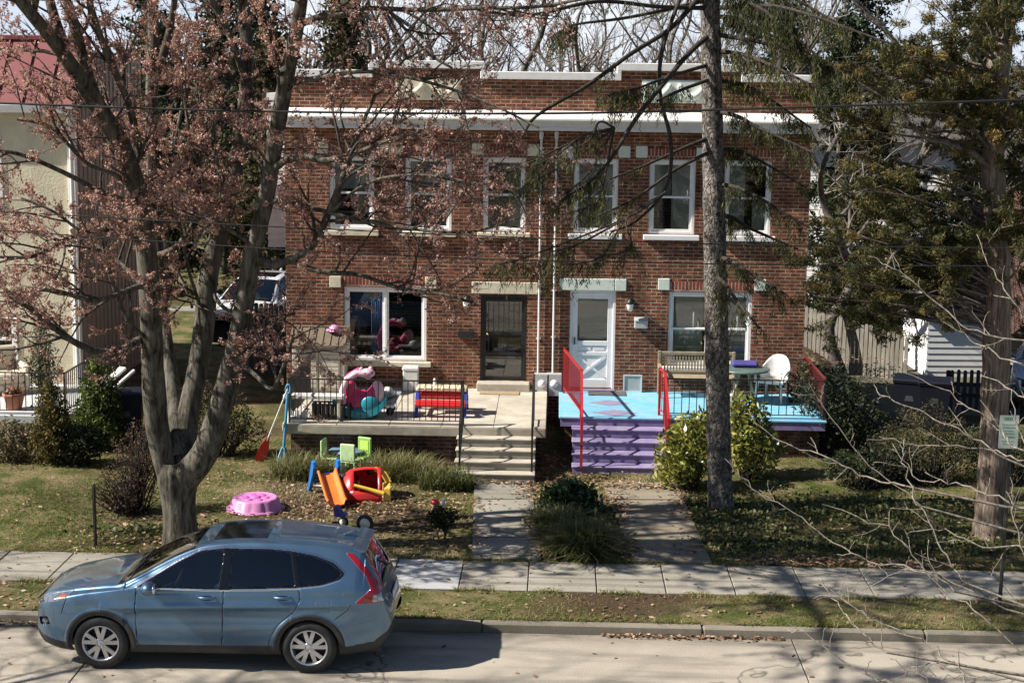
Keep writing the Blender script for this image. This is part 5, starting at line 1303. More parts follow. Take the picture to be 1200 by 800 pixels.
# unseen limbs above the picture, added over the street to cast branch shadows
limb([(355, -20, MY - 2.0, 9), (330, -90, MY - 3.2, 8), (300, -150, MY - 4.6, 6), (270, -190, MY - 5.6, 4)], 8)
limb([(40, 10, MY - 2.4, 9), (60, -80, MY - 3.6, 8), (110, -160, MY - 4.8, 6), (140, -220, MY - 5.6, 4)], 8)
limb([(285, -20, MY + 1.2, 9), (310, -110, MY + .4, 8), (350, -190, MY - .6, 6), (380, -260, MY - 1.4, 4)], 8)
limb([(178, -20, MY + 1, 9), (170, -120, MY - .4, 8), (190, -200, MY - 2, 6), (220, -260, MY - 3, 4)], 8)
limb([(322, 196, MY - .8, 11), (338, 187, MY - .9, 10), (360, 184, MY - 1.1, 9), (384, 188, MY - 1.3, 8), (420, 178, MY - 1.5, 6), (470, 160, MY - 1.8, 4), (520, 150, MY - 2.0, 3)], 8)
limb([(297, 300, MY - .6, 12), (318, 310, MY - .7, 11), (338, 305, MY - .8, 10), (368, 286, MY - 1.0, 9), (384, 252, MY - 1.2, 9), (402, 208, MY - 1.4, 8), (418, 160, MY - 1.5, 6), (440, 110, MY - 1.6, 4), (455, 60, MY - 1.7, 3)], 8)
limb([(340, 305, MY - .8, 7), (375, 318, MY - .9, 6), (420, 322, MY - 1.2, 5), (470, 338, MY - 1.5, 5), (520, 345, MY - 1.8, 4), (558, 356, MY - 2, 3)], 7)
limb([(350, 30, MY - 1.0, 9), (375, 20, MY - 1.2, 8), (400, 18, MY - 1.3, 7), (430, 10, MY - 1.4, 6), (490, 12, MY - 1.6, 6), (560, 10, MY - 1.8, 5), (630, 8, MY - 2.0, 4), (690, -2, MY - 2.2, 3)], 7)
limb([(455, 12, MY - 1.5, 5), (480, 40, MY - 1.7, 4), (505, 65, MY - 1.9, 4), (530, 80, MY - 2, 3)], 6)
limb([(170, 395, MY - .4, 11), (156, 402, MY - .6, 10), (140, 410, MY - .8, 10), (115, 412, MY - 1.0, 9), (86, 400, MY - 1.3, 8), (56, 378, MY - 1.6, 7), (30, 358, MY - 1.8, 5), (4, 345, MY - 2.0, 3)], 8)
limb([(178, 330, MY - .5, 9), (150, 340, MY - .9, 7), (110, 352, MY - 1.3, 6), (60, 340, MY - 1.7, 5), (10, 345, MY - 2, 3)], 7)
limb([(172, 290, MY - .5, 8), (140, 270, MY - 1.0, 7), (90, 275, MY - 1.5, 6), (40, 300, MY - 1.9, 5), (-20, 300, MY - 2.2, 3)], 7)
limb([(165, 240, MY - .6, 8), (120, 225, MY - 1.1, 7), (70, 200, MY - 1.6, 6), (20, 180, MY - 2, 5), (-30, 175, MY - 2.3, 3)], 7)
limb([(183, 300, MY + .9, 8), (205, 290, MY + .6, 7), (226, 262, MY + .4, 6), (238, 220, MY + .2, 5), (232, 150, MY + .2, 4)], 7)
limb([(260, 40, MY + 1, 7), (235, 70, MY + .6, 6), (215, 120, MY + .3, 5), (205, 170, MY + .2, 4)], 7)
limb([(300, 130, MY + .4, 8), (268, 40, MY + .3, 8), (246, -5, MY + .2, 8), (230, -60, MY + .2, 5)], 8)
limb([(165, 180, MY - .7, 10), (150, 120, MY - 1.2, 9), (128, 70, MY - 1.6, 8), (110, 20, MY - 1.9, 8), (95, -40, MY - 2.2, 6)], 8)
limb([(196, 300, MY + .9, 6), (222, 345, MY + .5, 5), (225, 360, MY + .3, 4)], 6)
limb([(276, 420, MY - .4, 7), (300, 440, MY - .6, 6), (320, 455, MY - .8, 5), (335, 420, MY - 1.0, 4), (345, 390, MY - 1.1, 3)], 6)
limb([(334, 100, MY - 1.2, 8), (370, 92, MY - 1.5, 6), (430, 84, MY - 1.8, 5), (500, 96, MY - 2.1, 4), (570, 120, MY - 2.3, 3), (632, 150, MY - 2.5, 2.4)], 7)
limb([(312, 235, MY - .7, 8), (350, 240, MY - 1.0, 6), (410, 255, MY - 1.4, 5), (480, 268, MY - 1.8, 4), (550, 272, MY - 2.1, 3), (610, 255, MY - 2.3, 2.4)], 7)
limb([(384, 252, MY - 1.2, 5), (430, 215, MY - 1.6, 4), (490, 205, MY - 1.9, 3.5), (560, 215, MY - 2.2, 3), (640, 225, MY - 2.5, 2.2)], 6)
limb([(290, 70, MY + 1.1, 7), (262, 110, MY + .6, 6), (250, 160, MY + .3, 5), (262, 215, MY + .1, 4)], 6)
limb([(243, 330, MY + .7, 6), (262, 360, MY + .4, 5), (300, 372, MY - .1, 4), (345, 368, MY - .5, 3)], 6)
for tr in ([(162, 225, MY - .9, 8), (135, 205, MY - 1.2, 6), (100, 190, MY - 1.5, 5), (60, 150, MY - 1.8, 4), (20, 140, MY - 2, 3)], [(175, 342, MY - .5, 8), (145, 312, MY - .2, 6), (110, 285, MY, 5), (66, 250, MY, 4), (25, 232, MY, 3)], [(183, 250, MY + 1, 7), (160, 200, MY + .6, 5), (138, 185, MY + .4, 4), (112, 150, MY + .2, 3)], [(240, 375, MY + .6, 6), (222, 320, MY + .2, 5), (212, 270, MY, 4), (196, 225, MY - .1, 3)], [(268, 232, MY + .9, 6), (240, 200, MY + .5, 5), (225, 170, MY + .3, 4), (215, 110, MY + .2, 3)], [(298, 288, MY - .6, 6), (270, 270, MY - .9, 5), (246, 255, MY - 1.2, 4), (215, 262, MY - 1.5, 3)], [(177, 400, MY - .4, 6), (150, 375, MY - .8, 5), (128, 320, MY - 1.1, 4), (118, 270, MY - 1.3, 3)]): limb(tr, 6)
def limb_w(rows, k=8):  # more unseen limbs, added high over the street to shadow the roadway
    S = spline(np.array(rows), 5); T.add(S[:, :3], S[:, 3], k); LIMBS.append((S[:, :3], S[:, 3]))
for rows in ([(-6.7, 22.4, 9.2, .075), (-7.4, 21.0, 10.0, .07), (-8.0, 19.2, 10.6, .055), (-8.6, 17.4, 10.9, .035), (-9.0, 16.0, 11.0, .015)], [(-5.9, 23.6, 10.6, .06), (-6.3, 21.6, 11.2, .06), (-6.2, 19.6, 11.5, .05), (-5.6, 17.6, 11.6, .03), (-5.4, 16.2, 11.5, .012)],
             [(-5.4, 23.0, 10.8, .06), (-4.6, 21.4, 11.6, .055), (-4.2, 19.4, 12.0, .045), (-4.4, 17.4, 12.2, .02)], [(-3.4, 22.6, 9.6, .06), (-3.6, 20.8, 10.4, .05), (-3.2, 18.8, 10.9, .035), (-3.0, 17.4, 11.0, .015)], [(-7.4, 21.0, 10.0, .05), (-6.6, 19.4, 10.2, .04), (-6.6, 17.8, 10.2, .025), (-6.9, 16.4, 10.2, .01)]): limb_w(rows)
spec = [(3.6, .7, 2.1, 52, .10, .17, .005), (4.2, .35, 1.0, 48, .06, .2, .003), (6.5, .14, .40, 46, .08, .22, .0025)]
for k, (P, r) in enumerate(LIMBS):
    if k == 0: continue
    st = .42 if k in (1, 4, 5, 7) else .18
    sprout(TW, ends, P, r, 0, rng, spec, st)
# buds ride on the thinnest shoots
C = []
for lv, Q in ends:
    if lv < 1: continue
    m = 11 if lv == 2 else 12
    for _ in range(m):
        if rng.random() < (.10 if Q[0][0] < -3.2 else .5): continue
        t = rng.random() ** .7 * (len(Q) - 1.001); i = int(t); c = Q[i] * (1 - t + i) + Q[i + 1] * (t - i)
        q = 4 if rng.random() < .6 else 3
        C.append(c + rng.normal(size=(q, 3)) * .018)
C = np.concatenate(C); print('maple buds', len(C), 'twig verts', TW.n)
T.build('trunk', maple_bark, maple)
TW.build('branches', twig_bark, maple)
V, F = leaf_quads(C, rng.uniform(.024, .050, len(C)), .66, 0, rng)
np_mesh('crown', V, F, bud_m, maple, rng.random(len(F)))

# ---------------------------------------------------------------- tall conifer in front of the right half
rng = np.random.default_rng(5)
con_bark = barkmat('spruce_bark', (.05, .042, .036), (.33, .295, .26), 7, (1, 1, .7), 1.0, .035, None, 15)
dark_twig = barkmat('spruce_twig', (.022, .018, .015), (.085, .07, .058), 12, (1, 1, 1), .2, .004)
con_leaf = leafmat('spruce_needles', ((0, (.018, .026, .010)), (.45, (.05, .06, .018)), (.75, (.13, .13, .032)), (.92, (.22, .20, .055)), (1, (.24, .14, .06))), .6, .3)
cb = PG(845, 599); CY = cb.y
spruce = thing('spruce_tree', 'tall straight conifer with rough grey trunk and drooping boughs before the purple steps', 'tree', (cb.x, cb.y, cb.z - .1))
T = Tubes(); P, r = px_path([(846, 615, CY, 44), (845, 597, CY, 35), (844, 570, CY, 31), (842, 500, CY, 29.5), (840, 400, CY, 29), (838, 300, CY, 27.5), (836, 200, CY, 26), (834, 100, CY, 24.5), (832, 0, CY, 23), (829, -140, CY, 19), (827, -300, CY, 12), (825, -460, CY, 3)], 8)
for sgn in range(1): T.add(P, r * (1 + .03 * np.sin(np.arange(len(r)) * 1.7)), 20)
T.build('trunk', con_bark, spruce)
TW = Tubes(); NC = []; NS = []
def bough(pts, leaf=(0, 1), dens=1.0, k=7, hang=.75, size=.088, sec=.5):
    P, r = px_path(pts, 6); TW.add(P, r, k)
    L = np.linalg.norm(np.diff(P, axis=0), axis=1).sum(); n = int(L * 7 * dens)
    for _ in range(n):
        t = (leaf[0] + (leaf[1] - leaf[0]) * rng.random()) * (len(P) - 1.001); i = int(t); p = P[i] * (1 - t + i) + P[i + 1] * (t - i); tan = nrm(P[i + 1] - P[i])
        side = nrm(np.cross(tan, UP)) * rng.choice([-1, 1]); ln = sec * rng.uniform(.5, 1.3)
        d = nrm(tan * .5 + side * rng.uniform(.3, 1) + UP * rng.uniform(-.6, .15)); Q = [p]
        for q in range(4): d = nrm(d - UP * .22 + rng.normal(size=3) * .1); Q.append(Q[-1] + d * ln / 4)
        Q = np.array(Q); TW.add(Q, np.linspace(.006, .0025, 5), 3)
        m = int(34 * ln / .5)
        for q in range(m):
            u = rng.random() * 3.999; j = int(u); c = Q[j] * (1 - u + j) + Q[j + 1] * (u - j)
            NC.append(c + rng.normal(size=3) * .025 - UP * rng.uniform(0, .11)); NS.append(size * rng.uniform(.6, 1.4))
Y0 = CY
# bare dark limbs crossing to the left
bough([(835, 38, Y0, 7), (807, 63, Y0 - .5, 6.5), (780, 95, Y0 - 1, 6), (744, 141, Y0 - 1.5, 5.5), (714, 189, Y0 - 2, 4.5), (690, 213, Y0 - 2.3, 3.5), (655, 235, Y0 - 2.6, 2.5)], (.72, 1), 1.3)
bough([(832, -20, Y0, 7), (790, 30, Y0 - .6, 6), (741, 62, Y0 - 1, 5.5), (690, 99, Y0 - 1.4, 5), (630, 135, Y0 - 1.8, 4), (612, 160, Y0 - 2, 3)], (.45, .6), .25)
bough([(800, -10, Y0 - .6, 5), (776, 60, Y0 - .8, 5), (774, 114, Y0 - .9, 5), (786, 165, Y0 - 1, 5), (781, 219, Y0 - 1.2, 4.5), (747, 258, Y0 - 1.5, 3), (716, 272, Y0 - 1.7, 2)], (.85, 1), .2)
bough([(836, 160, Y0, 6), (800, 174, Y0 - .4, 4.5), (760, 192, Y0 - .7, 3), (715, 210, Y0 - 1, 2)], (.6, 1), .25)
bough([(838, 175, Y0, 5), (790, 200, Y0 - .7, 4), (745, 232, Y0 - 1.2, 3), (690, 258, Y0 - 1.6, 2)], (.6, 1), .8)
bough([(833, 10, Y0, 6), (770, 8, Y0 - .8, 5), (700, 2, Y0 - 1.4, 5), (620, 18, Y0 - 2, 4), (560, 12, Y0 - 2.4, 3)], (.3, .9), .55)
bough([(834, 75, Y0, 5), (790, 88, Y0 - .8, 4), (745, 104, Y0 - 1.3, 3), (712, 112, Y0 - 1.6, 3)], (.45, 1), 3.2)
bough([(835, 92, Y0, 5), (800, 105, Y0 - .8, 4), (770, 118, Y0 - 1.3, 3)], (.4, 1), 1.8)
bough([(832, 0, Y0, 5), (740, 20, Y0 - 1, 4), (680, 28, Y0 - 1.4, 3), (660, 34, Y0 - 1.5, 2)], (.7, 1), 2.2)
for (x, y) in ((690, 165), (655, 180), (640, 205), (668, 222), (700, 235), (622, 190)):
    bough([(720, 150, Y0 - 1.9, 3), ((x + 715) / 2, y - 22, Y0 - 2.1, 2.5), (x, y, Y0 - 2.4, 2), (x - 28, y + 14, Y0 - 2.6, 1.5)], (.4, 1), 1.6)
for (x, y) in ((680, 285), (650, 300), (705, 300), (620, 300), (740, 290)):
    bough([(780, 225, Y0 - 1.3, 3), (735, 255, Y0 - 1.6, 2.5), (x, y, Y0 - 2.2, 2), (x - 34, y + 10, Y0 - 2.5, 1.5)], (.6, 1), 1.0)
# right hand side, heavier foliage
for (yt, x1, y1, x2, y2, dy, d) in ((-40, 900, -20, 985, 30, -.8, 2.4), (-10, 905, 20, 990, 95, -1.2, 2.4), (20, 880, 30, 940, 60, .8, 2.4), (60, 900, 75, 975, 112, -1.0, 2.2), (95, 890, 108, 950, 150, .6, 2.0), (130, 890, 150, 955, 180, -.9, 1.8), (175, 885, 185, 945, 220, .4, 1.5), (215, 890, 232, 950, 268, -.8, 1.4), (250, 880, 268, 935, 292, .5, 1.3), (-70, 870, -60, 930, -20, .3, 2.4), (-30, 860, -20, 900, 8, 1.4, 2.2), (300, 875, 318, 922, 345, -.9, 1.5), (322, 862, 350, 890, 385, -1.1, .9), (10, 930, 12, 1040, 50, -1.6, 1.6), (40, 960, 70, 1060, 130, -1.6, 1.0)):
    bough([(836, yt, Y0, 6), ((836 + x1) / 2, (yt + y1) / 2 - 4, Y0 + dy * .4, 5), (x1, y1, Y0 + dy, 4), (x2, y2, Y0 + dy * 1.5, 2.5)], (.15, 1), d * 2.0)
# higher whorls above the picture
for k in range(26):
    zt = -90 - 13 * k; a = rng.uniform(0, 2 * pi); L = (3.0 - .08 * k) * rng.uniform(.7, 1.1)
    p = np.array(PY(830, zt, Y0)); Q = np.array([p, p + np.array([math.cos(a), math.sin(a), .02]) * L * .5, p + np.array([math.cos(a), math.sin(a), -.22]) * L])
    S = spline(Q, 5); TW.add(S, np.linspace(.035, .008, len(S)), 5)
    for _ in range(int(L * 90)):
        t = rng.uniform(.2, 1) * (len(S) - 1.001); i = int(t); NC.append(S[i] + rng.normal(size=3) * np.array([.16, .16, .10]) - UP * .12); NS.append(.15 * rng.uniform(.6, 1.4))
TW.build('branches', dark_twig, spruce)
NC = np.array(NC); print('spruce needles', len(NC)); V, F = leaf_quads(NC, np.array(NS), .15, .60, rng)
cl = .5 + .5 * np.sin(NC[:, 0] * 2.1 + 1.0) * np.sin(NC[:, 2] * 2.7); np_mesh('crown', V, F, con_leaf, spruce, np.clip(rng.random(len(F)) * .7 + cl * .3, 0, 1))

# ---------------------------------------------------------------- cedar on the right
rng = np.random.default_rng(8)
ced_bark = barkmat('cedar_bark', (.075, .055, .042), (.33, .255, .195), 10, (1, 1, .06), 1.0, .03)
ced_leaf = leafmat('cedar_leaves', ((0, (.022, .026, .009)), (.45, (.058, .064, .020)), (.75, (.14, .115, .032)), (1, (.29, .185, .06))), .7, .25)
kb = PG(1160, 628); KY = kb.y
cedar = thing('cedar_tree', 'cedar with shredding tan trunk and bronze green foliage at the right of the lawn', 'tree', (kb.x, kb.y, kb.z - .1))
T = Tubes(); P, r = px_path([(1158, 645, KY, 60), (1159, 625, KY, 44), (1161, 590, KY, 37), (1164, 520, KY, 34), (1167, 440, KY, 34), (1169, 350, KY, 32), (1168, 270, KY, 29), (1164, 190, KY, 27), (1168, 110, KY, 26), (1176, 40, KY, 24), (1184, -20, KY, 21), (1190, -140, KY, 15), (1195, -280, KY, 5)], 8)
T.add(P, r * (1 + .05 * np.sin(np.arange(len(r)) * 1.3)), 18); TRK = P; T.build('trunk', ced_bark, cedar)
TW = Tubes(); NC = []; NS = []; NR = []
def clump(c, R_, n, size, tone):
    ax = nrm(np.asarray(c) - TRK[int(np.argmin(np.abs(TRK[:, 2] - c[2])))] + rng.normal(size=3) * .5 + UP * .25); d = rng.normal(size=(n, 3)); d /= np.linalg.norm(d, axis=1, keepdims=True); q = rng.random((n, 1)) ** .45
    v = d * q * R_[0] * .62; NC.append(np.asarray(c) + v + ax * (v @ ax)[:, None] * 1.3); NS.append(size * rng.uniform(.5, 1.4, n)); NR.append(np.clip(tone + rng.normal(size=n) * .22, 0, 1))
def cedar_branch(px, py, dY, n=3, R_=.36, tone=.5, start=None):
    p = np.array(PY(px, py, KY + dY)); z0 = p[2] + rng.uniform(-.9, -.1); i = int(np.argmin(np.abs(TRK[:, 2] - z0))); a = TRK[i]
    mid = (a + p) / 2 + UP * .12 + rng.normal(size=3) * .12; S = spline(np.array([a, mid, p]), 6); TW.add(S, np.linspace(.032, .007, len(S)), 5)
    L = np.linalg.norm(p - a)
    for k in range(n):
        t = 1 - .5 * k / max(1, n) * rng.uniform(.6, 1.2); j = min(len(S) - 1, int(t * (len(S) - 1))); c = S[j] + rng.normal(size=3) * .20
        TW.add(np.array([S[max(0, j - 2)], (S[max(0, j - 2)] + c) / 2 + rng.normal(size=3) * .04, c]), [.012, .008, .004], 4)
        for _ in range(4): clump(c + rng.normal(size=3) * R_ * .6, (R_ * .42, R_ * .42, R_ * .34), 150, .064, tone + rng.normal() * .13)
for (x0, x1, y0, y1, n, tone) in ((955, 1070, 70, 150, 15, .52), (1040, 1155, 30, 120, 15, .50), (940, 1060, 270, 335, 20, .55), (1040, 1160, 235, 335, 26, .42), (980, 1100, 215, 280, 9, .40), (1150, 1215, 70, 160, 14, .62), (1170, 1220, 170, 300, 14, .45), (1020, 1082, 310, 372, 9, .38), (950, 1030, 330, 372, 7, .35), (1060, 1150, 140, 215, 4, .55), (1100, 1215, -70, 20, 12, .45), (1120, 1220, -20, 50, 8, .3)):
    for _ in range(max(2, int(n * .95))): cedar_branch(rng.uniform(x0, x1), rng.uniform(y0, y1), rng.uniform(-1.2, 1.2), 2, .34, tone)
for (pts) in ([(1162, 200, KY, 9), (1140, 180, KY - .4, 8), (1110, 168, KY - .7, 6), (1085, 162, KY - .9, 5), (1070, 145, KY - 1, 3)], [(1166, 300, KY, 7), (1080, 280, KY - .6, 5), (1050, 295, KY - .9, 4), (1036, 320, KY - 1, 3)], [(1166, 215, KY, 7), (1100, 200, KY + .4, 5), (1050, 190, KY + .7, 4)]):
    P, r = px_path(pts, 5); TW.add(P, r, 6); sprout(TW, [], P, r, 0, rng, [(2.0, .2, .6, 50, .05, .2, .003)], .4)
TW.build('branches', barkmat('cedar_twig', (.05, .042, .036), (.22, .18, .15), 12, (1, 1, 1), .2, .004), cedar)
NC, NS, NR = np.concatenate(NC), np.concatenate(NS), np.concatenate(NR); print('cedar leaves', len(NC))
V, F = leaf_quads(NC, NS * 1.25, .2, 0.0, rng, .5); np_mesh('crown', V, F, ced_leaf, cedar, NR)

# ---------------------------------------------------------------- bare young tree close by on the right, pale twigs
rng = np.random.default_rng(21)
pale_twig = barkmat('pale_bark', (.12, .10, .08), (.36, .315, .26), 14, (1, 1, .6), .3, .004)
NY = 11.6
young = thing('bare_tree', 'leafless young tree with pale grey twigs reaching in from the right foreground', 'tree', (5.4, NY, 0))
T = Tubes(); Pt = spline(np.array([(5.4, NY, -.1, .11), (5.35, NY, 1.2, .09), (5.2, NY + .05, 2.4, .07), (5.0, NY + .1, 3.6, .05), (4.9, NY + .1, 5.2, .03), (4.85, NY, 6.6, .012)]), 6)
T.add(Pt[:, :3], Pt[:, 3], 12); T.build('trunk', pale_twig, young)
TW = Tubes(); fake = []
TR = [[(1200, 541), (1161, 527), (1095, 523), (1056, 518), (1030, 510)], [(1179, 537), (1130, 509), (1085, 485), (1039, 466), (1025, 453)], [(1130, 684), (1105, 646), (1077, 590), (1039, 562), (990, 513), (948, 450)],
      [(1060, 569), (1025, 562), (976, 539), (913, 516), (881, 492)], [(1200, 720), (1095, 674), (1018, 656), (976, 635), (930, 600), (881, 572), (850, 539)], [(1110, 773), (1083, 750), (1033, 730), (1000, 710), (967, 687)],
      [(1040, 765), (1005, 735), (980, 703), (960, 680)], [(1100, 805), (1047, 800), (1000, 782), (943, 740), (928, 744)], [(1200, 371), (1170, 324), (1147, 290)], [(1200, 429), (1170, 415), (1143, 402), (1106, 375)], [(1200, 400), (1136, 385), (1096, 354), (1052, 317), (1020, 300)],
      [(1185, 520), (1170, 503), (1136, 476), (1096, 452), (1052, 429)], [(1210, 775), (1150, 720), (1105, 690), (1063, 640), (1020, 610), (965, 590)], [(1215, 600), (1160, 580), (1120, 565), (1077, 560), (1045, 520)], [(1215, 640), (1150, 640), (1100, 620), (1060, 625)], [(1210, 480), (1180, 455), (1150, 440)],
      [(1120, 690), (1090, 670), (1060, 668), (1010, 690)], [(1215, 690), (1190, 610), (1186, 560)], [(1215, 800), (1140, 792), (1095, 795), (1040, 770)], [(1130, 800), (1120, 775), (1080, 780), (1050, 795)], [(1075, 590), (1060, 540), (1061, 515)], [(1215, 560), (1195, 500), (1180, 450)]]
for k, tr in enumerate(TR):
    dY = rng.uniform(-.5, .7); n = len(tr); rows = [(x, y, NY + dY + .12 * i, 2.5 - 1.55 * i / (n - 1)) for i, (x, y) in enumerate(tr)]
    P, r = px_path(rows, 5); P += rng.normal(size=P.shape) * .011; TW.add(P, r, 5)
    i = int(np.argmin(np.abs(Pt[:, 2] - (P[0, 2] - .3)))); S = spline(np.array([Pt[i, :3], (Pt[i, :3] + P[0]) / 2 - UP * .08, P[0]]), 5); TW.add(S, np.linspace(max(.02, r[0]), r[0], len(S)), 6)
    sprout(TW, fake, P, r, 0, rng, [(5.5, .06, .34, 55, .12, .16, .0022), (7.0, .03, .10, 50, .1, .2, .0018)], .05)
TW.build('branches', pale_twig, young)
# ================================================================== BEHIND AND BESIDE THE HOUSE
# ---- neighbour on the left: cream stucco front, dark side wall, red metal roof
stucco = pm('cream_stucco', (.66, .59, .42), .9, .14, 3, .5, dirt=(.42, .37, .26), dirt_amt=.5, dirt_scale=1.2, bd=.02)
brown_board = pm('brown_boards', (.25, .215, .175), .8, .2, 3, .3, stretch=(1, 4, .3))
roof_red = pm('red_metal_roof', (.20, .05, .05), .65, .1, 2, .1, dirt=(.22, .06, .05), dirt_amt=.4)
LY = 34.6
xr = PY(93, 400, LY).x; zE = PY(45, 124, LY).z
nb = thing('stucco_house', 'cream stucco house with red metal roof and white corner trim at the left edge', 'house', (xr - 5, LY, gz(0, LY)))
mb = MB(); hl = [(xr - 2.9, xr - 1.55, PY(5, 250, LY).z, PY(5, 158, LY).z), (xr - 2.8, xr - 1.35, 1.35, PY(5, 372, LY).z)]
wall_holes(mb, xr - 10, xr, -.2, zE - .02, LY, hl, .18); mb.build('wall', stucco, nb, world=True)
mb = MB(); zW = PY(45, 60, 36).z; mb.box(xr - 10, xr, LY + .25, LY + 5.8, -.2, zE - .02); mb.box(xr - 10, xr - .002, LY + 1.25, LY + 5.8, zE - .021, zW); mb.quad((xr, LY, -.2), (xr, LY + .25, -.2), (xr, LY + .25, zE - .02), (xr, LY, zE - .02))
k = 0
while k * .32 < 5.7: mb.box(xr + .001, xr + .022, LY + .02 + k * .32, LY + .06 + k * .32, -.1, zE - .03 if k < 4 else zW - .03); k += 1
mb.build('side_wall', brown_board, nb, world=True)
for i, (a, c, d, e) in enumerate(hl):
    mb = MB()
    for q in ((a, a + .12, d, e), (c - .12, c, d, e)): mb.box(q[0], q[1], LY - .03, LY + .1, q[2], q[3], .008)
    for z0, z1 in ((d, d + .1), (e - .1, e), ((d + e) / 2 - .03, (d + e) / 2 + .03)): mb.box(a + .121, c - .121, LY - .028, LY + .098, z0, z1, .006)
    w = mb.build('window', white, nb, world=True); g = MB(); g.box(a + .1, c - .1, LY + .04, LY + .046, d + .05, e - .05); o = g.build('pane', pane_m, None, origin=nb.location); o.parent = w; o.location = (0, 0, 0)
    g = MB(); g.box(a, c, LY + .2, LY + .22, d, e); g.build('dark_room_sheet', inner_dark, nb, world=True)  # dark sheet behind the pane; its colour stands for the unlit room
mb = MB(); mb.box(xr - .13, xr + .03, LY - .035, LY + .13, -.2, zE - .03, .006); mb.build('corner_trim', white, nb, world=True)
mb = MB(); mb.tube([(xr - .02, LY - .10, .3), (xr - .02, LY - .10, zE - .35), (xr - .02, LY - .30, zE - .08)], .045, 8); mb.build('downpipe', white, nb, world=True)
zR = PY(45, 50, LY + 3.6).z; o_ = .17; y0, y1 = LY - o_, LY + 5.8 + .1; x0, x1 = xr - 10.4, xr + .10; ym = LY + .95; zR = PY(45, 47, ym).z
mb = MB(); mb.prism([(y0, zE), (y0, zE + .04), (ym, zR), (ym + .25, zR), (ym + .25, zE)], x0, x1, 'yz')
k = 0
while k * .55 < 10:
    x = x1 - .03 - k * .55; mb.bar((x, y0 - .005, zE + .06), (x, ym - .01, zR + .01), .035, .05); k += 1
mb.box(x0 - .02, x1 + .02, ym - .06, ym + .3, zR, zR + .10, .01)
mb.build('roof', roof_red, nb, world=True)
mb = MB(); mb.box(x0, x1, y0 - .10, y0 - .002, zE - .16, zE + .03, .02); mb.box(x0, x1, y0, LY - .001, zE - .05, zE - .004); mb.build('gutter', pm('gutter_grey', (.40, .40, .39), .5, .1), nb, world=True)
# its porch
dz = .85; py_ = PZ(40, 487, dz).y; pxr = PZ(80, 487, dz).x
np_ = thing('porch', 'pale decked porch with black railing in front of the cream stucco house', 'porch', (pxr - 3, py_, gz(0, py_)))
mb = MB(); mb.box(pxr - 8, pxr, py_, LY - .04, dz - .16, dz, .01); mb.build('deck', pm('deck_grey', (.50, .50, .49), .7, .12, 4, .2), np_, world=True)
mb = MB(); mb.box(pxr - 7.9, pxr - .1, py_ + .15, LY - .05, 0, dz - .17); mb.build('porch_base', pm('base_grey', (.20, .19, .17), .9, .2, 5, .3), np_, world=True)
rail([(pxr - 4, py_ + .08, dz), (pxr - .06, py_ + .08, dz), (pxr - .06, LY - .08, dz)], .85, iron, np_, gap=.13)
mb = MB(); mb.bar((pxr + .05, py_ + .2, .9), (pxr + .7, py_ + 1.6, 1.55), .16, .05); mb.bar((pxr + .28, py_ + .2, .85), (pxr + .93, py_ + 1.6, 1.5), .05, .05); mb.build('stair_side', white, np_, world=True)
q = PZ(17, 479, dz); t = thing('plant_pot', 'terracotta plant pot with dry stems on the pale left porch', 'plant pot', (q.x, q.y, dz))
mb = MB(); mb.lathe([(0, 0), (.14, 0), (.20, .26), (.23, .27), (.23, .33), (.20, .33), (.19, .29), (0, .29)], 20); mb.build('pot', pm('terracotta', (.36, .14, .08), .85, .15, 6, .2), t)
dry_m = leafmat('dry_stems', ((0, (.06, .03, .02)), (.6, (.18, .09, .055)), (1, (.32, .20, .12))), .8, .2)
rng = np.random.default_rng(31)
V, F, sg = blades(np.c_[rng.normal(0, .08, 160), rng.normal(0, .08, 160), np.full(160, .28)], rng.uniform(.12, .34, 160), .025, .6, 3, rng); np_mesh('plant', V, F, dry_m, t, np.repeat(rng.random(160), sg), off=(0, 0, 0))
x = PY(8, 430, LY - .9).x
t = thing('porch_chair', 'cream cushioned armchair on the pale porch at the left edge', 'armchair', (x, LY - 1.1, dz), R(35))
cu = pm('cream_cushion', (.62, .55, .42), .9, .1, 4, .2)
for nm, bx in (('seat', (-.35, .35, -.35, .3, .25, .45)), ('backrest', (-.36, .36, .301, .45, .25, .95)), ('armrest', (-.46, -.361, -.35, .42, .1, .62)), ('armrest', (.361, .46, -.35, .42, .1, .62)), ('base', (-.34, .34, -.33, .29, .08, .249))):
    mb = MB(); mb.box(*bx, .04); mb.build(nm, cu, t)

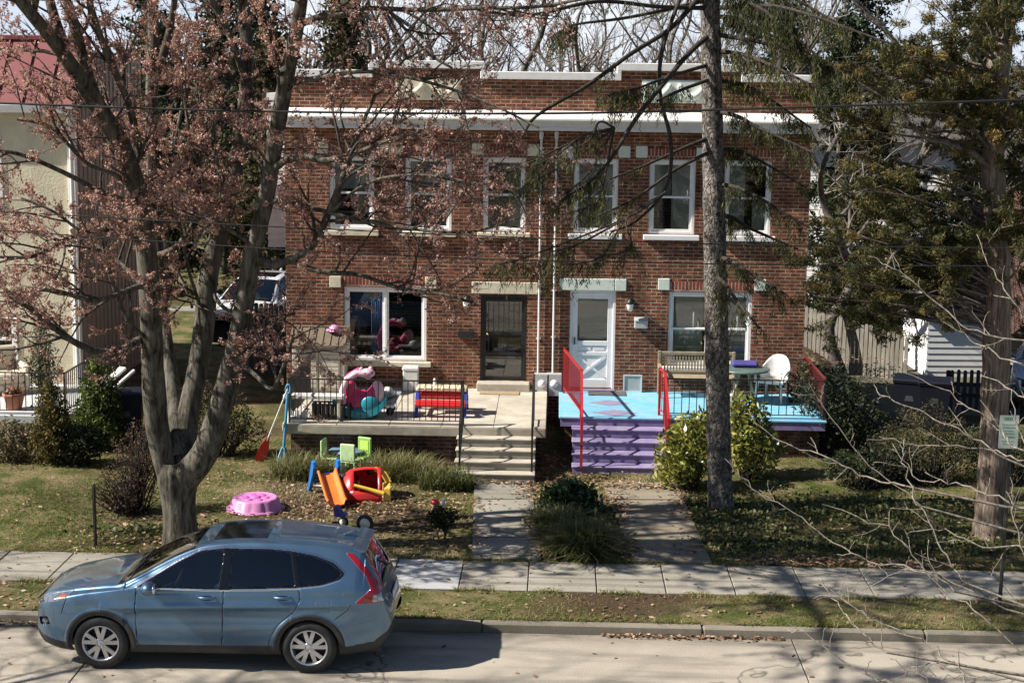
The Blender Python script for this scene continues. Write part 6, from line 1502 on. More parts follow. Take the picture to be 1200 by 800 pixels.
# ---- generic plants
def leafy(name, label, cat, base, blobs, n, size, mat, aspect=.45, hang=0.0, up=.3, stems=8, group=None, seed=1, fill=.4, stem_m=None, droop_tone=0):
    """bush: leaves through the outer volume of several lobes, on visible stems"""
    rng = np.random.default_rng(seed); t = thing(name, label, cat, base, 0, group); C = []; tone = []
    tot = sum(b[3] * b[4] * b[5] for b in blobs)
    T = Tubes()
    for (x, y, z, rx, ry, rz) in blobs:
        m = int(n * rx * ry * rz / tot); d = rng.normal(size=(m, 3)); d /= np.linalg.norm(d, axis=1, keepdims=True); q = rng.random((m, 1)) ** fill
        lump = 1 + .16 * np.sin(d[:, :1] * 7 + x * 9) * np.sin(d[:, 2:] * 6 + y * 5) + rng.normal(size=(m, 1)) * .07
        C.append(np.array([x, y, z]) + d * q * lump * np.array([rx, ry, rz])); tone.append(np.clip(.5 + .3 * np.sin(d[:, 0] * 5 + d[:, 2] * 4) + rng.normal(size=m) * .25, 0, 1))
        for _ in range(stems):
            e = np.array([x, y, z]) + nrm(rng.normal(size=3) + UP * .5) * np.array([rx, ry, rz]) * .92; s = np.array([x * .3 + rng.normal() * .05, y * .3 + rng.normal() * .05, -.05])
            P = spline(np.array([s, (s + e) / 2 + rng.normal(size=3) * .06, e]), 4); T.add(P, np.linspace(.016, .004, len(P)), 4)
    C = np.concatenate(C); C[:, 2] = np.maximum(C[:, 2], .02)
    V, F = leaf_quads(C, size * rng.uniform(.6, 1.35, len(C)), aspect, hang, rng, up)
    np_mesh('foliage', V, F, mat, t, np.concatenate(tone), off=(0, 0, 0)); T.build('stems', stem_m or dark_twig, t, off=(0, 0, 0)); return t
lf = lambda nm, *c, **k: leafmat(nm, tuple((i / (len(c) - 1), x) for i, x in enumerate(c)), **k)
laurel = lf('laurel_leaves', (.06, .075, .014), (.15, .165, .028), (.27, .27, .05), (.40, .37, .10), rough=.35, trans=.25, spec=.5)
arbor_b = lf('bronze_arborvitae', (.03, .028, .008), (.09, .075, .018), (.17, .125, .03), rough=.7)
arbor_g = lf('green_arborvitae', (.02, .035, .010), (.07, .10, .022), (.16, .19, .035), rough=.6)
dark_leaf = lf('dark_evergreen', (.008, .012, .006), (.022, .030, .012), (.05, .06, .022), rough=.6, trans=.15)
brown_leaf = lf('withered_brown', (.025, .014, .010), (.075, .045, .030), (.15, .095, .06), rough=.8)
olive = lf('olive_leaves', (.02, .022, .010), (.06, .058, .022), (.13, .11, .045), rough=.7)
def at(px, py): p = PG(px, py); return (p.x, p.y, p.z)
leafy('laurel_bush', 'yellow green laurel bush left of the tall conifer trunk by the purple steps', 'bush', at(808, 575), [(0, .15, .75, .62, .5, .62), (.22, .2, 1.05, .42, .4, .42), (-.25, .1, .45, .45, .45, .42)], 2600, .135, laurel, .36, .15, .3, 10, seed=2, fill=.3)
leafy('laurel_bush', 'yellow green laurel bush right of the tall conifer trunk in front of the blue porch', 'bush', at(876, 562), [(-.05, .2, 1.0, .46, .45, .55), (.12, .2, .55, .55, .5, .5), (-.10, .2, 1.38, .30, .3, .3)], 2300, .135, laurel, .36, .15, .3, 10, seed=3, fill=.3)
leafy('evergreen_shrub', 'bronze tinged evergreen shrub standing left of the green one by the stucco house', 'shrub', at(62, 545), [(0, 0, .55, .42, .4, .55), (.02, 0, 1.05, .34, .32, .48), (-.05, 0, 1.4, .2, .2, .3)], 5200, .075, arbor_b, .4, 0, 1.2, 6, seed=4)
leafy('evergreen_shrub', 'tall bright green evergreen shrub in front of the brown side wall', 'shrub', at(112, 530), [(0, .2, .7, .5, .5, .65), (.05, .2, 1.25, .38, .38, .5), (-.02, .2, 1.6, .2, .2, .3)], 6200, .085, arbor_g, .4, 0, .8, 6, seed=5)
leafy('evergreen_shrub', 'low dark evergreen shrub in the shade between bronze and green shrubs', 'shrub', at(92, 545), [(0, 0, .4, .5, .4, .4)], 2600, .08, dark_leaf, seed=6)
leafy('dry_bush', 'pale dry grassy bush at the left edge below the porch', 'bush', at(14, 540), [(0, 0, .4, .6, .4, .42)], 2600, .08, lf('dry_pale', (.09, .07, .04), (.2, .165, .09), (.32, .27, .16)), seed=7)
leafy('twiggy_bush', 'brown leafless tangled bush left of the maple trunk', 'bush', at(158, 600), [(0, 0, .6, .62, .5, .6), (.1, .1, 1.1, .45, .4, .5), (-.25, -.3, .35, .45, .4, .35)], 3200, .06, brown_leaf, .35, 0, .2, 40, seed=8)
leafy('twiggy_bush', 'brown withered bush behind the maple stems', 'bush', at(255, 535), [(0, 0, .7, .7, .5, .7), (.5, .1, .5, .5, .4, .5), (-.3, .1, 1.1, .4, .4, .4)], 3600, .07, olive, .4, 0, .2, 26, seed=9)
leafy('clipped_bush', 'little round clipped bush on a short stem beside the left path', 'bush', at(518, 634), [(0, 0, .40, .27, .25, .19)], 1500, .055, dark_leaf, seed=10, stems=5)
leafy('evergreen_shrub', 'dark leafy evergreen at the top of the bed between the two paths', 'shrub', at(668, 600), [(0, 0, .28, .48, .4, .30), (.25, -.1, .2, .3, .3, .22)], 1900, .12, lf('camellia', (.012, .03, .010), (.03, .065, .018), (.085, .12, .04), rough=.35, spec=.5), seed=11)
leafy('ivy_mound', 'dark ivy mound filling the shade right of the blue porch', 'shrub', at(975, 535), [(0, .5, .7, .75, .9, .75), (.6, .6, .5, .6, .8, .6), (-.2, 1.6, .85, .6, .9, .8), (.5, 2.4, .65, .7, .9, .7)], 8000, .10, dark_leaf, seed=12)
leafy('twiggy_bush', 'olive twiggy bush left of the cedar trunk', 'bush', at(1085, 570), [(0, .4, .75, .8, .6, .75), (.5, .3, .6, .5, .5, .6), (-.6, .5, .5, .5, .5, .5)], 6800, .06, olive, .35, 0, .3, 40, seed=13)
leafy('twiggy_bush', 'dark brushy bush at the right edge behind the street sign', 'bush', at(1190, 570), [(0, .3, .55, .6, .5, .5), (-.4, .8, .5, .6, .6, .5)], 4600, .07, dark_leaf, .4, 0, .3, 26, seed=14)
leafy('twiggy_bush', 'low dark bush beside the right end of the porch base', 'bush', at(1010, 575), [(0, .4, .35, .7, .5, .35), (.6, .5, .4, .5, .5, .4)], 4200, .08, dark_leaf, .4, 0, .3, 20, seed=15)
q = PZ(62, 470, dz); leafy('potted_conifer', 'slim olive potted conifer on the porch of the stucco house', 'conifer', (PY(50, 440, LY - .9).x, LY - .9, dz), [(0, 0, .5, .38, .35, .5), (0, 0, 1.0, .25, .25, .5), (0, 0, 1.4, .12, .12, .35)], 2600, .075, lf('grey_olive', (.04, .045, .02), (.12, .12, .06), (.22, .21, .11)), .35, .1, .6, 6, seed=16)
# strap-leaved clumps
lirio = lf('strap_leaves', (.025, .035, .012), (.075, .095, .03), (.15, .16, .06), (.26, .235, .10), rough=.5, trans=.3)
irisg = lf('iris_leaves', (.06, .075, .02), (.14, .15, .045), (.27, .25, .10), (.36, .31, .17), rough=.5, trans=.3)
def clumps(name, label, cat, base, rad, n, h, w, mat, seed, lean=.7, mound=.0, group=None):
    rng = np.random.default_rng(seed); t = thing(name, label, cat, base, 0, group)
    a = rng.uniform(0, 2 * pi, n); q = np.sqrt(rng.random(n)); P = np.c_[rad[0] * q * np.cos(a), rad[1] * q * np.sin(a), mound * (1 - q ** 2) - .01]
    V, F, sg = blades(P, h * rng.uniform(.55, 1.25, n), w, lean, 4, rng)
    np_mesh('leaves', V, F, mat, t, np.repeat(np.clip(rng.random(n), 0, 1), sg), off=(0, 0, 0)); return t
clumps('grass_clump', 'large arching grass mound at the pavement end of the bed between the paths', 'grass clump', at(682, 648), (.42, .46), 3000, .42, .024, lirio, 41, .85, .2)
clumps('grass_clump', 'smaller arching grass tuft behind the large mound between the paths', 'grass clump', at(655, 622), (.38, .34), 1500, .40, .02, lirio, 42, .8, .1)
for i, (px, py, w, lab) in enumerate(((452, 560, .55, 'green strap-leaved clump left of the overturned red car and porch steps'), (480, 562, .5, 'middle strap-leaved clump in the row before the stone porch'), (522, 572, .5, 'dark strap-leaved clump at the foot of the bare stone steps'), (445, 540, .4, 'tall iris clump standing against the stone porch base'), (355, 560, .6, 'pale strap-leaved clump below the blue broom'))):
    clumps('strap_leaf_clump', lab, 'plant', at(px, py), (w, .32), 900, .5 if i != 2 else .42, .02, irisg if i != 2 else lirio, 50 + i, .55, .05, group='strap-leaved clumps along the porch')

# ---- timber fence running back on the right
fw_m = pm('grey_fence_wood', (.21, .19, .155), .85, .3, 3, .3, stretch=(3, 3, .6), dirt=(.09, .08, .065), dirt_amt=.7)
def board_fence(name, label, a, b, h, m, gap=.0, bw=.11, group=None, sag=0.0):
    t = thing(name, label, 'fence', a, 0, group); a = Vector(a); b = Vector(b); L = (b - a).length; n = int(L / (bw + gap)); d = (b - a) / n; mb = MB(); rnd = random.Random(3)
    for k in range(n):
        p = d * (k + .5); hh = h + rnd.uniform(-.04, .03); u = d.normalized(); wv = u * bw * .46; nv = Vector((u.y, -u.x, 0)) * .011 * (1 if k % 2 else 1.4)
        tp = Vector((0, 0, 1))
        V = [p - wv + nv, p + wv + nv, p + wv - nv, p - wv - nv]; top = [v + tp * (hh - .03) for v in V]; tip = [v + tp * hh for v in (p - wv * .5 + nv, p + wv * .5 + nv, p + wv * .5 - nv, p - wv * .5 - nv)]
        mb.add(V + top + tip, [(0, 1, 5, 4), (1, 2, 6, 5), (2, 3, 7, 6), (3, 0, 4, 7), (4, 5, 9, 8), (5, 6, 10, 9), (6, 7, 11, 10), (7, 4, 8, 11), (8, 9, 10, 11)])
    mb.build('boards', m, t)
    nb_ = Vector((d.y, -d.x, 0)).normalized() * -.05; mb = MB()
    for z in (.35, h - .35): mb.bar(nb_ + Vector((0, 0, z)), d * n + nb_ + Vector((0, 0, z)), .04, .09)
    mb.build('rail', m, t)
    k = 0.0
    while k <= L:
        mb = MB(); p = d.normalized() * k + nb_ * 2.2; mb.bar(p + Vector((0, 0, -.1)), p + Vector((0, 0, h - .05)), .09, up=(0, 1, 0)); mb.build('post', m, t); k += 2.4
    return t
A = PY(946, 424, 43.2); B = PY(1062, 464, 41.4)
board_fence('board_fence', 'weathered grey picket board fence running back right of the brick house', tuple(A + Vector((-.3, .3, 0))), tuple(B), 1.55, fw_m, .02)
Lf = PG(330, 500)
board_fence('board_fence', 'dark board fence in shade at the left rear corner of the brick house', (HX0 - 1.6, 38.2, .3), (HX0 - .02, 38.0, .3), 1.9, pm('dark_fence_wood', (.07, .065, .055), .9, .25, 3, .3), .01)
C0 = PG(1085, 492); board_fence('picket_fence', 'black picket fence in front of the small white shed', (C0.x + .75, C0.y + 1.2, C0.z), (C0.x + 3.6, C0.y + .8, C0.z), .95, pm('black_picket', (.03, .03, .03), .7, .25, 4, .2), .05, .09)
# wheelie bins
bin_m = pm('bin_navy', (.006, .007, .014), .6, .15, 5, .1, spec=.25)
def wheelie(name, px, py, lab, rz):
    q = PG(px, py); t = thing(name, lab, 'wheeled bin', tuple(q), R(rz), 'dark wheeled bins')
    mb = MB(); mb.add([(-.25, -.28, .06), (.25, -.28, .06), (.25, .28, .06), (-.25, .28, .06), (-.33, -.36, 1.02), (.33, -.36, 1.02), (.33, .36, 1.02), (-.33, .36, 1.02)], [(0, 3, 2, 1), (0, 1, 5, 4), (1, 2, 6, 5), (2, 3, 7, 6), (3, 0, 4, 7), (4, 5, 6, 7)]); mb.box(-.35, .35, -.38, .38, 1.0, 1.05, .01); mb.build('bin_body', bin_m, t, bevel=.015)
    mb = MB(); mb.prism([(-.40, 1.055), (.37, 1.055), (.34, 1.10), (.0, 1.14), (-.36, 1.09)], -.36, .36, 'yz'); mb.build('lid', bin_m, t, bevel=.01)
    for s in (-.27, .27):
        mb = MB(); mb.lathe([(0, .03), (.13, .03), (.14, 0), (.13, -.03), (0, -.03)], 18, (s, .30, .13), axis='x'); mb.build('wheel', black_p, t)
    g = MB(); g.add([(-.10, -.334, .62), (.10, -.334, .62), (.07, -.344, .74), (-.07, -.344, .74)], [(0, 1, 2, 3)]); g.build('emblem', pm('emblem_grey', (.04, .05, .06), .6), t)
wheelie('wheeled_bin', 1066, 500, 'dark navy wheeled bin at the near end of the grey board fence', -20)
wheelie('wheeled_bin', 1093, 503, 'dark navy wheeled bin right of its twin, beside the black picket fence', -12)
wheelie('wheeled_bin', 150, 520, 'dark navy wheeled bin in the shade by the brown side wall', 10)
# small white shed
siding = pm('white_siding', (.74, .74, .73), .6, .06, 4, .1, dirt=(.45, .44, .42), dirt_amt=.3)
def sided_box(mb, x0, x1, y0, y1, z0, z1, step=.16):
    """lapped boards"""
    n = int((z1 - z0) / step)
    for k in range(n):
        a = z0 + k * step; b = min(z1, a + step); e = .018
        mb.add([(x0 - e, y0 - e, a), (x1 + e, y0 - e, a), (x1 + e, y1 + e, a), (x0 - e, y1 + e, a), (x0, y0, b), (x1, y0, b), (x1, y1, b), (x0, y1, b)], [(0, 1, 5, 4), (1, 2, 6, 5), (2, 3, 7, 6), (3, 0, 4, 7), (0, 3, 2, 1)])
S0 = PG(1112, 470); S0 = Vector((S0.x, S0.y + 2.6, S0.z)); t = thing('white_shed', 'small white boarded shed behind the black picket fence', 'shed', tuple(S0), R(3))
mb = MB(); sided_box(mb, .0, 2.0, 0, 2.4, -.2, 1.72, .16); mb.build('wall', siding, t)
mb = MB(); mb.prism([(-.15, 1.70), (2.55, 1.70), (1.2, 2.15)], -.15, 2.15, 'yz'); mb.build('roof', pm('shingle_dark', (.07, .065, .06), .9, .25, 8, .4), t)
# white houses behind on the right, brick house at the far right
def far_house(name, label, x, y, w, d, h, wall_m, roof_m, rh, wins, group=None, rz=0):
    z = gz(x, y); t = thing(name, label, 'house', (x, y, z), rz, group)
    mb = MB()
    if wall_m is siding: sided_box(mb, -w / 2, w / 2, 0, d, -.2, h, .22)
    else: mb.box(-w / 2, w / 2, 0, d, -.2, h)
    mb.build('wall', wall_m, t)
    mb = MB(); mb.prism([(-.5, h - .05), (d + .5, h - .05), (d / 2, h + rh)], -w / 2 - .4, w / 2 + .4, 'yz'); mb.build('roof', roof_m, t)
    for (wx, wz, ww, wh) in wins:
        mb = MB()
        for a in ((wx - ww / 2 - .1, wx - ww / 2, wz, wz + wh), (wx + ww / 2, wx + ww / 2 + .1, wz, wz + wh), (wx - ww / 2 - .1, wx + ww / 2 + .1, wz + wh, wz + wh + .12), (wx - ww / 2 - .14, wx + ww / 2 + .14, wz - .12, wz), (wx - ww / 2, wx + ww / 2, wz + wh / 2 - .03, wz + wh / 2 + .03)): mb.box(a[0], a[1], -.08, .0 - .02, a[2], a[3])
        f = mb.build('window', white, t); g = MB(); g.box(wx - ww / 2, wx + ww / 2, -.045, -.03, wz, wz + wh); g.build('pane', gloss_black, f)
    return t
shingle = bpy.data.materials['shingle_dark']
far_house('white_house', 'white boarded house with dark roof seen through the branches right of the brick house', 12.0, 52, 9, 8, 5.6, siding, shingle, 2.4, [(-3, 3.2, 1, 1.5), (-1, 3.2, 1, 1.5), (1, 3.2, 1, 1.5), (3, 3.2, 1, 1.5), (-3, .8, 1, 1.5), (1, .8, 1, 1.5)], rz=R(-13))
far_house('brick_cottage', 'dark red brick house behind the cedar at the right edge', 16.2, 42, 7, 8, 5.2, brick_dark, shingle, 2.0, [(-2.2, 3.0, .9, 1.5), (0, 3.0, .9, 1.5), (-2.2, .8, .9, 1.5), (.2, .8, .9, 1.5)])
#far_house('white_garage', 'low white boarded outbuilding far behind the left garden', -9.5, 56, 6, 6, 3.2, siding, shingle, 1.5, [(-1.5, 1, 1, 1.2)])
# ---- parked vehicles behind
silver = pm('white_car_paint', (.72, .73, .74), .3, .03, 3, 0, coat=1.0); navy = carpaint('navy_paint', (.03, .05, .10)); skyb = carpaint('light_blue_paint', (.30, .42, .52))
c2 = make_suv('parked_car', 'white car on the grass behind the maple stems, facing the street', silver, 180, 70); q = PG(268, 414); c2.location = (q.x - .1, q.y + .7, q.z + .02); c2.rotation_euler = (0, 0, R(80))
c3 = make_suv('parked_car', 'light blue car half hidden at the right edge behind the cedar', skyb, 180, 70); q = PG(1215, 500); c3.location = (q.x + .45, q.y + .8, q.z + .02); c3.rotation_euler = (0, 0, R(70))
# ---- overhead wires along the street
wire_m = pm('wire_black', (.012, .012, .012), .6, .2, 10, 0)
def wire(label, pts, Y, r):
    P = np.array([list(PY(x, y, Y)) for x, y in pts]); P = np.vstack([P[0] + (P[0] - P[1]) * 3, P, P[-1] + (P[-1] - P[-2]) * 3]); S = spline(P, 8); T = Tubes(); T.add(S, np.full(len(S), r), 6)
    o = T.build('overhead_wire', wire_m, None, off=tuple(P[0])); tag(o, label, 'wire')
wire('thick black cable, highest of the three wires across the street front', [(0, 121), (200, 128), (400, 132), (650, 133), (905, 127), (1200, 117)], 21.9, .016)
wire('thin black wire, upper one of the close pair below the cornice cable', [(0, 248), (309, 265), (600, 278), (880, 287), (1200, 291)], 22.0, .009)
wire('thin black wire, lowest of the wires, passing over the door lintels', [(0, 270), (341, 293), (560, 303), (880, 310), (1200, 312)], 22.0, .009)

# ---- bare woodland trees and dark evergreens behind the houses
rng = np.random.default_rng(77)
grey_bark = barkmat('woodland_bark', (.06, .05, .045), (.20, .175, .15), 4, (1, 1, .25), .6, .02)
grey_twig = barkmat('woodland_twig', (.14, .115, .10), (.36, .315, .28), 8, (1, 1, 1), .2, .004)
wood_label = {}
def bare_proto(h, seed):
    rng = np.random.default_rng(seed); t = thing('bare_tree', '', 'tree', (0, 0, 0), 0, 'bare trees behind the houses'); T = Tubes(); TW = Tubes(); e = []
    P = np.array([(0, 0, -.3)] + [(rng.normal() * .18 * k, rng.normal() * .18 * k, h * k / 7) for k in range(1, 8)]); S = spline(P, 5); r = np.linspace(.17, .012, len(S)); T.add(S, r, 8)
    for k in range(7):
        z = h * rng.uniform(.25, .7); i = int(np.argmin(np.abs(S[:, 2] - z))); a = rng.uniform(0, 2 * pi); L = h * rng.uniform(.25, .42); d = np.array([math.cos(a) * .8, math.sin(a) * .8, .65]); Q = [S[i]]
        for q in range(6): d = nrm(d + rng.normal(size=3) * .14 + UP * .08); Q.append(Q[-1] + d * L / 6)
        Q = spline(np.array(Q), 3); rr = np.linspace(r[i] * .6, .012, len(Q)); T.add(Q, rr, 6); sprout(TW, e, Q, rr, 0, rng, [(2.0, .8, 2.4, 50, .16, .16, .007), (3.0, .4, 1.2, 46, .12, .2, .005), (4.0, .2, .6, 44, .1, .22, .004)], .2)
    sprout(TW, e, S, r, 0, rng, [(2.2, .8, 2.4, 52, .2, .16, .007), (3.0, .4, 1.2, 46, .14, .2, .005), (4.0, .2, .6, 44, .1, .22, .004)], .4)
    T.build('trunk', grey_bark, t, off=(0, 0, 0)); TW.build('crown', grey_twig, t, off=(0, 0, 0)); return t
prot = [bare_proto(15, 101), bare_proto(13, 102), bare_proto(16, 103)]
spots = [(-1.6, 57), (1.4, 64), (4.2, 55), (6.6, 60), (-4.2, 60), (-6.6, 66), (3.0, 70), (-2.8, 74), (8.8, 66), (0.2, 80), (5.6, 78), (-9.5, 72), (11.5, 74), (-12.0, 58), (9.8, 48), (14, 60), (-5.2, 52), (7.4, 50.5), (17, 66), (-15, 66), (-8, 84), (2.2, 92), (12.5, 88), (-3.4, 88), (6.5, 94), (-13, 88)]
for i, (x, y) in enumerate(spots):
    o = prot[i] if i < 3 else copy_tree(prot[i % 3]); o.location = (x, y, gz(x, y)); o.rotation_euler = (0, 0, rng.uniform(0, 6.28)); s = rng.uniform(.85, 1.2); o.scale = (s, s, s * rng.uniform(.9, 1.1))
    o['label'] = 'bare grey woodland tree rising behind the brick house and its neighbours'
for x, y, lab in ((-13.6, 15.6, 'unseen bare tree added beyond the left edge to shade the roadway'), (-15.5, 18.4, 'second unseen bare tree added beyond the left edge to shade the roadway')):  # two unseen trees, added only to throw branch shadows on the road
    o = copy_tree(prot[0]); o.location = (x, y, .1 if y > 20 else -.03); o.rotation_euler = (0, 0, rng.uniform(0, 6.28)); s = .92; o.scale = (s * 1.25, s * 1.25, s); o['label'] = lab; o['group'] = 'unseen trees added beyond the left edge for their shadows'
# the small grey tree by the board fence
o = copy_tree(prot[1]); q = PG(985, 432); o.location = (q.x, q.y - .3, q.z); s = .62; o.scale = (s * 1.7, s * 1.7, s); o.rotation_euler = (0, 0, 2.0); o['label'] = 'grey bare tree growing against the weathered board fence'; del o['group']; o.name = 'fence_tree'
def evergreen(label, x, y, h, w, n, size, mat, seed, group='evergreens behind the houses', hole=.0):
    rng = np.random.default_rng(seed); z = gz(x, y); t = thing('evergreen_tree', label, 'tree', (x, y, z), 0, group); T = Tubes(); S = spline(np.array([(0, 0, -.2), (rng.normal() * .1, 0, h * .5), (0, 0, h * .98)]), 6); T.add(S, np.linspace(.2, .02, len(S)), 8); C = []; tone = []
    for k in range(int(h * 5)):
        zz = h * (k + .5) / (h * 5) ; zz = max(.4, zz); r_ = w * (1 - (zz / h) ** 1.6) * rng.uniform(.6, 1.15) + .15; a = rng.uniform(0, 2 * pi); e = np.array([math.cos(a) * r_, math.sin(a) * r_, zz + rng.uniform(-.3, .2)]); s0 = np.array([0, 0, zz]); Q = spline(np.array([s0, (s0 + e) / 2 + UP * .1, e]), 4); T.add(Q, np.linspace(.03, .008, len(Q)), 4)
        m = int(n / (h * 5)); u = rng.random(m) ** .6; c = s0 + (e - s0) * u[:, None] + rng.normal(size=(m, 3)) * np.array([.22, .22, .16]) * (1 + .04 * w * h / 8); C.append(c); tone.append(np.clip(rng.random(m) * .7 + rng.normal() * .12 + .15, 0, 1))
    C = np.concatenate(C); V, F = leaf_quads(C, size * rng.uniform(.6, 1.4, len(C)), .4, .15, rng); T.build('trunk', grey_bark, t, off=(0, 0, 0)); np_mesh('crown', V, F, mat, t, np.concatenate(tone), off=(0, 0, 0)); return t
ev1 = lf('far_evergreen', (.008, .014, .006), (.022, .034, .012), (.055, .066, .022), rough=.7, trans=.15)
ev2 = lf('far_bronze', (.014, .014, .006), (.045, .040, .014), (.095, .075, .025), rough=.7, trans=.15)
for (lab, x, y, h, w, n, m, sd) in (
    ('dark evergreen between the stucco house and the brick house', -8.7, 49.5, 8.2, 1.6, 6500, ev2, 1), ('broad dark evergreen left of the brick house rear', -9.6, 52, 9.6, 2.2, 8000, ev1, 2), ('bronze evergreen between the timber fence and the white house', 9.0, 47, 6.4, 1.2, 6000, ev2, 31), ('dark evergreen in front of the white house beside the shed', 12.3, 47.5, 9.5, 1.5, 8000, ev1, 32), ('broad dark evergreen far back in the left garden', -11.4, 55, 9.4, 2.2, 8000, ev1, 21), ('bronze evergreen far back left of the brick house', -7.4, 56, 10, 2.0, 8000, ev2, 22), ('dark evergreen behind the brown side wall', -12.2, 50, 8.2, 1.8, 7000, ev1, 23), ('slim dark evergreen rising just left of the brick parapet', -6.2, 47, 8.8, 1.3, 6000, ev2, 3), ('dark evergreen far behind the red metal roof', -14.5, 58, 10.5, 2.4, 6000, ev1, 4),
    ('dark evergreen behind the grey board fence', 8.6, 50, 9.5, 1.6, 6500, ev1, 5), ('tall dark evergreen behind the white boarded house', 11.2, 61, 13, 2.6, 9000, ev1, 6), ('tall dark evergreen at the far right behind the cedar', 16.0, 50, 13.5, 2.6, 9000, ev2, 7), ('dark evergreen behind the brick cottage roof', 18.5, 56, 12, 2.6, 6000, ev1, 9), ('dark evergreen above the right end of the parapet', 7.6, 56, 12.5, 1.8, 8000, ev1, 10), ('low dark evergreen right of the white shed', 13.4, 41.5, 3.8, 1.3, 4500, ev1, 12)):
    evergreen(lab, x, y, h, w, n, .22 if y > 42 else .16, m, 200 + sd)
# far wood closing the view
rng = np.random.default_rng(9); T = Tubes(); n = 260
for _ in range(n):
    x = rng.uniform(-70, 70); y = rng.uniform(100, 135); h = rng.uniform(5, 8.5); z = gz(x, y); T.add([(x, y, z - .3), (x + rng.normal() * .3, y, z + h * .5), (x + rng.normal() * .6, y, z + h)], [.22, .14, .02], 4)
    for k in range(7):
        zz = z + h * rng.uniform(.3, .9); e = np.array([x + rng.normal() * 1.6, y + rng.normal() * 1.6, zz + rng.uniform(.8, 2.4)]); T.add([(x, y, zz), (np.array([x, y, zz]) + e) / 2 + rng.normal(size=3) * .2, e], [.07, .045, .015], 3)
o = T.build('far_wood', grey_twig, None, off=(0, 117, 0)); tag(o, 'far bare wood closing the view behind the gardens', 'wood', kind='stuff')

# ================================================================== GRASS AND FALLEN LEAVES
rng = np.random.default_rng(123)
def inquad(P, Q):
    ins = np.ones(len(P), bool)
    for a, b in zip(Q, Q[1:] + Q[:1]): ins &= (b.x - a.x) * (P[:, 1] - a.y) - (b.y - a.y) * (P[:, 0] - a.x) > 0
    return ins
def smooth_noise(x, y, s):
    return .5 + .25 * (np.sin(x * 1.3 * s + 1.7 * np.sin(y * .9 * s)) + np.sin(y * 1.7 * s + 1.3 * np.sin(x * .7 * s + 2)))
def surf(P):
    z = np.array([gz(0, y) for y in P[:, 1]]); return z + .018 * np.sin(P[:, 0] * 1.7 + P[:, 1] * .9) * np.sin(P[:, 1] * 2.3 - P[:, 0] * .6) + .012 * np.sin(P[:, 0] * 4.1 + 1) * np.sin(P[:, 1] * 3.7)
grass_m = leafmat('grass_blades', ((0, (.06, .085, .016)), (.3, (.16, .195, .034)), (.5, (.18, .175, .05)), (.72, (.31, .255, .12)), (1, (.44, .36, .21))), .6, .3)
n = 170000; P = np.c_[rng.uniform(-12.5, 11.5, n), 24.42 + 9.4 * rng.random(n) ** 1.25]
keep = ~(inquad(P, LP) | inquad(P, RP)); keep &= ~((P[:, 0] > px0) & (P[:, 0] < px1) & (P[:, 1] > LPY + .1)); keep &= ~((P[:, 0] > qx0) & (P[:, 0] < qx1) & (P[:, 1] > RPY + .15)); keep &= ~((P[:, 0] > pxs0) & (P[:, 0] < pxs1) & (P[:, 1] > LPY - 1.1)); keep &= ~((P[:, 0] > qs0) & (P[:, 0] < qs1) & (P[:, 1] > RPY - 1.25))
sn = smooth_noise(P[:, 0], P[:, 1], 1.1); keep &= rng.random(n) < np.clip(sn * 1.9 - .35 + (P[:, 0] < -7) * .4, .05, 1); P = P[keep]
green = np.where(P[:, 0] < -6.6, .20, np.where(P[:, 0] > 2.5, .42, .70)); tone = np.clip(green + (smooth_noise(P[:, 0] + 5, P[:, 1], .8) - .5) * .5 + rng.normal(size=len(P)) * .16, 0, 1)
PV = np.c_[P, surf(P) - .005]; V, F, sg = blades(PV, rng.uniform(.03, .085, len(P)), .011, .9, 2, rng); o = np_mesh('grass', V, F, grass_m, None, np.repeat(tone, sg), off=(0, 28, .2)); tag(o, 'short patchy grass over the front lawns', 'grass', kind='stuff')
E_ = []
for (y, s_, m) in ((24.42, .035, 9000), (22.93, .03, 5000), (21.68, .03, 4000)): E_.append(np.c_[rng.uniform(-9.5, 9.5, m), y + rng.normal(0, s_, m), np.full(m, .128)])
for Q_ in (LP, RP):
    for a_, b_ in ((Q_[0], Q_[3]), (Q_[1], Q_[2])):
        t_ = rng.random(700)[:, None]; p_ = np.array(a_)[None] * (1 - t_) + np.array(b_)[None] * t_; p_[:, 0] += rng.normal(0, .035, 700); E_.append(p_)
E_ = np.concatenate(E_); E_ = E_[smooth_noise(E_[:, 0] * 2, E_[:, 1], 2.2) > .42]
V, F, sg = blades(E_, rng.uniform(.04, .11, len(E_)), .012, 1.0, 2, rng); o = np_mesh('edge_grass', V, F, grass_m, None, np.repeat(np.clip(rng.normal(.5, .2, len(E_)), 0, 1), sg), off=(0, 24, .13)); tag(o, 'ragged grass creeping over pavement and path edges', 'grass', kind='stuff')
n = 42000; P = np.c_[rng.uniform(-9.5, 9.5, n), rng.uniform(21.68, 22.93, n)]; sn = smooth_noise(P[:, 0] + 3, P[:, 1], 1.6); k = rng.random(n) < np.clip(sn * 1.5 - .4 + (P[:, 0] > 2) * .25 - (P[:, 0] < -5.5) * .5, .04, 1); P = P[k]
tone = np.clip(np.where(P[:, 0] < -4, .85, .58) + (smooth_noise(P[:, 0], P[:, 1], 1.5) - .5) * .6 + rng.normal(size=len(P)) * .16, 0, 1)
V, F, sg = blades(np.c_[P, np.full(len(P), .125)], rng.uniform(.03, .075, len(P)), .010, .9, 2, rng); o = np_mesh('verge_grass', V, F, grass_m, None, np.repeat(tone, sg), off=(0, 22, .12)); tag(o, 'thin worn grass on the verge beside the kerb', 'grass', kind='stuff')
fall_m = leafmat('fallen_leaves', ((0, (.07, .035, .02)), (.4, (.20, .11, .06)), (.75, (.36, .23, .14)), (1, (.52, .40, .28))), .8, .15)
L = []
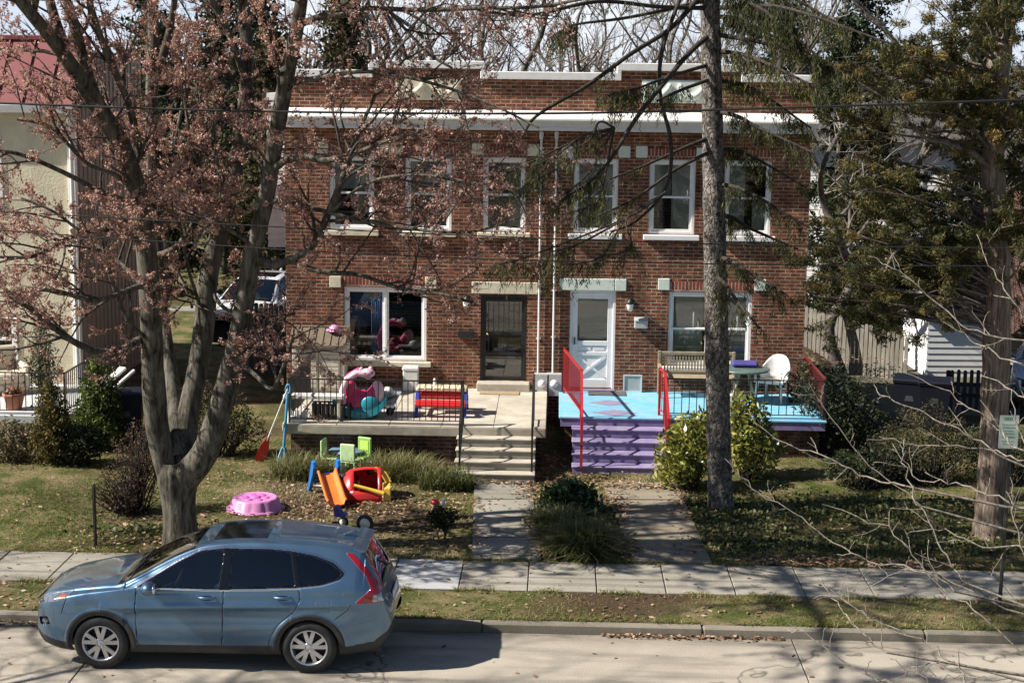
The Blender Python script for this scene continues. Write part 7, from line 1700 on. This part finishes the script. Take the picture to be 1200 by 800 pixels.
def litter(px, py, rx, ry, n, sc=None):
    p = PG(px, py); L.append(np.c_[p.x + rng.normal(0, rx, n), p.y + rng.normal(0, ry, n)])
for (a, b, c, d, e) in ((470, 590, 1.0, .5, 600), (350, 600, .9, .5, 420), (500, 620, .5, .4, 300), (260, 640, .8, .3, 320), (940, 660, .7, .13, 330), (1010, 662, .8, .15, 420), (1090, 668, .8, .18, 420), (1160, 672, .6, .2, 260), (625, 575, .18, .5, 300), (632, 610, .14, .6, 330), (640, 640, .14, .4, 220), (722, 600, .14, .7, 380), (732, 640, .16, .4, 220), (585, 568, .5, .08, 160), (745, 572, .7, .12, 330), (700, 560, .3, .3, 200), (640, 545, .3, .5, 220), (800, 590, .15, .5, 160), (840, 640, .5, .4, 200), (240, 620, 1.0, .5, 420), (330, 640, 1.2, .3, 460), (480, 560, 1.0, .5, 300), (430, 600, 1.0, .5, 350), (520, 640, .5, .3, 220), (150, 640, .7, .4, 260), (60, 540, .8, .3, 320), (880, 600, .9, .7, 300), (1000, 620, 1.2, .6, 320), (60, 600, 1.4, .8, 160), (300, 560, .6, .4, 200), (985, 450, .5, 1.2, 700), (1020, 462, .5, .8, 500), (960, 440, .3, 1.5, 400), (1040, 480, .5, .5, 400)): litter(a, b, c, d, e)
P = np.concatenate(L); P = P[(P[:, 1] > 24.38)]; P = P[~((P[:, 0] > px0) & (P[:, 0] < px1) & (P[:, 1] > LPY))]
C = np.c_[P, surf(P) + .025 + rng.uniform(0, .03, len(P))]
onp = inquad(P, LP) | inquad(P, RP); C[onp, 2] += .02
g = [np.c_[rng.uniform(.7, 3.2, 260), KERB_Y - np.abs(rng.normal(0, .06, 260)) - .02, rng.uniform(.01, .04, 260)], np.c_[rng.uniform(-8, -6.6, 120), KERB_Y - np.abs(rng.normal(0, .06, 120)) - .02, rng.uniform(.01, .04, 120)], np.c_[rng.uniform(-8, 8, 90), rng.uniform(18.6, 21.4, 90), np.full(90, .012)], np.c_[rng.uniform(-9, 9, 500), rng.uniform(21.7, 22.9, 500), np.full(500, .16)], np.c_[rng.uniform(-8.5, -5.5, 260), rng.uniform(21.7, 22.9, 260), np.full(260, .15)], np.c_[rng.uniform(-9, 9, 160), rng.uniform(22.95, 24.4, 160), np.full(160, .165)]]
C = np.vstack([C] + g); V, F = leaf_quads(C, rng.uniform(.05, .12, len(C)), .6, 0, rng); V[:, 2] = np.repeat(C[:, 2], 4) + (V[:, 2] - np.repeat(C[:, 2], 4)) * .35
o = np_mesh('fallen_leaves', V, F, fall_m, None, rng.random(len(F)), off=(0, 26, .2)); tag(o, 'scattered dry brown leaves on lawn, paths and gutter', 'leaves', kind='stuff')

# ivy and weeds hugging the ground beside the conifer
gcov = lf('ground_ivy', (.02, .032, .012), (.055, .075, .022), (.12, .13, .045), (.20, .17, .08), rough=.5, trans=.2)
L = []
for (px, py, rx, ry, n) in ((850, 612, .55, .5, 1500), (815, 600, .25, .5, 600), (880, 640, .6, .3, 900), (960, 600, .9, .5, 1300), (1060, 600, .8, .5, 1300), (1120, 640, .6, .3, 600), (640, 590, .12, .5, 260), (715, 620, .12, .5, 260), (180, 625, .5, .25, 500), (1040, 640, .9, .25, 700)):
    p = PG(px, py); L.append(np.c_[p.x + rng.normal(0, rx, n), p.y + rng.normal(0, ry, n)])
P = np.concatenate(L); P = P[(P[:, 1] > 24.45) & ~(inquad(P, LP) | inquad(P, RP))]; C = np.c_[P, surf(P) + rng.uniform(.02, .10, len(P))]
V, F = leaf_quads(C, rng.uniform(.05, .10, len(C)), .7, 0, rng, .3); o = np_mesh('ground_ivy', V, F, gcov, None, rng.random(len(F)), off=(0, 27, .2)); tag(o, 'low ivy and weeds spreading over the right lawn by the conifer', 'ground cover', kind='stuff')
# ================================================================== LIGHT
SUN_AZ = R(12); SUN_EL = R(41)
trav = Vector((math.cos(SUN_EL) * math.cos(SUN_AZ), math.cos(SUN_EL) * math.sin(SUN_AZ), -math.sin(SUN_EL)))
w = bpy.data.worlds.new('World'); SC.world = w; w.use_nodes = True; nt = w.node_tree; bg = nt.nodes['Background']
sky = nt.nodes.new('ShaderNodeTexSky'); sky.sky_type = 'NISHITA'; sky.sun_disc = False; sky.sun_elevation = SUN_EL
sky.sun_rotation = math.atan2(-trav.x, -trav.y); sky.air_density = 1.0; sky.dust_density = 0.6; sky.ozone_density = 3.5; sky.altitude = 50
# a bank of thin white cloud low in the sky behind the house
tc = nt.nodes.new('ShaderNodeTexCoord'); sp = nt.nodes.new('ShaderNodeSeparateXYZ'); nt.links.new(tc.outputs['Generated'], sp.inputs[0])
cn = noise(nt, tc.outputs['Generated'], 5.0, 6, .6); mpz = mathn(nt, 'MULTIPLY_ADD', cn, .35); nt.nodes[-1].inputs[2].default_value = -.175
el_ = ramp(nt, ((.09, 1.0), (.19, 0.0))); nt.links.new(mathn(nt, 'ADD', sp.outputs[2], mpz), el_.inputs[0])
nf = ramp(nt, ((.05, 0.0), (.45, 1.0))); nt.links.new(sp.outputs[1], nf.inputs[0])
cr = ramp(nt, ((.35, (7.6, 8.8, 10.6)), (.65, (11.6, 12.0, 12.6)))); nt.links.new(cn, cr.inputs[0])
cfac = mathn(nt, 'MULTIPLY', el_.outputs[0], nf.outputs[0])
nt.links.new(mixc(nt, cfac, sky.outputs[0], cr.outputs[0]), bg.inputs[0]); bg.inputs[1].default_value = 0.05
sd = bpy.data.lights.new('sun', 'SUN'); sd.energy = 5.0; sd.angle = R(.53); sd.color = (1.0, .945, .86)
so = bpy.data.objects.new('sun', sd); COL.objects.link(so); so.location = (-30, -10, 40); so.rotation_euler = trav.to_track_quat('-Z', 'Y').to_euler()
vs = SC.view_settings; vs.view_transform = 'Standard'; vs.look = 'None'; vs.exposure = 0.85; vs.gamma = 1.0; vs.use_curve_mapping = False
SC.render.engine = 'CYCLES'; SC.cycles.max_bounces = 8; SC.cycles.transparent_max_bounces = 12; SC.cycles.use_denoising = True
